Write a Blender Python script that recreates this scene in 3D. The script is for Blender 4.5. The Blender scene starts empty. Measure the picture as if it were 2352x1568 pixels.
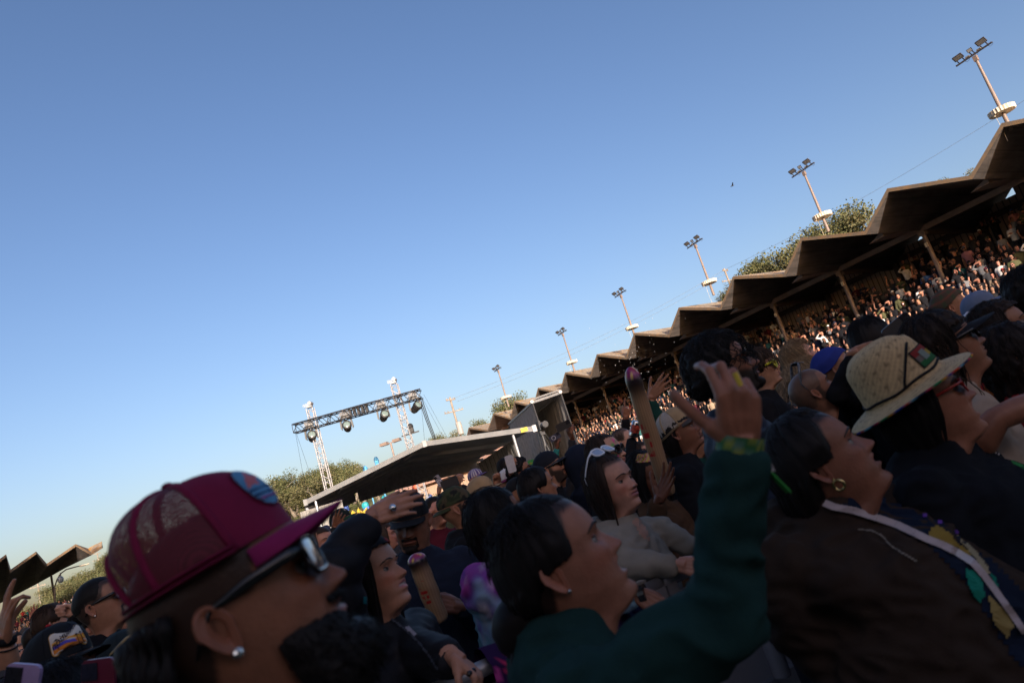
import bpy, bmesh, math, random
import numpy as np
from mathutils import Vector, Matrix, noise
from mathutils.bvhtree import BVHTree
R = math.radians
random.seed(7)
SC = bpy.context.scene
COL = SC.collection

# ---------------------------------------------------------------- camera
FPX = 1568.0                      # focal length for a frame 2352 units wide
ROLL, PITCH, CAMH = R(17.0), R(11.8), 1.6
_F = np.array([0, math.cos(PITCH), math.sin(PITCH)])
_R0 = np.array([1.0, 0, 0]); _U0 = np.array([0, -math.sin(PITCH), math.cos(PITCH)])
_r = math.cos(ROLL)*_R0 - math.sin(ROLL)*_U0
_u = math.sin(ROLL)*_R0 + math.cos(ROLL)*_U0
_C = np.array([0, 0, CAMH])
cam_d = bpy.data.cameras.new('camera'); cam = bpy.data.objects.new('camera', cam_d); COL.objects.link(cam)
cam_d.sensor_width = 36; cam_d.lens = 24; cam_d.clip_start = 0.02; cam_d.clip_end = 3000
cam.matrix_world = Matrix(((_r[0], _u[0], -_F[0], 0), (_r[1], _u[1], -_F[1], 0), (_r[2], _u[2], -_F[2], CAMH), (0, 0, 0, 1)))
cam_d.dof.use_dof = True; cam_d.dof.focus_distance = 9.0; cam_d.dof.aperture_fstop = 4.5
SC.camera = cam

# ---------------------------------------------------------------- world and sun
SUN_AZ, SUN_EL = R(165.5), R(10.5)       # azimuth clockwise from +Y
w = bpy.data.worlds.new('World'); SC.world = w; w.use_nodes = True
nt = w.node_tree; bg = nt.nodes['Background']
sky = nt.nodes.new('ShaderNodeTexSky'); sky.sky_type = 'NISHITA'; sky.sun_disc = False
sky.sun_elevation = SUN_EL; sky.sun_rotation = SUN_AZ; sky.altitude = 0; sky.air_density = 1.0; sky.dust_density = 3.0; sky.ozone_density = 2.0
tn = nt.nodes.new('ShaderNodeMix'); tn.data_type = 'RGBA'; tn.blend_type = 'MULTIPLY'; tn.inputs[0].default_value = 1.0; tn.inputs[7].default_value = (1.17, .974, 1.02, 1)
gm = nt.nodes.new('ShaderNodeGamma'); gm.inputs[1].default_value = 1.1; hs = nt.nodes.new('ShaderNodeHueSaturation'); hs.inputs['Saturation'].default_value = 1.1; nt.links.new(sky.outputs[0], hs.inputs['Color']); nt.links.new(hs.outputs[0], gm.inputs[0]); nt.links.new(gm.outputs[0], tn.inputs[6]); nt.links.new(tn.outputs[2], bg.inputs[0]); bg.inputs[1].default_value = 0.115
sl = bpy.data.lights.new('sun', 'SUN'); sl.energy = 4.3; sl.angle = R(0.5); sl.color = (1.0, 0.89, 0.78)
so = bpy.data.objects.new('sun', sl); COL.objects.link(so)
sdir = Vector((math.sin(SUN_AZ)*math.cos(SUN_EL), math.cos(SUN_AZ)*math.cos(SUN_EL), math.sin(SUN_EL)))
so.rotation_euler = sdir.to_track_quat('Z', 'Y').to_euler(); so.location = (0, -30, 30)
SC.view_settings.view_transform = 'Standard'; SC.view_settings.look = 'None'
SC.view_settings.exposure = 0.9; SC.view_settings.gamma = 1.0

# ---------------------------------------------------------------- helpers
def pix(x, y, d):
    'point at depth d along the view axis that the photo shows at (x, y), photo scaled to 2352 wide'
    return Vector(_C + d*(_F + _r*((x-1176)/FPX) - _u*((y-784)/FPX)))
def pix_z(x, y, z):
    rr = _F + _r*((x-1176)/FPX) - _u*((y-784)/FPX)
    return Vector(_C + rr*((z-CAMH)/rr[2]))
def ray_az(x, y):
    rr = _F + _r*((x-1176)/FPX) - _u*((y-784)/FPX)
    return math.degrees(math.atan2(rr[0], rr[1]))

MATS = {}
def mat(name, col, rough=0.7, var=0.0, scale=8.0, metal=0.0, bump=0.0, bscale=60.0, spec=0.5, col2=None, emit=None, coord='Object'):
    if name in MATS: return MATS[name]
    m = bpy.data.materials.new(name); m.use_nodes = True; MATS[name] = m
    t = m.node_tree; b = t.nodes['Principled BSDF']
    b.inputs['Roughness'].default_value = rough; b.inputs['Metallic'].default_value = metal
    b.inputs['Specular IOR Level'].default_value = spec
    c = tuple(col)+(1,)
    b.inputs['Base Color'].default_value = c
    tc = t.nodes.new('ShaderNodeTexCoord')
    if var > 0 or col2:
        n = t.nodes.new('ShaderNodeTexNoise'); n.inputs['Scale'].default_value = scale; n.inputs['Detail'].default_value = 6
        t.links.new(tc.outputs[coord], n.inputs['Vector'])
        r = t.nodes.new('ShaderNodeValToRGB')
        a = tuple(x*(1-var) for x in col)+(1,)
        e = tuple(col2)+(1,) if col2 else tuple(min(1, x*(1+var)) for x in col)+(1,)
        r.color_ramp.elements[0].color = a; r.color_ramp.elements[1].color = e
        r.color_ramp.elements[0].position = 0.35; r.color_ramp.elements[1].position = 0.68
        t.links.new(n.outputs['Fac'], r.inputs[0]); t.links.new(r.outputs[0], b.inputs['Base Color'])
    if bump > 0:
        n2 = t.nodes.new('ShaderNodeTexNoise'); n2.inputs['Scale'].default_value = bscale; n2.inputs['Detail'].default_value = 4
        t.links.new(tc.outputs[coord], n2.inputs['Vector'])
        bp = t.nodes.new('ShaderNodeBump'); bp.inputs['Strength'].default_value = bump; bp.inputs['Distance'].default_value = 0.02
        t.links.new(n2.outputs['Fac'], bp.inputs['Height']); t.links.new(bp.outputs[0], b.inputs['Normal'])
    if emit:
        b.inputs['Emission Color'].default_value = tuple(emit[:3])+(1,); b.inputs['Emission Strength'].default_value = emit[3]
    return m
def attr_mat(name, rough=0.6, spec=0.4, bump=0.0, bscale=90, var=0.0, vscale=20, sss=0.0, sheen=0.0):
    'material that takes its colour from the mesh colour attribute Col'
    if name in MATS: return MATS[name]
    m = bpy.data.materials.new(name); m.use_nodes = True; MATS[name] = m
    t = m.node_tree; b = t.nodes['Principled BSDF']
    b.inputs['Roughness'].default_value = rough; b.inputs['Specular IOR Level'].default_value = spec
    at = t.nodes.new('ShaderNodeAttribute'); at.attribute_name = 'Col'
    tc = t.nodes.new('ShaderNodeTexCoord')
    src = at.outputs['Color']
    if var > 0:
        n = t.nodes.new('ShaderNodeTexNoise'); n.inputs['Scale'].default_value = vscale; n.inputs['Detail'].default_value = 5
        t.links.new(tc.outputs['Object'], n.inputs['Vector'])
        mp = t.nodes.new('ShaderNodeMapRange'); mp.inputs['From Min'].default_value = 0.3; mp.inputs['From Max'].default_value = 0.7
        mp.inputs['To Min'].default_value = 1-var; mp.inputs['To Max'].default_value = 1+var
        t.links.new(n.outputs['Fac'], mp.inputs['Value'])
        mx = t.nodes.new('ShaderNodeVectorMath'); mx.operation = 'SCALE'
        t.links.new(src, mx.inputs[0]); t.links.new(mp.outputs[0], mx.inputs['Scale']); src = mx.outputs[0]
    t.links.new(src, b.inputs['Base Color'])
    if sss > 0:
        b.inputs['Subsurface Weight'].default_value = sss; b.inputs['Subsurface Radius'].default_value = (0.012, 0.005, 0.003)
        b.inputs['Subsurface Scale'].default_value = 1.0
    if sheen > 0: b.inputs['Sheen Weight'].default_value = sheen
    if bump > 0:
        n2 = t.nodes.new('ShaderNodeTexNoise'); n2.inputs['Scale'].default_value = bscale; n2.inputs['Detail'].default_value = 4
        t.links.new(tc.outputs['Object'], n2.inputs['Vector'])
        bp = t.nodes.new('ShaderNodeBump'); bp.inputs['Strength'].default_value = bump; bp.inputs['Distance'].default_value = 0.004
        t.links.new(n2.outputs['Fac'], bp.inputs['Height']); t.links.new(bp.outputs[0], b.inputs['Normal'])
    return m

def tag(o, label=None, cat=None, group=None, kind=None):
    if label: o['label'] = label
    if cat: o['category'] = cat
    if group: o['group'] = group
    if kind: o['kind'] = kind
    return o
def empty(name, loc=(0, 0, 0), rz=0.0, label=None, cat=None, group=None):
    o = bpy.data.objects.new(name, None); COL.objects.link(o); o.empty_display_size = 0.2
    o.location = loc; o.rotation_euler = (0, 0, rz)
    return tag(o, label, cat, group)
def copy_tree(o, parent=None):
    c = o.copy(); COL.objects.link(c)
    if parent is not None: c.parent = parent
    for ch in o.children: copy_tree(ch, c)
    return c

class MB:
    'collects faces (with a material index and a colour) and links them as one mesh object'
    def __init__(s): s.v = []; s.f = []; s.m = []; s.c = []; s.n = 0
    def add(s, verts, faces, mi=0, col=None):
        if isinstance(verts, np.ndarray): verts = verts.tolist()
        o = s.n; s.v.extend(verts); s.n += len(verts)
        for f in faces: s.f.append(tuple(i+o for i in f))
        s.m.extend([mi]*len(faces))
        if col is None: col = (0.5, 0.5, 0.5)
        if len(col) and hasattr(col[0], '__len__'): s.c.extend([tuple(k) for k in col])
        else: s.c.extend([tuple(col)]*len(verts))
        return o
    def box(s, c, size, M=None, mi=0, col=None):
        x, y, z = [k/2 for k in size]
        vs = [Vector((a, b, d)) for a in (-x, x) for b in (-y, y) for d in (-z, z)]
        if M is not None: vs = [M @ v for v in vs]
        cc = Vector(c)
        s.add([tuple(v+cc) for v in vs], [(0, 1, 3, 2), (4, 6, 7, 5), (0, 4, 5, 1), (2, 3, 7, 6), (0, 2, 6, 4), (1, 5, 7, 3)], mi, col)
    def tube(s, pts, rad, seg=8, mi=0, col=None, cap=True, flat=1.0, up=None):
        'swept round tube through points; rad a number or list'
        pts = [Vector(p) for p in pts]; n = len(pts)
        if not hasattr(rad, '__len__'): rad = [rad]*n
        vs = []; prev = None
        for i, p in enumerate(pts):
            t = (pts[min(i+1, n-1)]-pts[max(i-1, 0)])
            if t.length < 1e-9: t = Vector((0, 0, 1))
            t.normalize()
            if prev is None:
                a = up if up is not None else (Vector((0, 0, 1)) if abs(t.z) < 0.9 else Vector((1, 0, 0)))
                x = t.cross(Vector(a)).normalized()
            else:
                x = (prev - t*prev.dot(t))
                x = x.normalized() if x.length > 1e-6 else t.orthogonal().normalized()
            prev = x; y = t.cross(x)
            for k in range(seg):
                an = 2*math.pi*k/seg
                vs.append(tuple(p + x*(math.cos(an)*rad[i]) + y*(math.sin(an)*rad[i]*flat)))
        fs = [(i*seg+k, i*seg+(k+1) % seg, (i+1)*seg+(k+1) % seg, (i+1)*seg+k) for i in range(n-1) for k in range(seg)]
        if cap:
            fs.append(tuple(reversed(range(seg)))); fs.append(tuple((n-1)*seg+k for k in range(seg)))
        return s.add(vs, fs, mi, col)
    def bar(s, a, b, w, h=None, mi=0, col=None, up=(0, 0, 1)):
        a = Vector(a); b = Vector(b); h = h or w
        t = (b-a).normalized(); u_ = Vector(up)
        if abs(t.dot(u_)) > 0.97: u_ = Vector((1, 0, 0))
        x = t.cross(u_).normalized(); y = x.cross(t)
        vs = [tuple(p + x*(i*w/2) + y*(j*h/2)) for p in (a, b) for i, j in ((-1, -1), (1, -1), (1, 1), (-1, 1))]
        s.add(vs, [(0, 1, 5, 4), (1, 2, 6, 5), (2, 3, 7, 6), (3, 0, 4, 7), (3, 2, 1, 0), (4, 5, 6, 7)], mi, col)
    def ball(s, c, r, seg=12, rings=8, mi=0, col=None, M=None):
        if not hasattr(r, '__len__'): r = (r, r, r)
        vs = []; c = Vector(c)
        for i in range(rings+1):
            th = math.pi*i/rings
            for k in range(seg):
                ph = 2*math.pi*k/seg
                v = Vector((r[0]*math.sin(th)*math.cos(ph), r[1]*math.sin(th)*math.sin(ph), r[2]*math.cos(th)))
                if M is not None: v = M @ v
                vs.append(tuple(c+v))
        fs = [(i*seg+k, (i+1)*seg+k, (i+1)*seg+(k+1) % seg, i*seg+(k+1) % seg) for i in range(rings) for k in range(seg)]
        return s.add(vs, fs, mi, col)
    def lathe(s, prof, seg=16, c=(0, 0, 0), mi=0, col=None):
        vs = [(c[0]+r_*math.cos(2*math.pi*k/seg), c[1]+r_*math.sin(2*math.pi*k/seg), c[2]+z) for r_, z in prof for k in range(seg)]
        fs = [(i*seg+k, i*seg+(k+1) % seg, (i+1)*seg+(k+1) % seg, (i+1)*seg+k) for i in range(len(prof)-1) for k in range(seg)]
        return s.add(vs, fs, mi, col)
    def prism(s, poly, vec, mi=0, col=None):
        n = len(poly); v2 = Vector(vec)
        vs = [tuple(p) for p in poly] + [tuple(Vector(p)+v2) for p in poly]
        fs = [tuple(reversed(range(n))), tuple(range(n, 2*n))] + [(i, (i+1) % n, n+(i+1) % n, n+i) for i in range(n)]
        s.add(vs, fs, mi, col)
    def build(s, name, mats, parent=None, smooth=False, fix=True, colors=True):
        me = mesh_from(name, s.v, s.f, s.c if colors else None, fix=fix, smooth=smooth)
        if not isinstance(mats, (list, tuple)): mats = [mats]
        for m in mats: me.materials.append(m)
        if len(mats) > 1: me.polygons.foreach_set('material_index', s.m)
        o = bpy.data.objects.new(name, me); COL.objects.link(o)
        if parent is not None: o.parent = parent
        return o
def mesh_from(name, v, f, c=None, fix=False, smooth=True):
    me = bpy.data.meshes.new(name); me.from_pydata(v, [], f)
    if c is not None and len(c):
        at = me.color_attributes.new('Col', 'FLOAT_COLOR', 'POINT')
        ca = np.ones((len(v), 4), dtype=np.float32); ca[:, :3] = np.array(c, dtype=np.float32)
        at.data.foreach_set('color', ca.ravel())
    if fix:
        bm = bmesh.new(); bm.from_mesh(me); bmesh.ops.recalc_face_normals(bm, faces=bm.faces[:]); bm.to_mesh(me); bm.free()
    if smooth: me.polygons.foreach_set('use_smooth', [True]*len(me.polygons))
    me.update()
    return me
def remesh(v, f, voxel, smooth=4, fac=0.5):
    'union of overlapping closed shells as one continuous skin; returns numpy verts and face list'
    me = bpy.data.meshes.new('tmp'); me.from_pydata([tuple(p) for p in v], [], f); me.update()
    o = bpy.data.objects.new('tmp', me); COL.objects.link(o)
    a = o.modifiers.new('r', 'REMESH'); a.mode = 'VOXEL'; a.voxel_size = voxel; a.adaptivity = 0
    b = o.modifiers.new('s', 'SMOOTH'); b.factor = fac; b.iterations = smooth
    dg = bpy.context.evaluated_depsgraph_get(); ev = o.evaluated_get(dg); em = ev.to_mesh()
    n = len(em.vertices); vv = np.empty(n*3, dtype=np.float32); em.vertices.foreach_get('co', vv)
    ff = [tuple(p.vertices) for p in em.polygons]
    ev.to_mesh_clear(); bpy.data.objects.remove(o); bpy.data.meshes.remove(me)
    return vv.reshape(-1, 3).astype(float), ff
def lattice(mb, a, b, w, h, up, bays, rc=0.025, rd=0.014, mi=0, col=None):
    'four-chord lattice truss from a to b'
    a = Vector(a); b = Vector(b); t = (b-a).normalized(); u_ = Vector(up); x = t.cross(u_).normalized(); y = x.cross(t).normalized()
    cs = [(-w/2, -h/2), (w/2, -h/2), (w/2, h/2), (-w/2, h/2)]
    P_ = lambda k, c: a + (b-a)*(k/bays) + x*c[0] + y*c[1]
    for c in cs: mb.tube([P_(0, c), P_(bays, c)], rc, 6, mi, col)
    for k in range(bays):
        for q in range(4):
            c, d = cs[q], cs[(q+1) % 4]
            if k % 2: c, d = d, c
            mb.tube([P_(k, c), P_(k+1, d)], rd, 5, mi, col, cap=False)
    for k in range(0, bays+1, max(1, bays//6)):
        for q in range(4): mb.tube([P_(k, cs[q]), P_(k, cs[(q+1) % 4])], rd, 5, mi, col, cap=False)
# ================================================================= SETTING
M_white = mat('aluminium', (0.27, 0.27, 0.27), 0.45, metal=0.3, var=0.12, scale=3)
M_truss = mat('truss_silver', (0.40, 0.40, 0.41), 0.4, metal=0.5, var=0.15, scale=4)
M_black = mat('black_metal', (0.018, 0.018, 0.02), 0.5, var=0.3, scale=6)
M_brown = mat('brown_painted_steel', (0.20, 0.15, 0.125), 0.6, var=0.15, scale=2, bump=0.1)
M_roofu = mat('roof_plywood_brown', (0.098, 0.082, 0.074), 0.8, var=0.16, scale=1.1, bump=0.15, bscale=30)
M_cream = mat('cream_concrete', (0.62, 0.55, 0.42), 0.8, var=0.12, scale=5)
M_glass = mat('lamp_glass', (0.35, 0.36, 0.36), 0.25)
M_wood = mat('weathered_pole_wood', (0.27, 0.225, 0.18), 0.85, var=0.25, scale=3, bump=0.3)
M_dark = mat('dark_steel', (0.05, 0.042, 0.04), 0.55, var=0.2)
M_wire = mat('cable_black', (0.02, 0.02, 0.02), 0.6)
M_drape = mat('grey_drape_cloth', (0.27, 0.255, 0.235), 0.9, var=0.14, scale=5, bump=0.25, bscale=25)
M_under = mat('grey_canopy_vinyl', (0.43, 0.44, 0.47), 0.6, var=0.12, scale=1.5)

def streaks(m, dark=.55):
    t = m.node_tree; b = t.nodes['Principled BSDF']; src = b.inputs['Base Color'].links[0].from_socket
    tc = t.nodes.new('ShaderNodeTexCoord'); mp = t.nodes.new('ShaderNodeMapping'); mp.inputs['Scale'].default_value = (.25, 1.6, 1.6); n = t.nodes.new('ShaderNodeTexNoise'); n.inputs['Scale'].default_value = 1.3; n.inputs['Detail'].default_value = 9; n.inputs['Roughness'].default_value = .7
    t.links.new(tc.outputs['Object'], mp.inputs[0]); t.links.new(mp.outputs[0], n.inputs['Vector'])
    w_ = t.nodes.new('ShaderNodeTexWave'); w_.bands_direction = 'Y'; w_.inputs['Scale'].default_value = .26; t.links.new(tc.outputs['Object'], w_.inputs['Vector'])
    r = t.nodes.new('ShaderNodeMapRange'); r.inputs['From Min'].default_value = .35; r.inputs['From Max'].default_value = .62; r.inputs['To Min'].default_value = dark; r.inputs['To Max'].default_value = 1.15; t.links.new(n.outputs['Fac'], r.inputs['Value'])
    j = t.nodes.new('ShaderNodeMapRange'); j.inputs['From Max'].default_value = .012; j.inputs['To Min'].default_value = .45; t.links.new(w_.outputs['Fac'], j.inputs['Value'])
    mu = t.nodes.new('ShaderNodeMath'); mu.operation = 'MULTIPLY'; t.links.new(r.outputs[0], mu.inputs[0]); t.links.new(j.outputs[0], mu.inputs[1])
    sc_ = t.nodes.new('ShaderNodeVectorMath'); sc_.operation = 'SCALE'; t.links.new(src, sc_.inputs[0]); t.links.new(mu.outputs[0], sc_.inputs['Scale']); t.links.new(sc_.outputs[0], b.inputs['Base Color'])
streaks(M_roofu)
# roof top: gravelly tan with orange lichen
def roof_top_mat():
    m = mat('roof_gravel_lichen', (0.34, 0.27, 0.19), 0.9, var=0.25, scale=3, bump=0.5, bscale=80)
    t = m.node_tree; b = t.nodes['Principled BSDF']; src = b.inputs['Base Color'].links[0].from_socket
    tc = t.nodes.new('ShaderNodeTexCoord'); n = t.nodes.new('ShaderNodeTexNoise'); n.inputs['Scale'].default_value = 0.9; n.inputs['Detail'].default_value = 8
    t.links.new(tc.outputs['Object'], n.inputs['Vector'])
    r = t.nodes.new('ShaderNodeValToRGB'); r.color_ramp.elements[0].position = 0.52; r.color_ramp.elements[1].position = 0.66
    mx = t.nodes.new('ShaderNodeMix'); mx.data_type = 'RGBA'
    t.links.new(n.outputs['Fac'], r.inputs[0]); t.links.new(r.outputs[0], mx.inputs[0]); t.links.new(src, mx.inputs[6])
    mx.inputs[7].default_value = (0.36, 0.19, 0.055, 1); t.links.new(mx.outputs[2], b.inputs['Base Color'])
    return m
M_rooft = roof_top_mat()
def slat_mat():
    m = bpy.data.materials.new('board_and_batten_brown'); m.use_nodes = True; t = m.node_tree; b = t.nodes['Principled BSDF']; b.inputs['Roughness'].default_value = 0.8
    tc = t.nodes.new('ShaderNodeTexCoord'); mp = t.nodes.new('ShaderNodeMapping'); wv = t.nodes.new('ShaderNodeTexWave')
    wv.wave_type = 'BANDS'; wv.bands_direction = 'Y'; wv.inputs['Scale'].default_value = 0.62; wv.inputs['Distortion'].default_value = 0.0
    t.links.new(tc.outputs['Object'], mp.inputs[0]); t.links.new(mp.outputs[0], wv.inputs[0])
    r = t.nodes.new('ShaderNodeValToRGB'); r.color_ramp.elements[0].color = (0.03, 0.022, 0.018, 1); r.color_ramp.elements[1].color = (0.40, 0.30, 0.23, 1)
    r.color_ramp.elements[0].position = 0.02; r.color_ramp.elements[1].position = 0.10
    t.links.new(wv.outputs['Fac'], r.inputs[0]); t.links.new(r.outputs[0], b.inputs['Base Color'])
    return m
M_slat = slat_mat()

# ---- ground
g = MB(); g.add([(-1500, -400, 0), (1500, -400, 0), (1500, 2500, 0), (-1500, 2500, 0)], [(0, 1, 2, 3)])
ground = g.build('ground', mat('trampled_ground', (0.13, 0.10, 0.075), 0.95, var=0.3, scale=0.4, col2=(0.10, 0.11, 0.05), bump=0.3, bscale=6))
tag(ground, kind='structure')

# ---- hills
def hill(name, cx, cy, rx, ry, h, n=26, label=None):
    m = MB(); vs = []; fs = []
    for i in range(n+1):
        for j in range(n+1):
            a = -1+2*i/n; b = -1+2*j/n; d = min(1.0, math.hypot(a, b)/1.0)
            z = h*(0.5+0.5*math.cos(math.pi*d)) * (0.85+0.3*noise.noise(Vector((a*2.2+cx, b*2.2, 0))))
            vs.append((cx+a*rx, cy+b*ry, max(z, 0)-0.3))
    for i in range(n):
        for j in range(n): fs.append((i*(n+1)+j, (i+1)*(n+1)+j, (i+1)*(n+1)+j+1, i*(n+1)+j+1))
    m.add(vs, fs); o = m.build(name, mat('hill_scrub', (0.07, 0.075, 0.03), 0.95, var=0.4, scale=0.3), smooth=True); tag(o, kind='structure'); return o
def hill_z(cx, cy, rx, ry, h, x, y):
    a = (x-cx)/rx; b = (y-cy)/ry; d = min(1.0, math.hypot(a, b))
    return max(0, h*(0.5+0.5*math.cos(math.pi*d))*(0.85+0.3*noise.noise(Vector((a*2.2+cx, b*2.2, 0)))))-0.3
HILL_L = (-50, 225, 120, 85, 22); HILL_R = (108, 150, 80, 70, 17); HILL_W = (-140, 150, 70, 45, 9)
hill('hills', *HILL_L); hill('hills', *HILL_R); hill('hills', *HILL_W)

# ---- folded plate grandstand on the right.  local axes: x back, y along, z up
KS = 0.65      # size of the grandstand against its own drawing units
SO = Vector((32.9*KS, 40.5*KS, CAMH*(1-KS))); SRZ = R(29.29); ML = 8.0
ca, sa = math.cos(SRZ), math.sin(SRZ)
def SW(n, s, z): return Vector((SO.x+KS*(n*ca-s*sa), SO.y+KS*(n*sa+s*ca), SO.z+KS*z))
stand = empty('grandstand', SO, SRZ, 'long brown grandstand with zigzag folded roof and packed terraces on the right', 'grandstand'); stand.scale = (KS, KS, KS)
tips = [-4, -3, -2, -1, 0, 1, 2, 3, 4, 5, 6, 7, 8, 9, 10, 11.4]
ZT, ZV = 14.2, 12.2
edge = []
for i, t in enumerate(tips):
    edge.append((t*ML, ZT, 'T'))
    nx = tips[i+1] if i+1 < len(tips) else t+1
    if i+1 < len(tips): edge.append(((t+0.35*(nx-t))*ML, ZV, 'V'))
    else: edge.append(((t+0.4)*ML, ZV, 'V'))
edge.insert(0, ((tips[0]-0.65)*ML, ZV, 'V'))
BD = 17.0; TH = 0.28
def backz(z, kind): return z-0.65 if kind == 'V' else z-0.5
roof = MB()
for (s0, z0, k0), (s1, z1, k1) in zip(edge, edge[1:]):
    for a in range(1):
        # underside (mat 0), top (mat 1), front fascia (mat 2), back fascia
        u = [(0.0, s0, z0-TH), (0.0, s1, z1-TH), (BD, s1, backz(z1, k1)-TH), (BD, s0, backz(z0, k0)-TH)]
        t_ = [(0.0, s0, z0), (0.0, s1, z1), (BD, s1, backz(z1, k1)), (BD, s0, backz(z0, k0))]
        roof.add(u, [(0, 1, 2, 3)], 0); roof.add(t_, [(3, 2, 1, 0)], 1)
        roof.add([u[0], u[1], t_[1], t_[0]], [(3, 2, 1, 0)], 2); roof.add([u[3], u[2], t_[2], t_[3]], [(0, 1, 2, 3)], 2)
roof.build('roof', [M_roofu, M_rooft, mat('roof_fascia', (0.24, 0.19, 0.14), 0.85, var=0.3, scale=2.0, col2=(0.27, 0.165, 0.08))], stand, fix=False)
TZ0, TSL = 2.0, 0.50
def terr(n): return TZ0+TSL*n
ys0, ys1 = -34.0, 93.0
b = MB(); b.box((7, (ys0+ys1)/2, 11.75), (0.32, ys1-ys0, 0.42)); b.build('gutter_beam', M_brown, stand)
for t, nx in zip(tips, tips[1:]):
    s = (t+0.35*(nx-t))*ML
    if s < -22: continue
    p = MB(); p.tube([(7, s, terr(6)), (7, s, 11.6)], 0.17, 12); p.box((7, s, 11.35), (0.5, 0.5, 0.3)); p.box((6.78, s, 10.4), (0.12, 0.22, 0.35), mi=1)
    p.build('post', [M_brown, M_cream], stand, smooth=False)
    # bracket wedge under the roof: small pointed canopy, hung on a rod
    wz = MB(); n0 = 2.6; zc = 11.72; yy = (t+0.42)*ML
    wz.prism([(n0, yy+1.1, zc-0.05), (n0, yy-0.2, zc+0.42), (n0, yy-0.2, zc-0.0)], (4.2, -0.2, 0.25))
    wz.tube([(n0+1.0, yy+.2, zc+0.2), (n0+1.0, yy+.2, zc+1.0)], 0.03, 6)
    wz.build('roof_bracket', M_brown, stand)
bw = MB(); bw.box((15.75, (ys0+ys1)/2, 6.25), (0.2, ys1-ys0, 12.5)); bw.build('back_wall', M_slat, stand)
for t in tips[:-1]:
    r_ = MB(); s = (t+0.35)*ML
    r_.bar((7, s, 11.5), (15.5, s+0.5, 11.2), 0.3, 0.5); r_.bar((15.3, s, 9.6), (15.3, s, 12.6), 0.45, 0.45); r_.bar((15.45, s, 11.6), (15.45, s-ML, 11.6), 0.3, 0.5)
    r_.build('rafter', mat('rafter_dark_brown', (0.075, 0.05, 0.04), 0.7, var=0.2), stand)
    up = MB()   # upper boards follow the folds and leave a light gap beside each rafter
    up.box((15.75, s+ML*0.36, 12.95), (0.14, ML*0.46, 0.9)); up.build('upper_board', M_slat, stand)
tr = MB()
n = -5.2; prof = []
while n < 15.6:
    prof.append((n, max(-0.2, terr(n)))); prof.append((n+1.23, max(-0.2, terr(n)))); n += 1.23
for (n0, z0), (n1, z1) in zip(prof, prof[1:]):
    tr.add([(n0, ys0, z0), (n0, ys1, z0), (n1, ys1, z1), (n1, ys0, z1)], [(3, 2, 1, 0)])
tr.add([(-5.2, ys0, -.86), (-5.2, ys1, -.86), (-5.2, ys1, -.2), (-5.2, ys0, -.2)], [(0, 1, 2, 3)])
tr.build('seating_terrace', mat('terrace_concrete', (0.17, 0.15, 0.13), 0.9, var=0.2, scale=1), stand, fix=False)
for yy in (ys0, ys1):
    ew = MB(); ew.add([(3, yy, -.8), (15.6, yy, -.8), (15.6, yy, 11.5), (3, yy, terr(3))], [(0, 1, 2, 3)]); ew.build('end_wall', M_slat, stand)

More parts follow.
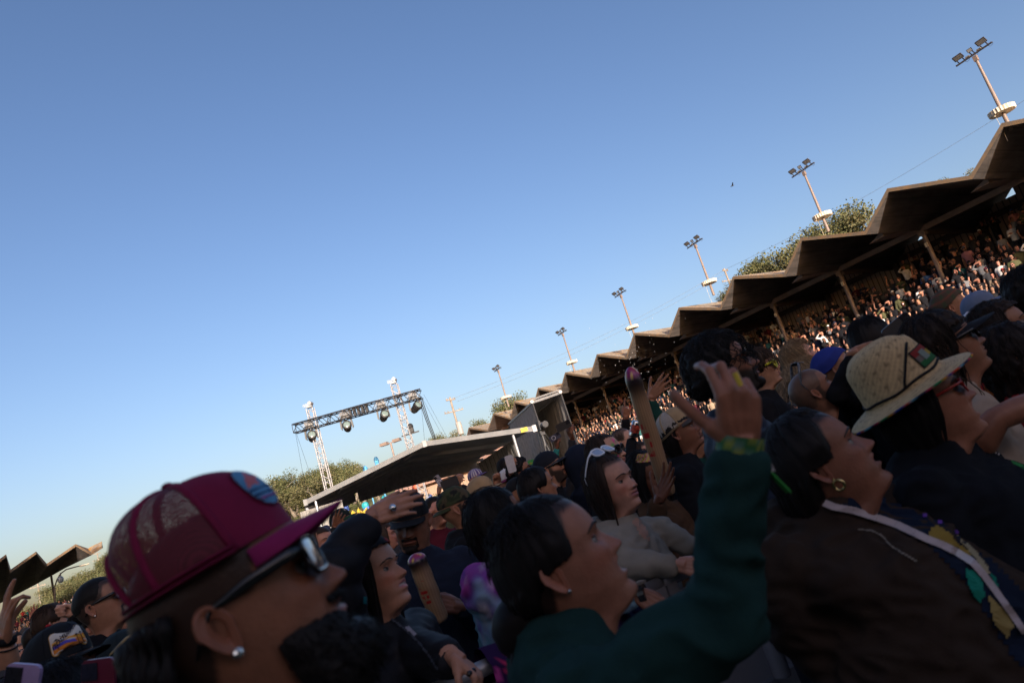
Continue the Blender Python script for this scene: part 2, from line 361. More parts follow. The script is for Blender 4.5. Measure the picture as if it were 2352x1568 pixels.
# ---- floodlight poles on the roof edge
def light_pole():
    root = empty('floodlight_pole', (0, 0, 0), 0, None, 'light pole')
    p = MB(); p.tube([(0, 0, -.6), (0, 0, 0), (0, 0, 4.75)], [0.125, 0.12, 0.078], 14); p.box((0, 0, 4.62), (0.2, 0.24, 0.36))
    p.build('pole', mat('pole_tan_paint', (0.215, 0.16, 0.13), 0.55, var=0.1, scale=3), root, smooth=False)
    c = MB(); c.box((0, 0, 4.92), (0.09, 2.3, 0.09)); c.build('crossbar', M_dark, root)
    def lamp(y, w, h, d, tilt):
        Mx = Matrix.Rotation(R(tilt), 4, 'Y')
        f = MB(); hw, hh = w/2, h/2
        prof = [(-d/2, 0.72), (-d*0.1, 0.95), (d/2, 1.0)]
        vs = []
        for x, k in prof:
            for a, b_ in ((-1, -1), (1, -1), (1, 1), (-1, 1)): vs.append(tuple(Mx @ Vector((-x, a*hw*k, b_*hh*k)) + Vector((-0.22, y, 4.92+0.2+hh))))
        fs = [(0, 1, 2, 3)] + [(i*4+q, i*4+(q+1) % 4, (i+1)*4+(q+1) % 4, (i+1)*4+q) for i in range(2) for q in range(4)] + [(11, 10, 9, 8)]
        f.add(vs, fs)
        for sy in (-0.3, 0.3): f.bar((0, y+sy*w, 4.95), (-0.2, y+sy*w, 5.12), 0.05)
        f.tube([(0, y-.25*w, 4.9), (0.02, y-.4*w, 4.75), (0.02, y-.7*w, 4.8), (0, y-.8*w, 4.92)], 0.012, 5)
        fo = f.build('floodlight', M_dark, root)
        l = MB(); vs = [tuple(Mx @ Vector((-d/2-0.004, a*hw*0.82, b_*hh*0.82)) + Vector((-0.22, y, 4.92+0.2+hh))) for a, b_ in ((-1, -1), (1, -1), (1, 1), (-1, 1))]
        v2 = [tuple(Vector(q)+Mx.to_3x3() @ Vector((0.02, 0, 0))) for q in vs]
        l.add(vs+v2, [(0, 1, 2, 3), (4, 7, 6, 5), (0, 4, 5, 1), (1, 5, 6, 2), (2, 6, 7, 3), (3, 7, 4, 0)]); l.build('lens', M_glass, fo)
    lamp(-0.74, 0.58, 0.36, 0.18, -48); lamp(0.74, 0.58, 0.36, 0.18, -48); lamp(0.0, 0.30, 0.24, 0.14, -25)
    for yy in (-0.36, 0.36):
        s_ = MB(); s_.box((0, yy, 5.02), (0.1, 0.26, 0.09)); s_.build('junction_box', M_cream, root)
    d = MB(); seg = 48; vs = []; fs = []
    for z, rr in ((0.62, 0.06), (0.62, 0.74), (0.92, 0.76), (0.90, 0.06)):
        for k in range(seg):
            q = rr*(1.0 if (k % 2 or rr < .1) else 0.93); an = 2*math.pi*k/seg
            vs.append((q*math.cos(an), q*math.sin(an), z))
    for i in range(3):
        for k in range(seg): fs.append((i*seg+k, i*seg+(k+1) % seg, (i+1)*seg+(k+1) % seg, (i+1)*seg+k))
    d.add(vs, fs); d.tube([(-0.3, 0.3, 0.62), (-0.3, 0.3, -1.2)], 0.012, 5); d.ball((-0.55, 0.25, 0.58), 0.09, 8, 6)
    d.build('guard_disc', M_cream, root)
    return root
POLE_L = ['tallest looking floodlight pole with cream disc at the right edge above the first roof peak',
          'floodlight pole with cream disc standing in front of the round oak crown above the roof',
          'floodlight pole with cream disc beside the utility pole behind the zigzag roof',
          'floodlight pole right above the red tipped inflatable, with cream disc at its foot',
          'floodlight pole with cream disc left of the inflatable tip, over the middle of the roof',
          'farthest and smallest floodlight pole with cream disc, near the grey camera booth']
lp = light_pole()
for k, (s, zb, sc) in enumerate([(0, 14.3, 1), (1.75, 14.3, 1), (3.46, 14.3, 1), (5.12, 14.3, 1), (6.86, 14.35, 1), (9.46, 14.75, 1.12)]):
    o = lp if k == 0 else copy_tree(lp)
    o.location = SW(0.75, s*ML, zb); o.rotation_euler = (0, 0, SRZ); o.scale = (sc*KS, sc*KS, sc*KS); o['label'] = POLE_L[k]; o['group'] = 'floodlight poles along the grandstand roof'

# ---- left grandstand, seen end on
A = [(234, 1253, 114, 'T'), (209, 1269, 113, 'V'), (173.4, 1248.6, 111.5, 'T'), (107.5, 1293.7, 108, 'V'), (83, 1265.5, 105, 'T'), (22, 1308.7, 101, 'V'), (14, 1272, 99, 'T'), (-62, 1328, 94, 'V'), (-76, 1276, 92, 'T'), (-170, 1340, 87, 'V')]
Bk = [(236, 1256, 115), (204, 1272, 114), (150, 1302, 117), (120, 1319, 119), (80, 1341, 121), (40, 1362, 123), (13, 1377, 124), (-60, 1412, 126), (-90, 1430, 127), (-200, 1480, 130)]
root = empty('grandstand', pix_z(60, 1420, 0.0) if False else Vector((-78, 92, 0)), 0, 'smaller looking grandstand with zigzag roof at the left edge, dark underneath', 'grandstand')
rl = MB(); off = Vector(root.location)
fa = [pix(x, y, d)-off for x, y, d, k in A]; fb = [pix(x, y, d)-off for x, y, d in Bk]
up = Vector((0, 0, 0.4))
for i in range(len(fa)-1):
    u = [fa[i]-up, fa[i+1]-up, fb[i+1]-up*0.3, fb[i]-up*0.3]; t_ = [fa[i], fa[i+1], fb[i+1]+up*0.2+Vector((0, 0, .9)), fb[i]+up*0.2+Vector((0, 0, .9))]
    rl.add([tuple(q) for q in u], [(0, 1, 2, 3)], 0); rl.add([tuple(q) for q in t_], [(0, 1, 2, 3)], 1)
    rl.add([tuple(q) for q in (u[0], u[1], t_[1], t_[0])], [(0, 1, 2, 3)], 2); rl.add([tuple(q) for q in (u[3], u[2], t_[2], t_[3])], [(0, 1, 2, 3)], 0)
rl.build('roof', [M_roofu, M_rooft, MATS['roof_fascia']], root, fix=False)
for (x, y, d, rad) in ((117, 1318, 117.5, 0.17), (18, 1378, 120, 0.3)):
    q = pix(x, y, d)-off; p = MB(); p.tube([(q.x, q.y, 0), tuple(q)], rad, 12); p.build('post', M_dark, root)
st = MB()   # raked seating below
LT0, LT1 = Vector((-84, 84, 0)), Vector((-66, 108, 0)); ldir = (LT1-LT0).normalized(); lnrm = Vector((-ldir.y, ldir.x, 0))
for k in range(9):
    h = .7+.42*k; c = (LT0+LT1)/2+lnrm*(.9*k)-off; c.z = h/2; st.box(c, ((LT1-LT0).length, .9, h), M=Matrix.Rotation(math.atan2(ldir.y, ldir.x), 3, 'Z'))
st.build('seating_terrace', MATS['terrace_concrete'], root)

# ---- street lamp beside the left stand
def street_lamp():
    d = 100; base = pix(160, 1480, d); base.z = 0
    o = empty('street_lamp', base, 0, 'street lamp with long curved arm and hanging globe beside the left grandstand', 'street lamp')
    pts = [pix(x, y, d)-base for x, y in ((126, 1346), (131, 1330), (140, 1316), (152, 1307), (170, 1302), (186, 1298))]
    foot = Vector((pts[0].x-1, pts[0].y, 0)); m = MB(); m.tube([foot]+pts, [0.16]+[0.09]*5+[0.06], 8); m.build('pole', M_dark, o)
    h = MB(); a = pix(183, 1300, d)-base; b_ = pix(206, 1293, d)-base
    h.tube([a, a.lerp(b_, .2), a.lerp(b_, .8), b_], [0.12, 0.3, 0.22, 0.1], 10, flat=0.45); h.build('lamp_head', M_cream, o)
    gl = MB(); c = pix(139, 1330, d)-base; gl.ball(c, (0.42, 0.42, 0.5), 12, 8); gl.tube([c+Vector((0, 0, .4)), c+Vector((0.1, 0, 1.0))], 0.05, 6); gl.box(c+Vector((0, 0, .62)), (.25, .25, .2)); gl.build('globe', mat('blue_grey_glass', (0.12, 0.16, 0.2), 0.3), o)
street_lamp()

# ---- lighting truss behind the tent
def truss_rig():
    D = 45.0
    pl, pr = pix(676, 985, D), pix(968, 904, D)
    zc = (pl.z+pr.z)/2
    base = (pl+pr)/2; base.z = 0
    o = empty('lighting_truss', base, 0, 'silver twin towers carrying a black horizontal lighting truss behind the tent', 'stage truss')
    m = MB(); lattice(m, pl-base, pr-base, 0.62, 0.55, (0, 0, 1), 22, 0.04, 0.022)
    mid = (pl+pr)/2-base
    for k in range(5): m.box(mid+Vector((-0.5+k*0.28, 0, 0.02)), (0.16, 0.3, 0.5))
    m.tube([pl-base+Vector((0, 0, .33)), mid+Vector((0, 0, .36)), pr-base+Vector((0, 0, .33))], 0.05, 6)
    m.build('crossbeam', M_black, o)
    for x0, y0 in ((712, 937), (905, 882)):
        t = pix(x0, y0, D+0.5)-base; tw = MB(); lattice(tw, Vector((t.x, t.y, 0)), t, 0.42, 0.42, (0, 1, 0), 26, 0.035, 0.02)
        tw.box(t+Vector((0, 0, 0.1)), (0.36, 0.36, 0.12)); tw.build('tower', M_truss, o)
        cp = MB(); cp.box(t+Vector((-0.15, 0, 0.24)), (0.5, 0.3, 0.22)); mcp = mat('clear_plastic', (0.55, 0.58, 0.62), 0.2); mcp.node_tree.nodes['Principled BSDF'].inputs['Alpha'].default_value = .25; cp.build('motor_cover', mcp, o)
        mo = MB(); mo.tube([t+Vector((.1, -.25, .3)), t+Vector((.1, .25, .3))], 0.13, 10); mo.build('chain_motor', M_truss, o)
    cb = MB(); e = pr-base
    for k in range(3):
        q = pix(998+k*3, 1010, D+.5)-base; st_ = e+Vector((-.25+.1*k, 0, -.3)); dq = q-st_; cb.tube([st_, st_+dq*.5+Vector((-.06, 0, 0)), st_+dq*(st_.z/-dq.z)], 0.028, 5)
    cb.build('cable_drop', M_wire, o)
    for (x0, y0, x1, y1) in ((968, 910, 1016, 1000), (973, 905, 1026, 1002), (678, 990, 694, 1078), (679, 990, 708, 1075), (966, 912, 975, 1010)):
        a = pix(x0, y0, D)-base; b_ = pix(x1, y1, D+1)-base; dirv = b_-a; k = -(a.z)/dirv.z; gw = MB(); gw.tube([a, a+dirv*k], 0.008, 4); gw.build('guy_wire', M_wire, o)
    sp = MB(); s0 = pix(944, 988, D)-base; sp.box(s0, (0.35, 0.3, 0.3)); sp.ball(s0+Vector((0.02, 0, .25)), (.2, .2, .22), 10, 8); sp.bar(s0+Vector((-.7, 0, -.2)), s0+Vector((.5, 0, -.2)), .08); sp.build('follow_spot', M_black, o)
    # four moving head lights
    for k, (x, y, rot, lb) in enumerate(((715, 996, 14, 'leftmost black moving head light hanging under the lighting truss'), (796, 973, 5, 'black moving head light with bright lens, second from left under the truss'), (880, 949, 22, 'black moving head light third from left under the truss'), (953, 929, 40, 'rightmost black moving head light under the truss, past the right tower'))):
        c = pix(x, y, D)
        c.z -= .08; l = empty('moving_head_light', c, R(10), lb, 'stage light', 'moving head lights under the truss'); l.scale = (1.45, 1.45, 1.45)
        y_ = MB(); W = 0.27
        y_.bar((-W*.7, 0, .36), (W*.7, 0, .36), .14, .12)
        for sx in (-1, 1):
            y_.prism([(sx*W*.7, -.09, .40), (sx*W, -.09, .26), (sx*W*1.08, -.09, -.12), (sx*W*.85, -.09, -.2), (sx*W*.74, -.09, .2), (sx*W*.5, -.09, .3)], (0, .18, 0))
        y_.build('yoke', M_black, l)
        hd = MB(); Mr = Matrix.Rotation(R(rot), 4, 'Z') @ Matrix.Rotation(R(68), 4, 'X')
        pr_ = [(0.0, -.26), (.13, -.25), (.17, -.15), (.185, .05), (.21, .12), (.21, .26), (.19, .27), (.155, .268), (.15, .25)]
        vs = []; seg = 18
        for r0, z in pr_:
            for q in range(seg): vs.append(tuple(Mr @ Vector((r0*math.cos(2*math.pi*q/seg), r0*math.sin(2*math.pi*q/seg), z))+Vector((0, 0, -.1))))
        hd.add(vs, [(i*seg+q, i*seg+(q+1) % seg, (i+1)*seg+(q+1) % seg, (i+1)*seg+q) for i in range(len(pr_)-1) for q in range(seg)])
        hd_o = hd.build('head', M_black, l, smooth=False)
        le = MB(); vs = [tuple(Mr @ Vector((r0*math.cos(2*math.pi*q/seg), r0*math.sin(2*math.pi*q/seg), z))+Vector((0, 0, -.1))) for r0, z in ((.15, .252), (.11, .272), (.06, .284), (.001, .288)) for q in range(seg)]
        le.add(vs, [(i*seg+q, i*seg+(q+1) % seg, (i+1)*seg+(q+1) % seg, (i+1)*seg+q) for i in range(3) for q in range(seg)]); le.build('lens', mat('pale_lens', (0.16, 0.22, 0.21), 0.12, spec=0.8), hd_o, smooth=True)
        cv = MB(); cv.lathe([(.36, .40), (.36, .45), (.26, .58), (.2, .70), (.05, .73)], 16)
        m_c = mat('clear_rain_cover', (0.6, 0.62, 0.64), 0.15); m_c.node_tree.nodes['Principled BSDF'].inputs['Alpha'].default_value = 0.22
        cv.build('rain_cover', m_c, l)
        bs = MB(); bs.box((0, 0, .50), (.36, .3, .16)); bs.build('base', M_black, l)
truss_rig()

# ---- mixing tent
def wavy(mb, top, bot, n, amp, mi=0, rows=10, waves=9, nrm=None):
    'hanging cloth between a top polyline and a bottom polyline (same count), gathered in folds'
    vs = []; m = len(top)
    tot = n*(m-1)
    for r_ in range(rows+1):
        f = r_/rows
        for k in range(tot+1):
            i = min(k//n, m-2); u = k/n-i
            p = Vector(top[i]).lerp(Vector(top[i+1]), u).lerp(Vector(bot[i]).lerp(Vector(bot[i+1]), u), f)
            d = amp*(0.25+0.75*f)*(math.sin(k/tot*waves*2*math.pi)+0.5*math.sin(k/tot*waves*5.3+1+2*f)+0.4*noise.noise(Vector((k*.2, f*3, 1))))
            vs.append(tuple(p+nrm*d))
    W = tot+1
    mb.add(vs, [(r_*W+k, r_*W+k+1, (r_+1)*W+k+1, (r_+1)*W+k) for r_ in range(rows) for k in range(tot)], mi)
def tent():
    dl, dr = 23.6, 21.6
    fl, ap, fr = pix(705, 1153, dl), pix(977, 1019, (dl+dr)/2), pix(1228, 984, dr)
    back = Vector((-0.36, 0.933, 0)).normalized()*7.5
    base = (fl+fr)/2; base.z = 0
    o = empty('mixing_tent', base, 0, 'low grey gable tent with white aluminium front edge, side drapes, amid the crowd', 'tent')
    L = lambda p: tuple(Vector(p)-base)
    bl, ba, br = fl+back, ap+back, fr+back
    rf = MB()
    th = Vector((0, 0, .05))
    for a, b_, c, d in ((fl, ap, ba, bl), (ap, fr, br, ba)):
        rf.add([L(p) for p in (a, b_, c, d)], [(0, 1, 2, 3)], 0); rf.add([L(p+th) for p in (a, b_, c, d)], [(3, 2, 1, 0)], 1)
    rf.build('roof', [M_under, mat('tent_top_vinyl', (0.55, 0.55, 0.55), 0.6)], o, fix=False)
    ed = MB(); f_ = Vector((0, -0.09, 0.0))
    for a, b_ in ((fl, ap), (ap, fr)): ed.bar(L(a+f_), L(b_+f_), .1, .16)
    for p in (fl, ap, fr): ed.box(L(p+f_*1.2), (.13, .1, .21))
    yl = MB(); 
    ed.build('edge_beam', M_white, o)
    yb = MB(); q = fr.lerp(ap, .09)+f_*1.7; yb.box(L(q), (.22, .05, .13)); yb.build('edge_label', mat('yellow_tape', (0.75, 0.5, 0.03), 0.6), o)
    pu = MB()
    for k in range(1, 4):
        for a, b_ in ((fl, ap), (ap, fr)): pu.bar(L(a+back*k/3.4-th*2.4), L(b_+back*k/3.4-th*2.4), .1, .12)
    for k in range(3): pu.bar(L(ap.lerp(fl, .1+k*.3)-th), L(ap.lerp(fl, .1+k*.3)+back-th), .08, .1)
    pu.build('purlin', M_under, o)
    for p in (fl.lerp(ap, .07), fr.lerp(ap, .2), bl, br, fl+back*.5, fr+back*.45):
        lg = MB(); lg.tube([L(p-th*2), L(Vector((p.x, p.y, 0)))], .045, 10); lg.build('leg', M_truss, o)
        for q in (0,): pass
    va = MB()   # dark valance hung from the back edge
    for s0, s1 in ((0.02, .5), (.52, .98)):
        pass
    drop = Vector((0, 0, -0.48))
    wavy(va, [L(bl-th), L(bl.lerp(ba, .55)-th)], [L(bl+drop), L(bl.lerp(ba, .55)+drop)], 30, .02, nrm=Vector((0, 1, 0)), rows=5)
    wavy(va, [L(bl.lerp(ba, .58)-th), L(ba-th), L(br-th)], [L(bl.lerp(ba, .58)+drop*1.2), L(ba+drop*1.7), L(br+drop*.8)], 30, .02, nrm=Vector((0, 1, 0)), rows=5)
    va.build('valance', mat('dark_vinyl', (0.46, 0.45, 0.46), 0.7, var=.15), o)
    dr_ = MB()
    fr2 = fr.lerp(ap, .12)
    wavy(dr_, [L(fr2+back*.12-th*3), L(br-th*3)], [L(fr2+back*.12+Vector((.3, 0, -fr.z+.05))), L(br+Vector((.3, 0, -br.z+.05)))], 60, .06, nrm=Vector((1, 0, 0)), waves=14)
    dr_.build('side_drape', M_drape, o)
    dl_ = MB(); wavy(dl_, [L(fl+back*.0-th*6), L(bl-th*3)], [L(fl+Vector((0, 0, -fl.z+.05))), L(bl+Vector((0, 0, -bl.z+.05)))], 50, .06, nrm=Vector((1, 0, 0)), waves=12)
    dl_.build('side_drape', M_drape, o)
    fd = MB(); qa = fl+Vector((-.35, .1, -.25)); qb = fl.lerp(ap, .24)+Vector((0, .5, 0)); 
    wavy(fd, [L(qa), L(Vector((qb.x, qb.y, qa.z)))], [L(Vector((qa.x, qa.y, .05))), L(Vector((qb.x, qb.y, .05)))], 50, .05, nrm=Vector((0, 1, 0)), waves=11)
    fd.build('front_drape', M_drape, o)
    for k in range(8):
        t_ = MB(); p = fr2.lerp(br, .15+k*.1)-th*3; ln = .5+.35*((k*7) % 3)/2; t_.bar(L(p+Vector((-.12, 0, 0))), L(p+Vector((-.1, 0.1, -ln))), .03, .015); t_.build('tie_strap', M_wire, o)
    for k in range(9):
        t_ = MB(); p = bl.lerp(ba, .06+k*.1)+drop; t_.bar(L(p), L(p+Vector((.03, 0, -.8-.1*(k % 3)))), .03, .015); t_.build('tie_strap', M_wire, o)
    for k in range(4):
        t_ = MB(); p = ba.lerp(br, .1+k*.22)+drop*1.5; t_.bar(L(p), L(p+Vector((.03, 0, -1.3))), .03, .015); t_.build('tie_strap', M_wire, o)
    return o
tent()

# ---- grey camera booth
def booth():
    dn, df = 28.5, 34.5
    nl, nr = pix(1222, 923, dn), pix(1288, 903, dn-.4)
    fl_ = pix(1168, 972, df); zt = (nl.z+nr.z)/2
    back = fl_-nl; back.z = 0
    nl.z = nr.z = zt
    bl, br = nl+back, nr+back
    base = (nl+nr)/2; base.z = 0
    o = empty('camera_booth', base, 0, 'tall narrow grey draped booth sheltering a video camera, right of the tent', 'booth')
    L = lambda p: tuple(Vector(p)-base); th = Vector((0, 0, .06))
    rf = MB(); rf.add([L(p) for p in (nl, nr, br, bl)], [(0, 1, 2, 3)]); rf.add([L(p+th) for p in (nl, nr, br, bl)], [(3, 2, 1, 0)]); rf.build('roof', M_under, o, fix=False)
    ed = MB(); ed.bar(L(nl), L(nr), .1, .1); ed.bar(L(nl+Vector((0, -.02, .12))), L(nr+Vector((0, -.02, .12))), .06); ed.bar(L(nr), L(br), .07); ed.bar(L(nl), L(bl), .07)
    for p in (nl, nr): ed.tube([L(p+Vector((0, -.1, .03))), L(p+Vector((0, .15, .03)))], .07, 10)
    ed.build('frame', M_white, o)
    for p in (nl, nr, bl, br):
        lg = MB(); lg.tube([L(p), L(Vector((p.x+.08, p.y, 0)))], .04, 8); lg.build('leg', M_black, o)
    d1 = MB(); wavy(d1, [L(nl-th), L(bl-th)], [L(Vector((nl.x+.05, nl.y+.3, 1.2))), L(Vector((bl.x, bl.y, .3)))], 60, .05, nrm=Vector((.8, .6, 0)), waves=12); d1.build('left_drape', M_drape, o)
    d2 = MB(); wavy(d2, [L(nr-th), L(br-th)], [L(Vector((nr.x-.25, nr.y, .2))), L(Vector((br.x, br.y, .2)))], 60, .06, nrm=Vector((.8, .6, 0)), waves=10); d2.build('right_drape', M_drape, o)
    d3 = MB(); wavy(d3, [L(bl-th), L(br-th)], [L(Vector((bl.x, bl.y, .2))), L(Vector((br.x, br.y, .2)))], 40, .06, nrm=Vector((0, 1, 0)), waves=7); d3.build('back_drape', M_drape, o)
    fl2 = MB(); c = (nl+nr)/2; fl2.box(L(Vector((c.x+.1, c.y+1.6, .8))), (1.6, 3.0, 1.5)); fl2.build('platform', M_black, o)
    # video camera on its tripod
    cp = pix(1240, 980, 27.6)
    v = empty('video_camera', Vector((cp.x, cp.y, 0)), R(20), 'broadcast video camera on a black tripod beside the grey booth', 'video camera')
    zc = cp.z
    bd = MB(); bd.box((0, 0, zc), (.24, .55, .28)); bd.box((0, .1, zc+.2), (.08, .4, .08)); bd.box((-.18, .1, zc+.05), (.16, .12, .14)); bd.box((0.16, .05, zc), (.1, .2, .2)); bd.build('body', M_black, v)
    le = MB(); le.tube([(0, -.25, zc), (0, -.45, zc), (0, -.7, zc)], [.09, .11, .13], 14); le.build('lens', M_black, v)
    hd = MB(); hd.box((0, 0, zc-.25), (.2, .25, .2)); hd.tube([(0, 0, zc-.35), (0, 0, zc-.8)], .07, 10); hd.build('tripod_head', M_black, v)
    for an in (90, 210, 330):
        lg = MB(); lg.tube([(0, 0, zc-.5), (.55*math.cos(R(an)), .55*math.sin(R(an)), 0)], .035, 8); lg.tube([(0.03, 0, zc-.5), (.5*math.cos(R(an+6)), .5*math.sin(R(an+6)), .3)], .02, 6); lg.build('leg', M_black, v)
    cb = MB()
    for k in range(5): cb.tube([(.05*k-.1, .1, zc-.1), (.12*k-.2, .0, zc-.7), (.06*k-.1, .1, .4)], .015, 5)
    cb.build('cable', M_wire, v)
booth()

# ---- utility poles, parking lamp, wires, background buildings
def utility_pole(x, ytop, ybot, d, label, cans=True, scale=1.0):
    t = pix(x, ytop, d); base = Vector((t.x, t.y, 0)); H = t.z
    o = empty('utility_pole', base, R(20), label, 'utility pole', 'utility poles')
    m = MB(); m.tube([(0, 0, 0), (0, 0, H)], [.2*scale, .15*scale], 10); m.build('pole', M_wood, o)
    for k, (dz, ln) in enumerate(((.45*scale, 2.1*scale), (2.3*scale, 3.0*scale))):
        c = MB(); an = (0.7 if k == 0 else 0) ; dx, dy = math.cos(an), math.sin(an)
        c.bar((-ln/2*dx, -.16-ln/2*dy*.5, H-dz), (ln/2*dx, -.16+ln/2*dy*.5, H-dz), .13*scale, .16*scale)
        for q in (-.46, -.3, .3, .46): c.tube([(ln*q*dx, -.16+ln*q*dy*.5, H-dz), (ln*q*dx, -.16+ln*q*dy*.5, H-dz+.28*scale)], .07*scale, 6)
        c.build('crossarm', M_wood, o)
    if cans:
        tr_ = MB(); tr_.lathe([(.01, H-6.0), (.42, H-6.0), (.46, H-5.8), (.46, H-4.3), (.4, H-4.1), (.01, H-4.0)], 10, (0.05, -.55, 0)); tr_.build('transformer', mat('transformer_grey', (0.32, 0.31, 0.29), .5, var=.15), o)
    return o
utility_pole(1033, 912, 975, 105, 'tall utility pole with grey transformer and two crossarms beyond the tent')
utility_pole(1663, 617, 640, 120, 'utility pole with two crossarms rising behind the roof by the third floodlight pole', False)
utility_pole(819, 1071, 1085, 120, 'pale utility pole with crossarm just right of the left truss tower', False)
utility_pole(84, 1322, 1360, 150, 'utility pole seen under the left grandstand roof', False)
utility_pole(223, 1268, 1280, 170, 'utility pole top standing above the left wooded hill', False, .8)
def parking_lamp():
    d = 70; t = pix(897, 1016, d); base = Vector((t.x, t.y, 0))
    o = empty('parking_lamp', base, R(-12), 'twin headed tan parking lamp above the tent roof', 'lamp')
    m = MB(); m.tube([(0, 0, 0), (0, 0, t.z)], .1, 8); m.build('pole', mat('pole_tan_paint', (0, 0, 0)), o)
    for s in (-1, 1):
        h = MB(); h.bar((0, 0, t.z), (s*.35, 0, t.z), .07); h.prism([(s*.3, -.3, t.z-.12), (s*1.15, -.3, t.z-.1), (s*1.1, -.3, t.z+.18), (s*.35, -.3, t.z+.2)], (0, .6, 0)); h.build('lamp_head', mat('pole_tan_paint', (0, 0, 0)), o)
parking_lamp()
for k, (pa, pb, lb) in enumerate(((pix(1040, 915, 105), pix(1663, 620, 120), 'thin power line strung between the transformer pole and the pole behind the roof'), (pix(1049, 922, 105), pix(1668, 628, 120), 'lower thin power line strung from the transformer pole to the pole behind the roof'), (pix(1668, 618, 120), pix(2600, 70, 75), 'faint power line rising to the right above the zigzag roof'))):
    m = MB(); pts = [pa.lerp(pb, t/14)+Vector((0, 0, -1.2*4*(t/14)*(1-t/14))) for t in range(15)]; o0 = pts[0].copy()
    m.tube([p-o0 for p in pts], .022, 4); o = m.build('power_line', mat('faint_wire', (.16, .20, .25), .8)); o.location = o0; tag(o, lb, 'power line', 'power lines')

def house():
    c = pix(1065, 1118, 75); base = Vector((c.x, c.y, 0))
    o = empty('building', base, R(-28), 'tan building with pinkish sloping roof seen under the tent', 'building')
    w_ = MB(); w_.box((0, 3, 2.6), (16, 6, 5.2)); w_.build('wall', mat('stucco_tan', (0.45, 0.31, 0.22), .85, var=.12), o)
    r_ = MB(); r_.prism([(-9, -1.0, 5.0), (9, -1.0, 5.0), (9, 3, 7.6), (-9, 3, 7.6)], (0, 0, .2)); r_.prism([(-9, 7.0, 5.0), (9, 7.0, 5.0), (9, 3, 7.6), (-9, 3, 7.6)], (0, 0, .2)); r_.build('roof', mat('pink_shingle', (0.40, 0.24, 0.18), .85, var=.2, scale=2), o)
    for x in (-5, -1.5, 2, 5.5):
        f = MB(); f.box((x, -.03, 3.0), (1.4, .12, 1.3)); fo = f.build('window', M_cream, o); g_ = MB(); g_.box((x, -.06, 3.0), (1.15, .12, 1.05)); g_.build('pane', mat('dark_pane', (0.03, 0.035, 0.045), .15), fo)
    d_ = MB(); d_.box((-7, -.04, 1.1), (1.0, .12, 2.2)); d_.build('door', M_dark, o)
house()
def ride():
    c = pix(868, 1150, 60); base = Vector((c.x, c.y, 0))
    o = empty('carnival_ride', base, 0, 'colourful carnival ride frame of painted bars seen beneath the tent', 'carnival ride')
    cols = [((0.5, .12, .06), 'ride_red'), ((.08, .16, .5), 'ride_blue'), ((.03, .35, .38), 'ride_teal')]
    for k in range(14):
        c_, nm = cols[k % 3]; m = MB(); x = -4+k*.62; m.tube([(x, 0, 0), (x+.4*math.sin(k*2.1), .3, 3.2+1.1*math.sin(k*1.7))], .09, 6); m.ball((x+.4*math.sin(k*2.1), .3, 3.2+1.1*math.sin(k*1.7)), .35, 8, 6); m.build('painted_bar', mat(nm, c_, .5), o)
    y_ = MB(); vs = []; c2 = pix(816, 1168, 40)-base
    y_.prism([(c2.x+.5*q, c2.y, c2.z-.3+.5*w_) for q, w_ in ((-1.1, -.5), (1.1, -.5), (1.35, .4), (.7, 0), (.35, .6), (0, .05), (-.4, .55), (-.7, 0), (-1.3, .3))], (0, .2, 0))
    yo = y_.build('crown_balloon', mat('yellow_vinyl', (0.5, 0.32, 0.02), .4)); yo.location = base
    yo.name = 'crown_balloon'; tag(yo, 'yellow crown shaped inflatable under the tent edge', 'inflatable')
    pst = MB(); pst.tube([(c2.x, c2.y+.2, -0.0), (c2.x, c2.y+.2, c2.z-.4)], .05, 6); po = pst.build('stand', M_dark, yo)
    bl = MB()
    for (x, y, s) in ((897-60, 1092-0, 1), (885, 1072+4, 1)): pass
    for (x, y, lb) in ((843, 1092, 'blue balloon sculpture poking above the tent roof, lower one'), (868, 1071, 'blue balloon sculpture above the tent roof, upper one')):
        q = pix(x, y, 55); b0 = Vector((q.x, q.y, 0)); m = MB()
        for j in range(3): m.ball((0, 0, q.z-.5+.5*j), (.3-.05*j, .3, .32), 10, 8)
        m.tube([(0, 0, 0), (0, 0, q.z-.6)], .05, 6); oo = m.build('balloon_sculpture', mat('light_blue_vinyl', (0.12, .42, .72), .35)); oo.location = b0; tag(oo, lb, 'balloon')
ride()

# ---- bird
b = MB(); c = pix(1682, 427, 60)
b.ball((0, 0, 0), (.09, .32, .08), 8, 6); b.add([(-.05, .1, 0), (-.75, -.15, .28), (-.7, -.3, .26), (-.05, -.12, 0)], [(0, 1, 2, 3)]); b.add([(.05, .1, 0), (.55, -.1, .38), (.5, -.25, .36), (.05, -.12, 0)], [(0, 1, 2, 3)])
b.add([(-.05, -.1, .02), (.05, -.1, .02), (.05, .1, .02), (-.05, .1, .02)], [(0, 1, 2, 3)])
bo = b.build('bird', M_wire); bo.location = c; bo.rotation_euler = (0, 0, R(70)); bo.scale = (.55, .55, .55); tag(bo, 'small dark bird gliding in the blue sky above the grandstand', 'bird')

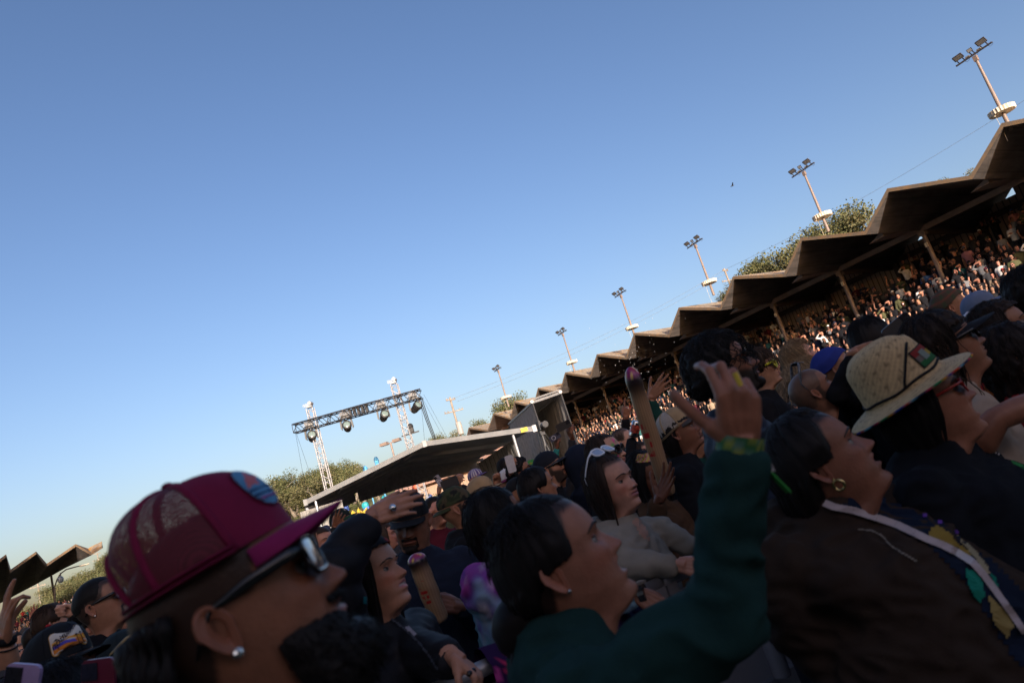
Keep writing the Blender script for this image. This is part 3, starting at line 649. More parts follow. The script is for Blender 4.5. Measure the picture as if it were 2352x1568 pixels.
# ---- trees
M_leaf = attr_mat('oak_foliage', 0.75, 0.25, var=0.3, vscale=0.7)
M_bark = mat('oak_bark', (0.20, 0.17, 0.13), .9, var=.3, scale=4)
def tree_mesh(seed, leaves=4800):
    rnd = random.Random(seed)
    t = MB(); ends = []
    def limb(p, d, ln, r_, dep):
        pts = [p]; q = p.copy(); dd = d.copy()
        for k in range(4):
            dd = (dd+Vector((rnd.uniform(-.3, .3), rnd.uniform(-.3, .3), rnd.uniform(-.1, .2)))).normalized(); q = q+dd*ln/4; pts.append(q.copy())
        t.tube(pts, [r_*(1-.16*k) for k in range(5)], 6 if dep > 0 else 8)
        if dep < 3:
            for k in range(rnd.choice((2, 3)) if dep else 4):
                a = rnd.uniform(0, 6.28); nd = (dd*.6+Vector((math.cos(a), math.sin(a), rnd.uniform(0, .6)))).normalized()
                limb(pts[rnd.choice((2, 3, 4)) if dep else 4], nd, ln*rnd.uniform(.6, .85), r_*.55, dep+1)
        ends.append((pts[-1], dep))
    limb(Vector((0, 0, 0)), Vector((0, 0, 1)), 2.6, .34, 0)
    c = MB(); cl = [e for e, d in ends if d >= 1]
    V = []; Fc = []; Cc = []
    for k in range(leaves):
        e = rnd.choice(cl); v = Vector((rnd.gauss(0, 1), rnd.gauss(0, 1), rnd.gauss(0, .8))); v = v.normalized()*(rnd.random()**.45)*1.25
        p = e+v; s = rnd.uniform(.07, .15); a = Vector((rnd.gauss(0, 1), rnd.gauss(0, 1), rnd.gauss(0, 1))).normalized(); b_ = a.orthogonal().normalized()
        x = a.cross(b_); i0 = len(V)
        V += [tuple(p-b_*s), tuple(p+x*s*.7), tuple(p+b_*s), tuple(p-x*s*.7)]; Fc.append((i0, i0+1, i0+2, i0+3))
        hv = noise.noise(e*.7+Vector((seed, 0, 0)))
        base = Vector((0.072, 0.086, 0.030)).lerp(Vector((0.165, 0.150, 0.075)), max(0, min(1, .45+hv*.9+rnd.uniform(-.25, .25))))
        Cc += [tuple(base)]*4
    mt = mesh_from('trunk', t.v, t.f, None, fix=False, smooth=True); mt.materials.append(M_bark)
    mc = mesh_from('crown', V, Fc, Cc, smooth=False); mc.materials.append(M_leaf)
    return mt, mc
TREES = [tree_mesh(k) for k in range(5)]
def put_tree(p, sc, rz, k, label, group):
    o = empty('oak_tree', p, rz, label, 'tree', group); o.scale = sc
    for nm, me in zip(('trunk', 'crown'), TREES[k]):
        c = bpy.data.objects.new(nm, me); COL.objects.link(c); c.parent = o
    return o
rnd = random.Random(3)
# wooded hill on the left: three bands
for (N, band, rng, lb) in ((34, (-118, -40), (150, 185), 'gnarled oak crown low on the wooded hill left of the maroon cap'),
                           (34, (-130, -30), (185, 215), 'dense green oak crown high on the wooded hill left of the maroon cap')):
    for k in range(N):
        x = rnd.uniform(*band); y = rnd.uniform(*rng); z = hill_z(*HILL_L, x, y); s = rnd.uniform(1.0, 1.6)
        if N == 22: s *= .85
        v_ = np.array((x, y, z+4))-_C; X_ = 1176+FPX*(v_ @ _r)/(v_ @ _F)
        if 835 < X_ < 1075: continue
        put_tree(Vector((x, y, z-1.6*s*.6)), (s*1.25, s*1.25, s), rnd.uniform(0, 6.28), rnd.randrange(5), lb, 'oaks on the left hill' if N != 22 else 'oaks behind the truss')
k = 0
for x in range(40, 345, 17):          # the slope beside the left grandstand, crowns stacked up the hill
    top = float(np.interp(x, [40, 70, 105, 130, 200, 255, 290, 345], [1418, 1400, 1378, 1356, 1316, 1286, 1262, 1235])); hor = 1487-.306*x; n_ = max(1, int((hor-top)/21)+1)
    for j in range(n_):
        y = top+10+j*21+rnd.uniform(-4, 4); d = 150-6.5*j+rnd.uniform(-3, 3); p = pix(x+rnd.uniform(-7, 7), y, d); s_ = rnd.uniform(.75, 1.05)
        put_tree(p-Vector((0, 0, 4.3*s_)), (s_*1.25, s_*1.25, s_), rnd.uniform(0, 6.28), rnd.randrange(5), 'sunlit oak crown on the slope between the left grandstand and the maroon cap', 'oaks on the slope by the left grandstand'); k += 1
for x, y in ((622, 1128), (645, 1105), (668, 1118), (690, 1100), (712, 1092), (735, 1088), (758, 1084), (782, 1080), (803, 1090), (655, 1140), (690, 1135), (720, 1122), (750, 1112), (780, 1105), (620, 1155), (600, 1150)):
    d = 120+rnd.uniform(-5, 5); p = pix(x, y+14, d); s_ = rnd.uniform(.8, 1.0); put_tree(p-Vector((0, 0, 4.3*s_)), (s_*1.2, s_*1.2, s_), rnd.uniform(0, 6.28), rnd.randrange(5), 'leafy oak crown in the clump around the left truss tower', 'oaks behind the truss')
for (x, y, d, s, lb) in ((1936, 534, 95, 1.35, 'round oak crown showing above the roof behind the second floodlight pole'), (1890, 556, 92, 1.15, 'oak crown just left of the round one above the roof'),
                         (1838, 590, 95, 1.25, 'wind bent oak crown filling the middle of the gap above the roof'), (1785, 616, 97, 1.35, 'bushy oak crown with bare twigs above the roof'), (1742, 642, 99, 1.15, 'low oak crown at the left of the big roof gap'),
                         (1700, 672, 100, .8, 'small oak crown beside the third floodlight pole'), (1672, 702, 102, .65, 'tiny sparse oak edge beside the roof peak by the third pole'),
                         (2203, 418, 80, .6, 'bit of green oak crown peeking over the roof valley at the far right'), (1150, 955, 150, 1.5, 'small far oak crown at the foot of the sixth floodlight pole'), (1180, 945, 150, 1.4, 'small far oak crown right of the sixth floodlight pole'),
                         (1108, 985, 140, .9, 'sparse little oak by the end of the grandstand roof'), (1033, 1006, 140, .9, 'little oak crown above the tent ridge near the transformer pole'),
                         (858, 1092, 100, 1.0, 'oak crown rising over the tent roof beside the blue balloons')):
    p = pix(x, y, d); put_tree(p-Vector((0, 0, 4.2*s)), (s*1.1, s*1.1, s), rnd.uniform(0, 6.28), rnd.randrange(5), lb, 'oaks behind the grandstand')
for k in range(7):
    p = pix(880+k*22, 1165-k*12, 48+k); put_tree(Vector((p.x, p.y, -0.3)), (.55, .55, .5), k, k % 5, 'bright green shrub like tree seen under the tent valance', 'small trees under the tent')

for k, (x, y) in enumerate(((-27, -18), (-34, -20), (-42, -18), (-50, -21), (-58, -18))):  # trees added out of view, placed to shade the left grandstand
    put_tree(Vector((x, y, -.3)), (5.6, 5.6, 5.8), k*1.3, k % 5, 'tall tree added unseen behind the photographer to shade the left grandstand', 'unseen trees added for shade')
# ---- stage behind the photographer: it shades the crowd
STAGE_Y = -14
def stage():
    o = empty('concert_stage', (0, -14, 0), 0, 'concert stage with roof and added shade block, unseen behind the photographer', 'stage')
    m = MB(); m.box((6, 0, 1.0), (24, 9, 2.0)); m.build('deck', M_black, o)
    for nm, c, s in STAGE_BLOCKS:
        k = MB(); k.box(c, s); k.build(nm, mat('stage_black_cloth', (0.02, 0.02, 0.022), .9), o)
STAGE_BLOCKS = [('back_wall', (-26, -5, 2.8), (40, .5, 5.6)), ('back_wall', (6, -5, 3.8), (24, .5, 7.6)), ('roof', (6, -1, 7.9), (24.6, 8.6, .6)), ('back_wall', (27.3, -5, 3), (18.5, .5, 6)), ('shade_block', (50.5, -5, 8.5), (28, 4, 17))]  # unseen blocks, sized and placed for their shade on crowd and right grandstand
stage()
# ================================================================= PEOPLE: builders
def add_objcolor(m):
    t = m.node_tree; b = t.nodes['Principled BSDF']; src = b.inputs['Base Color'].links[0].from_socket
    oi = t.nodes.new('ShaderNodeObjectInfo'); mx = t.nodes.new('ShaderNodeMix'); mx.data_type = 'RGBA'; mx.blend_type = 'MULTIPLY'; mx.inputs[0].default_value = 1.0
    t.links.new(src, mx.inputs[6]); t.links.new(oi.outputs['Color'], mx.inputs[7]); t.links.new(mx.outputs[2], b.inputs['Base Color']); return m
M_skin = add_objcolor(attr_mat('skin', .44, .32, bump=.22, bscale=190, var=.16, vscale=32))
M_hair = add_objcolor(attr_mat('hair', .55, .16, var=.2, vscale=60))
M_cloth = add_objcolor(attr_mat('cloth', .9, .1, bump=.25, bscale=220, var=.1, vscale=14))
M_puff = add_objcolor(attr_mat('shiny_nylon', .62, .16, bump=.1, bscale=60))
M_felt = add_objcolor(attr_mat('cap_fabric', .8, .2, bump=.2, bscale=300, var=.08, vscale=30))
M_lens = mat('dark_sunglass_lens', (0.008, 0.008, 0.01), .06, spec=.7)
M_frame = mat('black_plastic_frame', (0.012, 0.012, 0.013), .2, spec=.6)
M_clearl = mat('pale_glass_lens', (0.05, 0.05, 0.06), .08, spec=.6)
M_mirror = mat('mirror_lens', (0.30, 0.33, 0.38), .08, metal=.8)
M_gold = mat('gold_metal', (0.6, 0.45, 0.2), .25, metal=1.0)
M_silver = mat('silver_metal', (0.75, 0.74, 0.72), .22, metal=1.0)

def pchip(xs, ys, q):
    xs = np.array(xs, float); ys = np.array(ys, float)
    o = np.argsort(xs); xs = xs[o]; ys = ys[o]; h = np.diff(xs); dl = np.diff(ys)/h
    d = np.zeros(len(xs)); d[0] = dl[0]; d[-1] = dl[-1]
    for i in range(1, len(xs)-1):
        if dl[i-1]*dl[i] > 0:
            w1 = 2*h[i]+h[i-1]; w2 = h[i]+2*h[i-1]; d[i] = (w1+w2)/(w1/dl[i-1]+w2/dl[i])
    q = np.clip(q, xs[0], xs[-1]); k = np.clip(np.searchsorted(xs, q)-1, 0, len(h)-1)
    t = (q-xs[k])/h[k]
    return (1+2*t)*(1-t)**2*ys[k]+t*(1-t)**2*h[k]*d[k]+t*t*(3-2*t)*ys[k+1]+t*t*(t-1)*h[k]*d[k+1]
# profiles, height from chin in metres; head origin sits 0.115 above the chin
FZ = [(.231, .0), (.228, .028), (.222, .048), (.212, .066), (.198, .080), (.180, .090), (.160, .0965), (.142, .0995), (.133, .1005), (.124, .0965), (.114, .0945), (.10, .0945), (.085, .0945), (.073, .0945), (.058, .0945), (.042, .0925), (.030, .0900), (.016, .0905), (.008, .0885), (.002, .080), (-.004, .062), (-.010, .044), (-.018, .032), (-.032, .024), (-.06, .022), (-.09, .026), (-.115, .036), (-.15, .05)]
BZ = [(.231, .0), (.228, -.03), (.222, -.048), (.210, -.070), (.190, -.090), (.165, -.102), (.140, -.106), (.118, -.105), (.095, -.099), (.075, -.089), (.055, -.078), (.035, -.070), (.01, -.066), (-.03, -.068), (-.07, -.076), (-.10, -.086), (-.15, -.10)]
WZ = [(.231, .0), (.228, .026), (.222, .041), (.211, .056), (.195, .067), (.172, .0745), (.15, .0775), (.128, .0765), (.11, .0745), (.095, .0725), (.078, .0695), (.06, .0655), (.042, .060), (.025, .0545), (.012, .0505), (.002, .049), (-.01, .0505), (-.03, .053), (-.06, .056), (-.09, .066), (-.115, .085), (-.15, .11)]
def gs(x, c, s): return np.exp(-((x-c)/s)**2)
class Head:
    def __init__(s, female=False, fat=0.0, nose=1.0, mouth=0.0, jaw=1.0):
        s.fem, s.fat, s.nose, s.mouth, s.jaw = female, fat, nose, mouth, jaw
    def prof(s, z):
        f = pchip([a for a, b in FZ], [b for a, b in FZ], z); bk = pchip([a for a, b in BZ], [b for a, b in BZ], z); w = pchip([a for a, b in WZ], [b for a, b in WZ], z)
        if s.fat: w = w + s.fat*.010*gs(z, .03, .05) + s.fat*.012*gs(z, -.05, .05); f = f + s.fat*.022*gs(z, -.022, .022)
        if s.fem: w = w*(1-.06*gs(z, .015, .03)); f = f-.002*gs(z, .133, .012)
        w = w*(1+(s.jaw-1)*gs(z, .02, .035))
        return f, bk, w
    def front(s, x, z):
        f, bk, w = s.prof(z); yc = -.004+0*z; t = np.clip(np.abs(x)/np.maximum(w, 1e-6), 0, 1)
        y = yc+(f-yc)*(1-t**2.5)**(1/1.95)
        ax = np.abs(x); n = s.nose
        hgt = pchip([.125, .112, .10, .090, .082, .077, .0725, .069, .066], [0, .0045, .0115, .0185, .0238, .0238, .0155, .004, 0], z)
        sg = pchip([.125, .11, .095, .082, .072], [.0065, .0082, .0105, .0142, .015], z)
        y = y+n*hgt*np.exp(-(x/sg)**2)*(z > .066)*(z < .125)
        y = y+n*.008*gs(ax, .0155, .006)*gs(z, .0775, .0075)                    # wings
        y = y-.0115*gs(ax, .031, .0155)*gs(z, .1135, .0115)                       # sockets
        y = y+.0035*gs(ax, .028, .018)*gs(z, .134, .008)                         # brow
        y = y+.005*gs(ax, .046, .018)*gs(z, .088, .016)                          # cheek
        y = y-.0035*gs(ax, .030, .006)*gs(z, .062, .016)                          # fold
        y = y-(.0035+s.mouth*.016)*np.exp(-(ax/.021)**4)*gs(z, .0535, .0022+.006*s.mouth) # mouth line
        y = y+.0064*np.exp(-(ax/.0215)**2)*gs(z, .0605, .0056)+.0068*np.exp(-(ax/.0195)**2)*gs(z, .0458, .0064)   # lips
        y = y-.0035*gs(ax, 0, .020)*gs(z, .0335, .0065)+.0040*gs(ax, 0, .024)*gs(z, .0145, .011)                   # chin
        y = y-.002*gs(ax, 0, .003)*gs(z, .066, .005)
        return y
    def surf(s, x, z, off=0.0):
        'point on the face; z measured from the head origin'
        return Vector((x, float(s.front(np.array([x]), np.array([z+.115]))[0])+off, z))
    def mesh(s, nz, na):
        zs = np.concatenate([np.linspace(.2309, .15, int(nz*.22), endpoint=False), np.linspace(.15, -.008, int(nz*.58), endpoint=False), np.linspace(-.008, -.15, nz-int(nz*.22)-int(nz*.58))])
        # crown: denser near the top
        k = int(nz*.22); zs[:k] = .15+.0809*np.sqrt(np.linspace(1, 1/k/1.5, k))
        nf = int(na*.62); nb = na-nf
        ph = np.linspace(-1, 1, nf); ph = np.sign(ph)*np.abs(ph)**1.15*math.pi/2
        pb = np.linspace(math.pi/2, 3*math.pi/2, nb+2)[1:-1]
        V = []; f, bk, w = s.prof(zs)
        for i, z in enumerate(zs):
            xf = w[i]*np.sin(ph); yf = s.front(xf, np.full(nf, z))
            yc = -.004; sb = np.sin(pb); cb = np.cos(pb)
            xb = w[i]*np.sign(sb)*np.abs(sb)**.92; yb = yc-(yc-bk[i])*np.abs(cb)**.88
            V.append(np.stack([np.concatenate([xf, xb]), np.concatenate([yf, yb]), np.full(na, z-.115)], 1))
        V = np.concatenate(V)
        if s.mouth: V[:, 2] -= .013*s.mouth*(1/(1+np.exp((V[:, 2]+.0618)*900)))*np.clip((V[:, 1]-.0)/.06, 0, 1)*np.clip((V[:, 2]+.15)/.03, 0, 1)
        F = [(i*na+k, i*na+(k+1) % na, (i+1)*na+(k+1) % na, (i+1)*na+k) for i in range(len(zs)-1) for k in range(na)]
        F.append(tuple(reversed(range(na)))); 
        return V, F
def ear_mesh(side, n=28, m=9):
    'ear as a cupped disc with raised helix, lobe and hollow concha'
    V = []; F = []
    for i in range(m+1):
        r = i/m
        for k in range(n):
            a = 2*math.pi*k/n; ca_, sa_ = math.cos(a), math.sin(a)
            h = .031*sa_*(1.05 if sa_ > 0 else 1.0); wd = .0185*ca_*(1.0 if sa_ > 0 else .8-.12*sa_*-1)
            y = -wd*r+.0*r; z = h*r
            rim = .0065*math.exp(-((r-.88)/.12)**2)*(1 if (sa_ > -.55 and ca_ > -.75) else .3); con = -.006*math.exp(-((r)/.42)**2)+.003*math.exp(-((r-.58)/.13)**2)
            out = .006+.0115*r*(ca_ > 0)*abs(ca_)+rim+con
            V.append((out, y-.006*sa_*0, z))
    for i in range(m):
        for k in range(n): F.append((i*n+k, i*n+(k+1) % n, (i+1)*n+(k+1) % n, (i+1)*n+k))
    V = np.array(V); b = V.copy(); b[:, 0] -= .004+.0*b[:, 0]; nV = len(V)
    F2 = [tuple(nV+q for q in reversed(f)) for f in F]; F3 = [(m*n+k, m*n+(k+1) % n, nV+m*n+(k+1) % n, nV+m*n+k) for k in range(n)]
    V = np.concatenate([V, b]); a = R(14); Y = V[:, 1]*math.cos(a)-V[:, 2]*math.sin(a)*1; Z = V[:, 1]*math.sin(a)+V[:, 2]*math.cos(a)
    V[:, 1] = -Y*-1-.014; V[:, 2] = Z-.012; V[:, 0] += .0695
    V[:, 0] *= side
    return V, (F+F2+F3) if side > 0 else [tuple(reversed(f)) for f in F+F2+F3]

HANDS = {}
FING = [(.027, .088, (.043, .026, .021), .0088), (.0085, .092, (.047, .030, .022), .009), (-.0105, .088, (.043, .028, .021), .0086), (-.028, .078, (.034, .021, .018), .0076)]
HV = {  # curls (deg) per finger: mcp, pip, dip ; spread deg ; thumb (out, fwd, bend)
 'relaxed': ([(25, 30, 15), (30, 35, 20), (35, 40, 20), (40, 40, 20)], [4, 0, -4, -9], (35, 25, 20)),
 'open': ([(8, 12, 6), (4, 10, 6), (8, 12, 6), (12, 15, 8)], [10, 2, -7, -16], (48, 15, 10)),
 'flat': ([(12, 10, 5), (12, 10, 5), (14, 12, 5), (18, 14, 6)], [3, 0, -3, -6], (25, 20, 12)),
 'fist': ([(70, 95, 50), (75, 95, 55), (78, 95, 55), (80, 95, 50)], [2, 0, -2, -4], (20, 60, 35)),
 'grip': ([(42, 55, 35), (50, 60, 35), (55, 62, 35), (58, 60, 30)], [5, 1, -3, -7], (38, 55, 30)),
 'pinch': ([(38, 42, 22), (45, 60, 40), (55, 75, 45), (58, 80, 45)], [7, 0, -4, -8], (52, 38, 10)),
 'horns': ([(8, 10, 5), (82, 95, 50), (82, 95, 50), (6, 12, 6)], [6, 0, -2, -14], (30, 55, 30)),
 'three': ([(8, 12, 6), (5, 10, 6), (15, 60, 40), (6, 14, 8)], [12, 2, -5, -18], (30, 45, 25)),
 'rail': ([(62, 45, 25), (64, 48, 25), (66, 50, 25), (68, 50, 25)], [5, 1, -3, -8], (28, 60, 30)),
}
def hand_mesh(var, vox=.0034):
    if (var, vox) in HANDS: return HANDS[(var, vox)]
    curls, spread, th = HV[var]; mb = MB(); tips = []
    for (x, z, ls, r_), cu, sp in zip(FING, curls, spread):
        p = Vector((x, 0, z)); a = 0; pts = [p.copy()]; s = math.sin(R(sp)); c = math.cos(R(sp))
        mb.tube([(x*.55, .001, -.005), (x*.85, .0025, z*.55), (x, .001, z)], [.0150, .0142, .0108], 8)
        for ln, q in zip(ls, cu):
            a += R(q); d = Vector((s*math.cos(a), -math.sin(a), c*math.cos(a))); p = p+d*ln; pts.append(p.copy())
        rr = [r_*1.12, r_*1.03, r_*.94, r_*.80]
        for k in range(3):
            mb.tube([pts[k], pts[k].lerp(pts[k+1], .5), pts[k+1]], [rr[k], (rr[k]+rr[k+1])/2*.95, rr[k+1]], 8); mb.ball(pts[k], rr[k]*1.04, 8, 6)
        mb.ball(pts[3], rr[3], 8, 6); tips.append((pts[3]+(pts[3]-pts[2]).normalized()*.003+Vector((0, .004*math.cos(a), .004*math.sin(a))), rr[3]))
    o, fw, be = th; p = Vector((.020, -.004, .020)); d = Vector((math.sin(R(o)), -math.sin(R(fw))*.8, math.cos(R(o)))).normalized(); pts = [p]
    mb.tube([(.008, 0, .0), tuple(p), tuple(p+d*.03)], [.017, .0175, .0145], 8)
    for ln, q in ((.044, 0), (.033, be), (.026, be*.6)):
        ax = Vector((0.25, 1, 0)).normalized() if fw < 40 else Vector((0, .6, 1)).normalized()
        d = Matrix.Rotation(-R(q), 3, ax) @ d; p = p+d*ln; pts.append(p.copy())
    rr = [.0135, .0112, .0105, .0088]
    for k in range(3): mb.tube([pts[k], pts[k+1]], [rr[k], rr[k+1]], 8); mb.ball(pts[k+1], rr[k+1], 8, 6)
    tips.append((pts[3], .0088))
    mb.ball((0, 0, .045), (.036, .0125, .046), 12, 8); mb.tube([(0, 0, -.03), (0, 0, -.01), (0, 0, .02)], [.0245, .0255, .027], 12, flat=.74)
    v, f = remesh(mb.v, mb.f, vox, 3)
    nail = np.zeros(len(v))
    for t, r_ in tips: nail = np.maximum(nail, np.exp(-(np.linalg.norm(v-np.array(t), axis=1)/(r_*1.05))**4))
    HANDS[(var, vox)] = (v, f, nail); return HANDS[(var, vox)]

def ellip(t, azv, s, crown=.118, ax=.0785, ayf=.1, ayb=.107, c=(0, -.003, 0)):
    'point on the skull shell: azv from the front, s 0 crown .. 1 ear level'
    th = s*math.pi/2; x = math.sin(azv); y = math.cos(azv)
    ay = ayf if y > 0 else ayb
    p = 2.15
    rr = (abs(math.sin(th))**p+abs(math.cos(th))**p)**(-1/p)
    return Vector((c[0]+(ax+t)*math.sin(th)*x*rr, c[1]+(ay+t)*math.sin(th)*y*rr, c[2]+(crown+t)*math.cos(th)*rr))
def smooth(a, b, x): 
    t = max(0, min(1, (x-a)/(b-a))); return t*t*(3-2*t)

class Person:
    'one standing person whose head centre sits at a chosen place; builds skin, hair, clothes and hats as children'
    def __init__(s, name_label, hx, hy, d, az, pitch=0, roll=0, body=0, skin=(.32, .18, .12), lod=1, female=False, fat=0, nose=1.0, mouth=0.0, jaw=1.0, bw=1.0, at=None, group=None, hs=1.0, lean=0, up=0.0):
        s.hw = pix(hx, hy, d) if at is None else Vector(at)
        az = az+ray_az(hx, hy) if at is None else az
        s.up = up; s.az = az; s.lod = lod; s.skin = Vector((skin[0]*1.04, skin[1]*.91, skin[2]*.84)); s.d = d; s.bw = bw; s.fat = fat; s.hs = hs; s.female = female
        s.root = empty('person', (s.hw.x, s.hw.y, 0), -R(az+body), name_label, 'person', group)
        s.hz = s.hw.z; s.M = s.root.matrix_basis if False else (Matrix.Translation((s.hw.x, s.hw.y, 0)) @ Matrix.Rotation(-R(az+body), 4, 'Z')); s.Mi = s.M.inverted()
        s.hr = Matrix.Rotation(R(body), 4, 'Z') @ Matrix.Rotation(R(pitch), 4, 'X') @ Matrix.Rotation(R(roll), 4, 'Y')
        s.hr3 = np.array(s.hr.to_3x3()); s.hd = Head(female, fat, nose, mouth, jaw); s.bodyparts = []; s.lv = np.array(s.Mi.to_3x3() @ Vector((lean, 0, 0)))
        s.vv = []; s.ff = []; s.cc = []; s.n = 0
        s.rnd = random.Random(int(hx*7+hy*13+d*1000))
    # --- head space -> local space
    def H(s, p): return (s.hr @ (Vector(p)*s.hs)) + Vector((0, 0, s.hz))
    def Hn(s, V, neck=True):
        'numpy version with the neck bending between head and body'
        V = np.asarray(V)*s.hs; Rv = V @ s.hr3.T
        if neck:
            zz = V[:, 2]/s.hs; wgt = np.clip((zz+.235)/.115, 0, 1); wgt = (wgt*wgt*(3-2*wgt))[:, None]
            V0 = V.copy(); V0[:, 1] += -.0
            out = V0*(1-wgt)+Rv*wgt
        else: out = Rv
        out = out.copy(); out[:, 2] += s.hz; return out
    def W(s, x, y, d): return s.Mi @ pix(x, y, d)
    def Wd(s, v): return (s.Mi.to_3x3() @ Vector(v)).normalized()
    def add(s, V, F, C):
        V = np.asarray(V); s.vv.append(V); s.ff += [tuple(i+s.n for i in f) for f in F]; s.n += len(V)
        C = np.asarray(C, float)
        s.cc.append(np.tile(C, (len(V), 1)) if C.ndim == 1 else C)
    # --- skin
    def face(s, lips=None, brow=(.02, .013, .01), scalp=None, beard=None, eyes=True, teeth=False, iris=(.03, .015, .008), ears=True, cheek=.12, closed=0.0, paint=None):
        nz, na = {0: (110, 108), 1: (84, 72), 2: (56, 48), 3: (36, 32)}[s.lod]
        V, F = s.hd.mesh(nz, na); sk = np.array(s.skin); C = np.tile(sk, (len(V), 1)); x, y, z = V.T; fr = (y > .03)
        lipc = np.array(lips if lips is not None else (s.skin[0]*.85, s.skin[1]*.55, s.skin[2]*.6))
        def mixc(mask, col, C=C): C[:] = C*(1-mask[:, None])+np.array(col)*mask[:, None]
        red = sk*np.array((1.05, .78, .74))
        mixc(cheek*4*np.clip(gs(np.abs(x), .042, .022)*gs(z, -.03, .022), 0, 1)*fr, red)
        mixc(.5*gs(x, 0, .016)*gs(z, -.035, .012)*(y > .09), red)
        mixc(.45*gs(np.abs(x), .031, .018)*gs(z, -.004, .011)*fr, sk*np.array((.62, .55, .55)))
        lm = np.clip(1.6*np.exp(-((x/.023)**2+((z+.0625)/.0105)**2)**2), 0, 1)*(y > .07); mixc(lm, lipc)
        ml = np.clip(np.exp(-(np.abs(x)/.021)**6)*gs(z, -.0615, .0016+.005*s.hd.mouth)*1.3, 0, 1)*(y > .06)
        mixc(ml, lipc*.25 if not teeth else np.array((.5, .46, .42)))
        if scalp is None and s.lod < 3: scalp = getattr(s, 'under', None)
        if scalp is not None:
            el = np.array([scalp_mask(*p) for p in zip(x, y, z)]); mixc(el*.9, scalp)
        if beard is not None:
            col, kind = beard; bm_ = beard_mask(x, y, z, kind); mixc(bm_, col)
        if paint: 
            for (px_, pz_, r_, col) in paint: mixc(np.clip(1.5*np.exp(-(((x-px_)**2+(z-pz_)**2)/r_**2)**2), 0, 1)*fr, col)
        s.headV, s.headF = V, F
        s.add(s.Hn(V), F, C)
        if ears:
            for sd in (-1, 1):
                v, f = ear_mesh(sd, *((28, 9) if s.lod < 2 else (16, 5))); ce = np.tile(sk*np.array((1.02, .9, .88)), (len(v), 1)); s.add(s.Hn(v, False), f, ce)
        if eyes and s.lod < 3:
            for sd in (-1, 1):
                e = MB(); c = Vector((sd*.031, .0725, -.0015)); seg, rg = (18, 14) if s.lod < 2 else (10, 8)
                e.ball(c, .0122, seg, rg); v = np.array(e.v); dv = (v-np.array(c))/.0122; gaze = np.array((0, .985, .12)); a = dv @ gaze
                col = np.tile(np.array((.27, .24, .225)), (len(v), 1)); col[a > .78] = iris; col[a > .94] = (.004, .004, .004)
                s.add(s.Hn(v, False), e.f, col)
                l = MB(); l.ball(c, .0136, seg+4, rg+6); v = np.array(l.v); dv = (v-np.array(c))/.0136; cut = .22-closed*.6
                keep = lambda f: all(dv[i][2] > cut-.0+.15*abs(dv[i][0]) for i in f) or all(dv[i][2] < -.52 for i in f)
                s.add(s.Hn(v, False), [f for f in l.f if keep(f)], sk*np.array((.85, .75, .74)))
                la = MB(); pts = []
                for k in range(7):
                    an = -1.15+2.3*k/6; zz = cut+.15*abs(math.sin(an)); rr = math.sqrt(max(0, 1-zz*zz))*.0139; pts.append(c+Vector((sd*rr*math.sin(an), rr*math.cos(an), zz*.0139)))
                la.tube(pts, [.0004]+[.0010]*5+[.0012], 5); s.add(s.Hn(la.v, False), la.f, (.008, .006, .005))
        if brow is not None:
            for sd in (-1, 1):
                b_ = MB(); pts = [s.hd.surf(sd*xx, zz, .0012) for xx, zz in ((.012, .0175), (.022, .0215), (.034, .0225), (.046, .0185), (.053, .0135))]
                b_.tube(pts, [.0028, .0038, .0034, .0026, .001] if not s.female else [.002, .0028, .0026, .002, .0008], 6, flat=.5, up=(0, 1, 0)); s.add(s.Hn(b_.v, False), b_.f, brow)
    def build_skin(s):
        V = np.concatenate(s.vv); C = np.concatenate(s.cc); V = V+np.outer(np.clip(s.hz-.24-V[:, 2], 0, 2), s.lv)
        me = mesh_from('body', V.tolist(), s.ff, C, fix=False, smooth=True); me.materials.append(M_skin)
        o = bpy.data.objects.new('body', me); COL.objects.link(o); o.parent = s.root; s.body = o; return o
    # --- arms
    def joints(s, side):
        sx = 1 if side == 'R' else -1
        return Vector((sx*.176*s.bw, -.025, s.hz-.232+s.up))
    def arm(s, side, wrist=None, elbow=None, hand='relaxed', tip=None, thumb=None, nails=None, bare=0.0, gap=0.0):
        sx = 1 if side == 'R' else -1; sh = s.joints(side)
        if wrist is None:
            k = s.rnd.uniform(-.03, .03); wr = Vector((sx*(.235*s.bw+.02), .06+k, s.hz-.80)); el = Vector((sx*(.255*s.bw+.01), -.05, s.hz-.55)); tipd = Vector((-sx*.1, .35, -1)); th = Vector((-sx*.6, .8, 0))
        else:
            wr = s.W(*wrist) if len(wrist) == 3 and not isinstance(wrist, Vector) else wrist
            if elbow is not None: el = s.W(*elbow) if not isinstance(elbow, Vector) else elbow
            else:
                dv = wr-sh; L = min(dv.length, .545); a = .285; b_ = max(.255, L-.284+.001); ca_ = (a*a+L*L-b_*b_)/(2*a*L); ca_ = max(-1, min(1, ca_)); hint = Vector((sx*.6, -.3, -1.0)); dn = dv.normalized(); pr = (hint-dn*hint.dot(dn)).normalized()
                el = sh+dn*(a*ca_)+pr*(a*math.sqrt(1-ca_*ca_))
            tipd = ((s.W(*tip)-wr) if tip is not None and not isinstance(tip, Vector) else (s.Mi.to_3x3() @ tip if tip is not None else wr-el))
            th = s.Mi.to_3x3() @ Vector(thumb) if thumb is not None else Vector((-sx*.5, .3, 1))
        tipd.normalize(); X = (th-tipd*th.dot(tipd)).normalized(); Y = tipd.cross(X).normalized()
        vox = .0032 if s.lod == 0 else (.004 if s.lod == 1 else .0055)
        v, f, nail = hand_mesh(hand, vox); hs = (.93 if s.female else 1.02)
        vy = v[:, 1]*(1 if side == 'R' else -1)
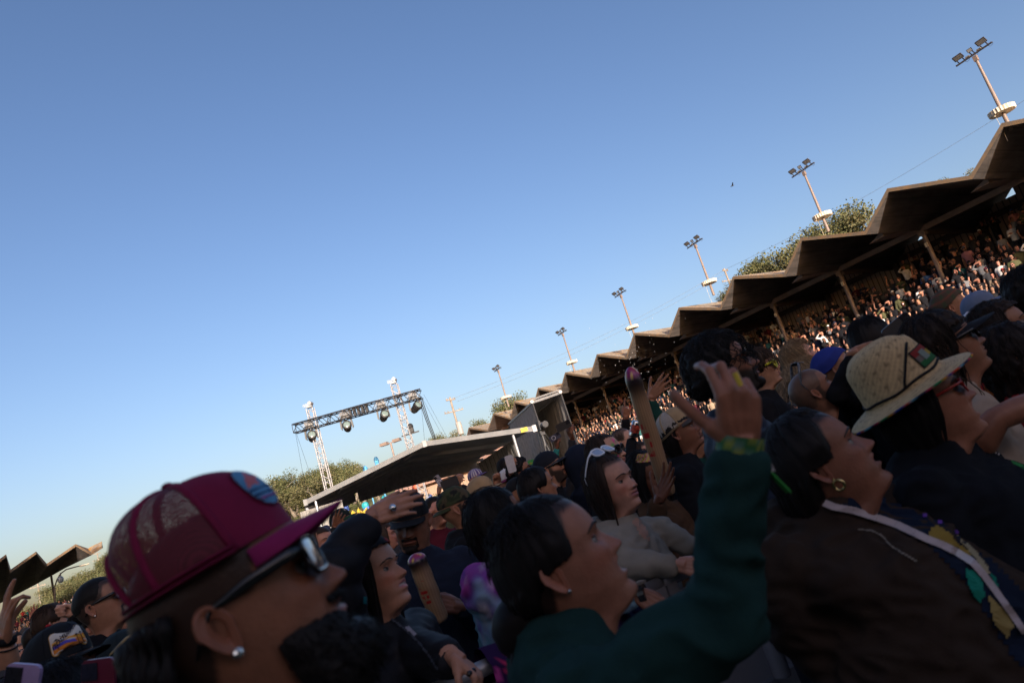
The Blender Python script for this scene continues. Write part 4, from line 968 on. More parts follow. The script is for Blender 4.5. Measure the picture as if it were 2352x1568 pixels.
        P_ = np.array(wr)+hs*(np.outer(v[:, 0], np.array(X))+np.outer(vy, np.array(Y))+np.outer(v[:, 2], np.array(tipd)))
        C = np.tile(np.array(s.skin)*np.array((1.0, .96, .94)), (len(v), 1))
        C = C*(1-.25*np.clip(nail, 0, 1)[:, None]*0)
        if nails is not None: C = C*(1-nail[:, None])+np.array(nails)*nail[:, None]
        s.add(P_, f if side == 'R' else [tuple(reversed(q)) for q in f], C)
        m = MB(); bk = wr-tipd*.045
        m.tube([sh.lerp(el, .3), sh.lerp(el, .65), el, el.lerp(wr, .35), el.lerp(wr, .75), wr-tipd*.02], [.047*s.bw, .041*s.bw, .035, .038, .031, .0262], 14, flat=.95)
        s.add(m.v, m.f, np.array(s.skin))
        if not hasattr(s, 'arms'): s.arms = {}
        s.arms[side] = (sh, el, wr, tipd); return wr
    # --- clothes
    def shirt(s, color, name='shirt', sleeve=1.0, hood=None, puffy=0.0, material=None, wrinkle=.006, zcol=.17, pattern=None, slack=1.0, length=.86, open_neck=0.0, vox=None):
        mb = MB(); hz = s.hz; bw = s.bw; f_ = 1+.35*s.fat
        UP = .046+s.up
        rings = [(-zcol, .064, .066, .068, -.022), (-.195, .078, .072, .080, -.026), (-.222, .128, .082, .092, -.032), (-.250, .168*bw, .094, .100, -.032), (-.30, .188*bw, .108*f_, .108, -.028), (-.40, .186*bw, .130*f_, .112, -.02), (-.52, .175*bw*f_, .130*f_, .105, -.02), (-.66, .175*bw*f_, .132*f_, .108, -.02), (-.78, .185*bw*f_, .13*f_, .118, -.02), (-length, .182*bw*f_, .125*f_, .118, -.02)]
        seg = 28; V = []
        for z, w_, df, db, yo in rings:
            w_ = w_*slack if z < -.24 else w_; df *= slack; db *= slack
            for k in range(seg):
                a = 2*math.pi*k/seg; c, q = math.cos(a), math.sin(a)
                V.append((w_*np.sign(c)*abs(c)**.85, yo+(df if q > 0 else db)*np.sign(q)*abs(q)**.85, hz+z+UP))
        n = len(rings); F = [(i*seg+k, (i+1)*seg+k, (i+1)*seg+(k+1) % seg, i*seg+(k+1) % seg) for i in range(n-1) for k in range(seg)] + [tuple(range(seg)), tuple(reversed(range((n-1)*seg, n*seg)))]
        mb.add(V, F)
        for sd in ('L', 'R'):
            if not hasattr(s, 'arms') or sd not in s.arms: s.arm(sd)
            sh, el, wr, tp = s.arms[sd]; r0 = .068*bw*(1+puffy); sx = 1 if sd == 'R' else -1
            inn = sh+Vector((-sx*.06, .0, .005))
            if sleeve >= 1:
                e = wr-(wr-el).normalized()*.012
                mb.tube([inn, sh, sh.lerp(el, .5), el, el.lerp(wr, .5), e], [r0*.85, r0, .061*bw*(1+puffy), .053*(1+puffy), .045*(1+puffy), .0355*(1+puffy*.6)], 14); mb.ball(el, .0535*(1+puffy), 12, 8); mb.ball(sh, r0, 12, 8)
            elif sleeve > 0:
                mb.tube([inn, sh, sh.lerp(el, sleeve)], [r0*.85, r0, .068*bw], 14); mb.ball(sh, r0, 12, 8)
        if hood == 'down':
            pts = [Vector((.075*math.sin(a)*1.15, -.035+.085*math.cos(a)*1.1, hz-.150+s.up-.035*(math.cos(a) > 0)*math.cos(a)-.01)) for a in np.linspace(.5, 2*math.pi-.5, 15)]
            mb.tube(pts, [.02+.03*max(0, -math.cos(a)) for a in np.linspace(.5, 2*math.pi-.5, 15)], 10); mb.ball((0, -.13, hz-.20+s.up), (.105, .055, .085), 14, 10)
        vx = vox or {0: .009, 1: .012, 2: .016, 3: .026}[s.lod]
        v, f = remesh(mb.v, mb.f, vx, 5)
        me = mesh_from(name, v.tolist(), f, None, smooth=True)
        nr = np.empty(len(v)*3, dtype=np.float32); me.vertices.foreach_get('normal', nr); nr = nr.reshape(-1, 3)
        dsp = np.zeros(len(v)); sd = s.rnd.uniform(0, 50)
        for i, p in enumerate(v):
            q = Vector((p[0]*7+sd, p[1]*7, p[2]*9))
            a = noise.noise(q); b_ = noise.noise(Vector((p[0]*16, p[1]*16+sd, p[2]*26)))
            dsp[i] = (a*.9+(1-2*abs(b_))*.75)*wrinkle
        if puffy:
            for i, p in enumerate(v): dsp[i] += .013*(abs(math.sin(p[2]*math.pi/.105+1.2*noise.noise(Vector((p[0]*5, p[1]*5, 0)))))**.6-.6)
        v = v+nr*dsp[:, None]; v = v+np.outer(np.clip(hz-.24-v[:, 2], 0, 2), s.lv); me.vertices.foreach_set('co', v.astype(np.float32).ravel())
        C = np.array([pattern(Vector(p), s) for p in v]) if pattern else np.tile(np.array(color), (len(v), 1))
        at = me.color_attributes.new('Col', 'FLOAT_COLOR', 'POINT'); ca = np.ones((len(v), 4), dtype=np.float32); ca[:, :3] = C; at.data.foreach_set('color', ca.ravel())
        me.materials.append(material or (M_puff if puffy else M_cloth)); me.update()
        o = bpy.data.objects.new(name, me); COL.objects.link(o); o.parent = s.root; s.shirt_o = o; s.shirt_vf = (v, f); return o
    def legs(s, color=(.03, .035, .05)):
        z0 = s.hz-.80; m = MB()
        for sx in (-1, 1): m.tube([(sx*.085, -.02, z0+.04), (sx*.1, -.01, z0*.55), (sx*.105, -.02, .09)], [.105, .075, .062], 10)
        m.ball((0, -.02, z0), (.165*s.bw*(1+.3*s.fat), .115, .12), 14, 8); m.v = [tuple(np.array(q)+s.lv*max(0, s.hz-.24-q[2])) for q in m.v]; m.build('trousers', M_cloth, s.root, smooth=True, fix=False).data.color_attributes['Col'].data.foreach_set('color', [k for _ in range(m.n) for k in (*color, 1)])
        sh = MB()
        for sx in (-1, 1): sh.ball((sx*.108, .04, .05), (.05, .135, .055), 10, 6); sh.box((sx*.108, .04, .012), (.09, .26, .024))
        sh.v = [tuple(np.array(q)+s.lv*max(0, s.hz-.24-q[2])) for q in sh.v]
        sh.build('shoes', M_cloth, s.root, smooth=False, fix=False).data.color_attributes['Col'].data.foreach_set('color', [.03, .03, .03, 1]*sh.n)
    # --- hair
    def hair(s, color, style='short', length=.0, t=.012, wave=.003, hairline=.068, streak=.35, name='hair', face_open=62, back_in=0.0, curl=0.0, ripple=60, side=.0, nape=-.06, drop_out=.0, col2=None, part=0.0):
        nA = {0: 150, 1: 110, 2: 72, 3: 36}[s.lod]; nS = {0: 54, 1: 40, 2: 26, 3: 14}[s.lod]
        V = np.zeros((nA*nS, 3)); C = np.zeros((nA*nS, 3)); base = np.array(color); sd = s.rnd.uniform(0, 90)
        down = np.array((0, 0, -1.0)); hr = s.hr3
        for j in range(nA):
            a = 2*math.pi*j/nA-math.pi; aa = abs(math.degrees(a))
            if style == 'long':
                k = smooth(face_open-12, face_open+10, aa); zend = hairline*(1-k)+(-length)*k
            else:
                k1 = smooth(45, 75, aa); k2 = smooth(95, 130, aa); zend = hairline*(1-k1)+side*k1; zend = zend*(1-k2)+nape*k2
            sub = noise.noise(Vector((math.cos(a)*ripple*.16, math.sin(a)*ripple*.16, sd)))
            sub2 = noise.noise(Vector((math.cos(a)*ripple*.5, math.sin(a)*ripple*.5, sd+7)))
            zend += sub2*(.012 if style != 'long' else .03*(zend < -.1)) + sub*.006
            for i in range(nS):
                f = i/(nS-1)
                # path length from the crown: dome then drop
                if zend >= 0:
                    smax = math.acos(max(-1, min(1, zend/(.118+t))))/(math.pi/2); ss = f*smax; drop = 0
                else:
                    tot = .19 + (-zend); u = f*tot
                    if u < .19: ss = u/.19; drop = 0
                    else: ss = 1.0; drop = u-.19
                tip = smooth(.80, 1.0, f) if style != 'long' else 0
                tt = t*(1-.75*tip)*(1 if ss > .2 else 1)
                gro = (sub*.8+sub2*.6)*wave*min(1, ss*2.5)
                p = ellip(tt, a, ss)
                nrm = np.array((math.sin(a)*math.sin(ss*1.57), math.cos(a)*math.sin(ss*1.57), math.cos(ss*1.57)))
                if part: p.z -= part*math.exp(-(p.x/.006)**2)*(1 if p.y > -.02 else 0)
                P_ = np.array(p)+nrm*gro
                if curl:
                    q = Vector(P_*42)+Vector((sd, 0, drop*60)); P_ = P_+nrm*curl*(noise.noise(q)+.5*noise.noise(q*2.3))
                Q = (P_*s.hs) @ hr.T
                if drop > 0:
                    out = np.array((math.sin(a), math.cos(a), 0))
                    wv = math.sin(drop*38+sub*6)*.004*(1 if curl == 0 else 2.2)
                    inn = -.028*smooth(0, .12, drop)*(1 if aa > 75 else .5)+drop_out*smooth(.08, .35, drop)
                    Q = Q+down*drop+(hr @ out)*np.array((1, 1, 0))*(inn+wv+gro*1.2)
                    if curl:
                        q = Vector(Q*34)+Vector((sd, 3, 0)); Q = Q+out*curl*1.2*(noise.noise(q)+.5*noise.noise(q*2.1))
                    if f > .93: Q = Q - out*.02*smooth(.93, 1, f)
                V[j*nS+i] = Q+np.array((0, 0, s.hz))
                C[j*nS+i] = base*(1+streak*(sub2*1.1+.5*sub)) if col2 is None else base*(1-min(1, max(0, .5+sub2*1.5)))+np.array(col2)*min(1, max(0, .5+sub2*1.5))
        F = [(j*nS+i, j*nS+i+1, ((j+1) % nA)*nS+i+1, ((j+1) % nA)*nS+i) for j in range(nA) for i in range(nS-1)]
        me = mesh_from(name, V.tolist(), F, np.clip(C, .001, 1), smooth=True); me.materials.append(M_hair)
        o = bpy.data.objects.new(name, me); COL.objects.link(o); o.parent = s.root
        if s.lod < 3 and name == 'hair' and t > .008: s.strands(color, 110 if s.lod < 2 else 60, (72, 179), .10 if style == 'long' else .07, .0011 if s.lod < 2 else .0016, t=t+.0005, s_rng=(.12, .85) if style == 'long' else (.08, .42), curl=.0015)
        if s.lod < 2 and name == 'hair' and t > .008: s.strands(color, 70, (40, 179), .05, .0006, t=t+.004, s_rng=(.02, .4), curl=.004, name='flyaway_hairs')
        return o
    def strands(s, color, n, az_rng, ln, r_=.0016, t=.012, curl=0.0, name='loose_strands', s_rng=(.25, .95), hang=0.0, kind=None):
        'many separate locks or curls as one sub-mesh of the hair'
        mb = MB()
        for k in range(n):
            a = R(s.rnd.uniform(*az_rng))*s.rnd.choice((-1, 1)); s0 = s.rnd.uniform(*s_rng); pts = []; L = ln*s.rnd.uniform(.5, 1.2); ph = s.rnd.uniform(0, 6.3); nn = 14 if curl else 7
            h0 = s.H(ellip(t, a, s0)); out = (s.hr.to_3x3() @ Vector((math.sin(a), math.cos(a), .3))).normalized()
            for i in range(nn):
                f = i/(nn-1); q = s0+f*L/.17
                p = s.H(ellip(t+.002+.004*f, a+.12*math.sin(ph+f*3), min(q, 1.0)))
                if q > 1: p = p+Vector((0, 0, -(q-1)*.17))+out*hang*(q-1)
                if curl: p = p+Vector((math.cos(ph+f*15), math.sin(ph+f*15), math.sin(ph+f*9)*.5))*curl
                pts.append(p)
            c = Vector(color)*s.rnd.uniform(.6, 1.5); mb.tube(pts, [r_]*(nn-1)+[r_*.3], 4, col=tuple(c), cap=False)
        o = mb.build(name, M_hair, s.root, smooth=True, fix=False); return o
    def beard_vol(s, color, thick=.006, kind='full', wave=.3, name='beard'):
        V, F = s.headV, s.headF; x, y, z = V.T; m = beard_mask(x, y, z, kind)
        me = mesh_from('t', V.tolist(), F); nr = np.empty(len(V)*3, dtype=np.float32); me.vertices.foreach_get('normal', nr); nr = nr.reshape(-1, 3); bpy.data.meshes.remove(me)
        cen = V.mean(0); sgn = np.sign(np.sum(nr*(V-np.array((0, 0, -.03))), axis=1).mean()); nr = nr*sgn
        keep = [f for f in F if len(f) == 4 and sum(m[i] > .25 for i in f) >= 3]; used = sorted({i for f in keep for i in f}); idx = {q: k for k, q in enumerate(used)}
        P_ = []; C = []
        for i in used:
            p = V[i]; n1 = noise.noise(Vector(p*210)); n2 = noise.noise(Vector(p*60)); big = thick*(m[i]**.8)*(1+wave*n1+wave*.6*n2)
            low = .12+1.15*smooth(-.035, -.115, p[2]) if thick > .015 else 1
            q = p+nr[i]*(big*low+.0006)
            if thick > .015: q = q+np.array((0, .25, -.7))*big*smooth(-.06, -.115, p[2])
            P_.append(q); C.append(np.array(color)*(1+.5*n1))
        fc = [tuple(idx[i] for i in f) for f in keep]
        if thick > .015:
            mb = MB()
            for _ in range(1500):
                k = s.rnd.randrange(len(used)); i = used[k]; q = Vector(P_[k])-Vector(nr[i])*.002; dv = (Vector(nr[i])*s.rnd.uniform(.3, 1.1)+Vector((s.rnd.uniform(-.5, .5), s.rnd.uniform(-.1, .5), -1.0))).normalized(); L = s.rnd.uniform(.006, .018)*(.35+.65*min(1, m[i])); w_ = Vector((s.rnd.uniform(-1, 1), s.rnd.uniform(-1, 1), s.rnd.uniform(-1, 1)))*L*.25
                mb.tube([q, q+dv*L*.5+w_, q+dv*L], [.0008, .0007, .0002], 3, cap=False)
            n0 = len(P_); P_ += [np.array(v) for v in mb.v]; C += [np.array(color)]*mb.n; fc += [tuple(n0+i for i in f) for f in mb.f]
        o = mesh_from(name, s.Hn(np.array(P_)).tolist(), fc, np.clip(C, .001, 1), smooth=True); o.materials.append(M_hair)
        ob = bpy.data.objects.new(name, o); COL.objects.link(ob); ob.parent = s.root; return ob
    # --- caps and hats
    def cap(s, color, brim=None, kind='flat', back=False, tilt=0.0, high=0.0, mesh_col=None, name='cap', lift=0.0, brim_len=.072, brim_bend=.010, under=None, pattern=None, fit=.0, button=True, front_lo=.040, front_col=None, apex=0.0, back_fit=0.0, top_add=0.0, front_fit=0.0):
        rot = math.pi if back else 0.0
        Mt = Matrix.Rotation(R(tilt), 4, 'X')
        def pos(a, q, off=0.0):
            'a from cap front, q 0 top .. 1 band'
            band = (front_lo+lift)*(.5+.5*math.cos(a))+(.008+lift)*(.5-.5*math.cos(a)); top = .128+high*.5+top_add
            hh = top-band; fr = max(0, math.cos(a)); p = 2.2+high*22*fr
            th = q*math.pi/2; c_, s_ = math.cos(th), math.sin(th); rr = (c_**p+s_**p)**(-1/p)
            ax = .0825+fit; ay = (.1045 if math.cos(a) > 0 else .111)+fit
            if back: ay = (.111 if math.cos(a) > 0 else .1045)+fit
            x = (ax+off)*s_*rr*math.sin(a); y = (ay-(back_fit if math.cos(a) < 0 else front_fit*math.cos(a))*s_**3+off)*s_*rr*math.cos(a)-(.003)-apex*c_*rr; z = band+(hh+off)*c_*rr+high*.35*fr*c_*s_*1.2
            v = Mt @ Vector((x, y, z)); 
            if back: v = Vector((-v.x, -v.y, v.z))
            return v
        s.cap_pos = pos
        nA = {0: 72, 1: 56, 2: 40, 3: 28}[s.lod]; nS = {0: 26, 1: 20, 2: 14, 3: 9}[s.lod]
        def shell(a_lo, a_hi, off, nm, matr, col, hole=False, thick=.0022):
            ca_ = []; V = []; F = []; C = []; na = max(6, int(nA*(a_hi-a_lo)/360)); full = a_hi-a_lo >= 359.9
            cols = na if full else na+1
            for j in range(cols):
                a = R(a_lo+(a_hi-a_lo)*j/na)
                for i in range(nS+1):
                    q = i/nS; p = pos(a, max(q, .012), off); wob = .0012*noise.noise(Vector((p.x*40, p.y*40, p.z*40))); p = p+p.normalized()*wob
                    V.append(s.H(p)); C.append(pattern(p, s) if pattern else col)
            for j in range(na):
                a = a_lo+(a_hi-a_lo)*(j+.5)/na
                for i in range(nS):
                    if hole and abs(a-180) < 46 and (i+.5)/nS > .60+.9*((a-180)/60)**2 and (i+1.5)/nS < .93: continue
                    j2 = (j+1) % cols; F.append((j*(nS+1)+i, j*(nS+1)+i+1, j2*(nS+1)+i+1, j2*(nS+1)+i))
            mb = MB(); mb.add([tuple(v) for v in V], F, 0, C); return mb
        if mesh_col is not None:
            mb = shell(-72, 72, 0, 'x', M_felt, color); o = mb.build(name, M_felt, s.root, smooth=True, fix=False)
            mm = shell(72, 288, 0, 'x', M_felt, mesh_col, hole=True); me_ = mm.build('mesh_back', mesh_mat(mesh_col), o, smooth=True, fix=False)
            rb = MB()
            for a in (72, 120, 180, 240, 288): rb.tube([s.H(pos(R(a), q, .0008)) for q in np.linspace(.03, .62 if a == 180 else 1, 12)], .0048, 6, flat=.3, col=color, up=tuple(s.hr.to_3x3() @ Vector((math.sin(R(a)), math.cos(R(a)), 0.2))))
            rb.tube([s.H(pos(R(a), 1.0, .0012)) for a in range(72, 289, 9)], .010, 6, flat=.25, col=tuple(Vector(color)*.8), up=(0, 0, 1)); rb.tube([s.H(pos(R(a), .965, .001)) for a in range(72, 289, 9)], .007, 6, flat=.35, col=tuple(Vector(color)*.8))
            arch = [s.H(pos(R(180+k*4.2), .60+.37*abs(k/8)**1.6, .001)) for k in range(-8, 9)]; rb.tube(arch, .004, 6, col=color)
            rb.build('ribs_and_band', M_felt, o, smooth=True, fix=False)
        else:
            mb = shell(0, 360, 0, 'x', M_felt, color)
            if front_col is not None:
                for i, v in enumerate(mb.v): pass
            o = mb.build(name, M_felt, s.root, smooth=True, fix=False)
            sm = MB()
            if s.lod < 2:
                for a in (0, 60, 120, 180, 240, 300): sm.tube([s.H(pos(R(a), q, .0004)) for q in np.linspace(.03, 1, 12)], .0011, 5, col=tuple(Vector(color)*.7))
                sm.tube([s.H(pos(R(a), .985, .0006)) for a in range(0, 361, 12)], .0012, 5, col=tuple(Vector(color)*.7)); sm.build('seams', M_felt, o, smooth=True, fix=False)
        if button:
            bt = MB(); bt.ball(s.H(pos(0, .01, .003)), (.0075, .0075, .005), 10, 6, col=color); bt.build('button', M_felt, o, smooth=True, fix=False)
        # brim
        bc = brim or color; mb = MB(); nb, nr_ = 26, 8; top = []; 
        for j in range(nb+1):
            a = R(-66+132*j/nb); e = pos(a, .985, .0)
            if back: e = Vector((-e.x, -e.y, e.z))
            for i in range(nr_+1):
                f = i/nr_; k = math.cos(a*90/66)**.55 if abs(a) < R(66) else 0
                ex = e.x*(1+.10*f*k); ey = e.y+brim_len*f*k; xz = ex/.085
                z = e.z-(.004+.012*f)*1-brim_bend*(xz*xz)*(.3+.7*f)*1.3 + (.004 if kind == 'flat' else 0)*f
                top.append(Vector((ex, ey, z)))
        W_ = nr_+1
        def out(v): return s.H(Vector((-v.x, -v.y, v.z)) if back else v)
        T = [out(v) for v in top]; Bt = [out(v-Vector((0, 0, .0028))) for v in top]
        F = [(j*W_+i, (j+1)*W_+i, (j+1)*W_+i+1, j*W_+i+1) for j in range(nb) for i in range(nr_)]; n = len(T)
        mb.add([tuple(v) for v in T], F, 0, bc); mb.add([tuple(v) for v in Bt], [tuple(reversed(q)) for q in F], 0, under or bc)
        rim = [(j*W_+nr_, (j+1)*W_+nr_, n+(j+1)*W_+nr_, n+j*W_+nr_) for j in range(nb)]
        for r0 in rim: mb.f.append(r0); mb.m.append(0)
        mb.build('brim', M_felt, o, smooth=True, fix=False)
        s.cap_o = o; return o
    def cap_patch(s, cells, a0=0.0, q0=.62, wdt=.07, hgt=.045, off=.0022, rnd_=.008, k_=1.0, name='patch', text=None, tcol=(.02, .02, .03), tsize=.017, toff=(0, .008), base=(.7, .66, .6), arch=0.0, border=None, tsh=0.0):
        'badge that follows the cap front; cells: (x0,x1,z0,z1,colour) in metres on the badge'
        Rad = .106; L = .17; wdt *= k_; hgt *= k_; tsize *= k_; rnd_ *= k_; toff = (toff[0]*k_, toff[1]*k_); tsh /= k_; cells = [([(a*k_, b_*k_) for a, b_ in pt], c) for pt, c in cells]
        def on(u, v, o_): return s.H(s.cap_pos(a0+u/Rad, q0-v/L, o_))
        def poly(pts, col, o_, mb):
            n = 10
            xs = [p[0] for p in pts]; ys = [p[1] for p in pts]
            grid = []; 
            x0, x1, y0, y1 = min(xs), max(xs), min(ys), max(ys); nx, ny = 12, 6
            for i in range(nx):
                for j in range(ny):
                    c = [(x0+(x1-x0)*(i+a)/nx, y0+(y1-y0)*(j+b_)/ny) for a, b_ in ((0, 0), (1, 0), (1, 1), (0, 1))]; cx = sum(q[0] for q in c)/4; cy = sum(q[1] for q in c)/4
                    if inpoly(cx, cy, pts): mb.add([tuple(on(u, v, o_)) for u, v in c], [(0, 1, 2, 3)], 0, col)
        mb = MB(); hw, hh = wdt/2, hgt/2
        def rr(w_, h_, r_): return [(cx+r_*math.cos(R(a+q)), cy+r_*math.sin(R(a+q))) for cx, cy, a in ((w_-r_, h_-r_, 0), (-w_+r_, h_-r_, 90), (-w_+r_, -h_+r_, 180), (w_-r_, -h_+r_, 270)) for q in (0, 30, 60, 90)]
        def fan(pts, col, o_):
            c = (sum(p[0] for p in pts)/len(pts), sum(p[1] for p in pts)/len(pts)); K = 5; V = [on(*c, o_)]; F = []; n = len(pts)
            for k in range(1, K+1):
                for p in pts: V.append(on(c[0]+(p[0]-c[0])*k/K, c[1]+(p[1]-c[1])*k/K, o_))
            F = [(0, 1+i, 1+(i+1) % n) for i in range(n)]+[(1+(k-1)*n+i, 1+k*n+i, 1+k*n+(i+1) % n, 1+(k-1)*n+(i+1) % n) for k in range(1, K) for i in range(n)]
            mb.add([tuple(v) for v in V], F, 0, col)
        if base is not None:
            if border is not None: fan(rr(hw, hh, rnd_), border, off); fan(rr(hw-.002, hh-.002, rnd_-.001), base, off+.0006)
            else: fan(rr(hw, hh, rnd_), base, off)
        for k, (pts, col) in enumerate(cells): fan(pts, col, off+.0010+.0004*k)
        if text:
            vs, fs = text_mesh(text, tsize); 
            V = []
            for (u, v) in vs: uu = u+toff[0]; V.append(tuple(on(uu, v+toff[1]+arch*uu*uu+tsh*uu, off+.0034)))
            mb.add(V, fs, 0, tcol)
        o = mb.build(name, M_felt, s.cap_o, smooth=False, fix=False); return o
    def glasses(s, w=.056, h=.040, lens=None, frame=None, z=0.003, y=.1035, rim=.0022, shape='rect', name='sunglasses', wrap=1.6, arm=.0035, up=None, label=None, temple=None, tw=1.0):
        'spectacles in head space; up lifts them onto the hair'
        fr = MB(); le = MB(); lens = lens or M_lens; frame = frame or M_frame
        Mx = Matrix.Identity(4) if up is None else up
        def place(v): return s.H(Mx @ Vector(v))
        def wy(x): return y-wrap*x*x
        for sd in (-1, 1):
            c = sd*(.0085+w/2); pts = []
            n = 24
            for k in range(n):
                a = 2*math.pi*k/n; e = .45 if shape == 'rect' else (1.0 if shape == 'round' else .7); cx = math.copysign(abs(math.cos(a))**e, math.cos(a)); sz = math.copysign(abs(math.sin(a))**e, math.sin(a))
                xx = c+cx*w/2; zz = z+sz*h/2-(.004*sz*0)
                if shape == 'wing' and sz > 0: zz += .006*(cx*sd)
                pts.append((xx, wy(xx), zz))
            P_ = [place(p) for p in pts]; fr.tube(P_+[P_[0]], rim, 6)
            cc = place((c, wy(c)+.001, z)); V = [tuple(cc)]+[tuple(p) for p in P_]+[tuple(cc.lerp(p, .55)) for p in P_]
            le.add([tuple(cc)]+[tuple(cc.lerp(p, .5)+(s.hr.to_3x3() @ (Mx.to_3x3() @ Vector((0, .0012, 0))))) for p in P_]+[tuple(p) for p in P_], [(0, 1+k, 1+(k+1) % n) for k in range(n)]+[(1+k, 1+n+k, 1+n+(k+1) % n, 1+(k+1) % n) for k in range(n)])
            xo = sd*(.0085+w); pts = [(xo, wy(xo), z+h*.30), (sd*.0755, wy(xo)-.014, z+h*.28), (sd*.0785, .03, z+h*.25), (sd*.0775, -.012, z+.008), (sd*.0765, -.03, z-.008), (sd*.0755, -.045, z-.028)]
            fr.tube([place(p) for p in pts], [rim*1.5, arm*tw, arm*tw, arm*.85, arm*.8, arm*.5], 8, flat=.45, up=tuple(s.hr.to_3x3() @ (Mx.to_3x3() @ Vector((1, 0, 0)))))
        fr.tube([place((sg*.0085, wy(.0085), z+h*.18)) for sg in (-1, 0, 1)], rim*1.2, 6)
        o = fr.build(name, frame, s.root, smooth=True, fix=False); le.build('lens', lens, o, smooth=True, fix=False); return o
    def finish(s, trousers=(.02, .024, .035), legs=True):
        s.build_skin()
        if legs: s.legs(trousers)
    def decal(s, pts, color, d0, name='print', off=.004, n=14, to=None, parent=None):
        'shape laid onto the garment: outline in photo units, cast onto the cloth surface'
        v, f = s.shirt_vf if to is None else to; bv = BVHTree.FromPolygons([tuple(p) for p in v], f)
        x0, x1 = min(p[0] for p in pts), max(p[0] for p in pts); y0, y1 = min(p[1] for p in pts), max(p[1] for p in pts); mb = MB(); cam_l = s.Mi @ Vector(_C)
        grid = {}
        nx = max(3, int(n*(x1-x0)/max(x1-x0, y1-y0))); ny = max(3, int(n*(y1-y0)/max(x1-x0, y1-y0)))
        def hit(x, y):
            d = (s.Mi @ pix(x, y, 1.0)-cam_l).normalized(); loc, nr, _, ds = bv.ray_cast(cam_l, d)
            return None if loc is None else loc-d*off
        for i in range(nx):
            for j in range(ny):
                c = [(x0+(x1-x0)*(i+a)/nx, y0+(y1-y0)*(j+b_)/ny) for a, b_ in ((0, 0), (1, 0), (1, 1), (0, 1))]
                if not inpoly(sum(q[0] for q in c)/4, sum(q[1] for q in c)/4, pts): continue
                h = [hit(*q) for q in c]
                if any(q is None for q in h) or max((h[a]-h[b_]).length for a in range(4) for b_ in range(4)) > .12: continue
                mb.add([tuple(q) for q in h], [(0, 1, 2, 3)], 0, color)
        if mb.n: return mb.build(name, M_cloth, parent or s.shirt_o, smooth=False, fix=False)
def inpoly(x, y, pts):
    r_ = False; n = len(pts)
    for i in range(n):
        a, b_ = pts[i], pts[i-1]
        if (a[1] > y) != (b_[1] > y) and x < (b_[0]-a[0])*(y-a[1])/(b_[1]-a[1])+a[0]: r_ = not r_
    return r_
def text_mesh(txt, size):
    cu = bpy.data.curves.new('t', 'FONT'); cu.body = txt; cu.size = size; cu.align_x = 'CENTER'; cu.align_y = 'CENTER'; cu.resolution_u = 3; cu.offset = size*.018
    o = bpy.data.objects.new('t', cu); COL.objects.link(o); dg = bpy.context.evaluated_depsgraph_get(); me = o.evaluated_get(dg).to_mesh()
    vs = [(v.co.x, v.co.y) for v in me.vertices]; fs = [tuple(p.vertices) for p in me.polygons]
    o.evaluated_get(dg).to_mesh_clear(); bpy.data.objects.remove(o); bpy.data.curves.remove(cu); return vs, fs
def scalp_mask(x, y, z):
    a = math.degrees(abs(math.atan2(x, y))); k1 = smooth(42, 70, a); k2 = smooth(95, 130, a); zl = .070*(1-k1)+.004*k1; zl = zl*(1-k2)-.062*k2
    return smooth(zl-.007, zl+.007, z)
def beard_mask(x, y, z, kind):
    ax = np.abs(x); out = np.zeros(len(x))
    if kind in ('full', 'stubble'):
        jaw = 1/(1+np.exp(-(-.030+.25*np.clip(y-.02, -.05, .08)*-1-z+.0)*300)); upper = np.clip(1-np.abs((z+.052)/.009), 0, 1)*(ax < .032)
        line = np.where(ax > .028, -.052+(ax-.03)*.62, -.084); m = 1/(1+np.exp((z-line)*350)); m = m*(y > -.012-.0)*(z > -.150)*(y > .018+(-.115-z)*1.2*(z < -.115))
        mo = np.exp(-((z+.049)/.0065)**4)*(ax < .033)*(y > .06)
        side = np.exp(-((y-.012)/.016)**4)*(z > -.06)*(z < .012)*(ax > .05)
        out = np.clip(m+mo+side, 0, 1)
        lip = np.exp(-((x/.024)**2+((z+.0625)/.0095)**2)**3)*(y > .06); out = out*(1-lip)
    elif kind == 'low':
        line = np.where(ax > .020, -.070+(ax-.02)*.28, -.086); m = 1/(1+np.exp((z-line)*300)); m = m*np.clip((y-.012)/.03, 0, 1)*(z > -.150)*(y > .018+(-.115-z)*1.2*(z < -.115))
        mo = np.exp(-((z+.0485)/.0052)**4)*(ax < .030)*(y > .06); out = np.clip(m+.8*mo, 0, 1); out = out*(1-np.exp(-((x/.024)**2+((z+.0625)/.0095)**2)**3)*(y > .06))
    elif kind == 'goatee':
        out = np.clip(np.exp(-((z+.049)/.006)**4)*(ax < .03)+np.exp(-((ax-.029)/.0055)**4)*(z < -.048)*(z > -.095)+np.exp(-(ax/.026)**6)*np.exp(-((z+.098)/.017)**4), 0, 1)*(y > .05)
    elif kind == 'moustache':
        out = np.exp(-((z+.049)/.0062)**4)*np.clip(1.3-ax/.028, 0, 1)*(y > .06)
    return out
def mesh_mat(col):
    nm = 'open_mesh_cloth_%d' % int(col[0]*1000)
    if nm in MATS: return MATS[nm]
    m = mat(nm, col, .7); t = m.node_tree; b = t.nodes['Principled BSDF']; tc = t.nodes.new('ShaderNodeTexCoord')
    v = t.nodes.new('ShaderNodeTexVoronoi'); v.inputs['Scale'].default_value = 800; v.inputs['Randomness'].default_value = .25; t.links.new(tc.outputs['Object'], v.inputs['Vector'])
    mp = t.nodes.new('ShaderNodeMapRange'); mp.inputs['From Min'].default_value = .30; mp.inputs['From Max'].default_value = .42; mp.inputs['To Min'].default_value = .12; mp.inputs['To Max'].default_value = 1.0
    t.links.new(v.outputs['Distance'], mp.inputs['Value']); t.links.new(mp.outputs[0], b.inputs['Alpha']); return m
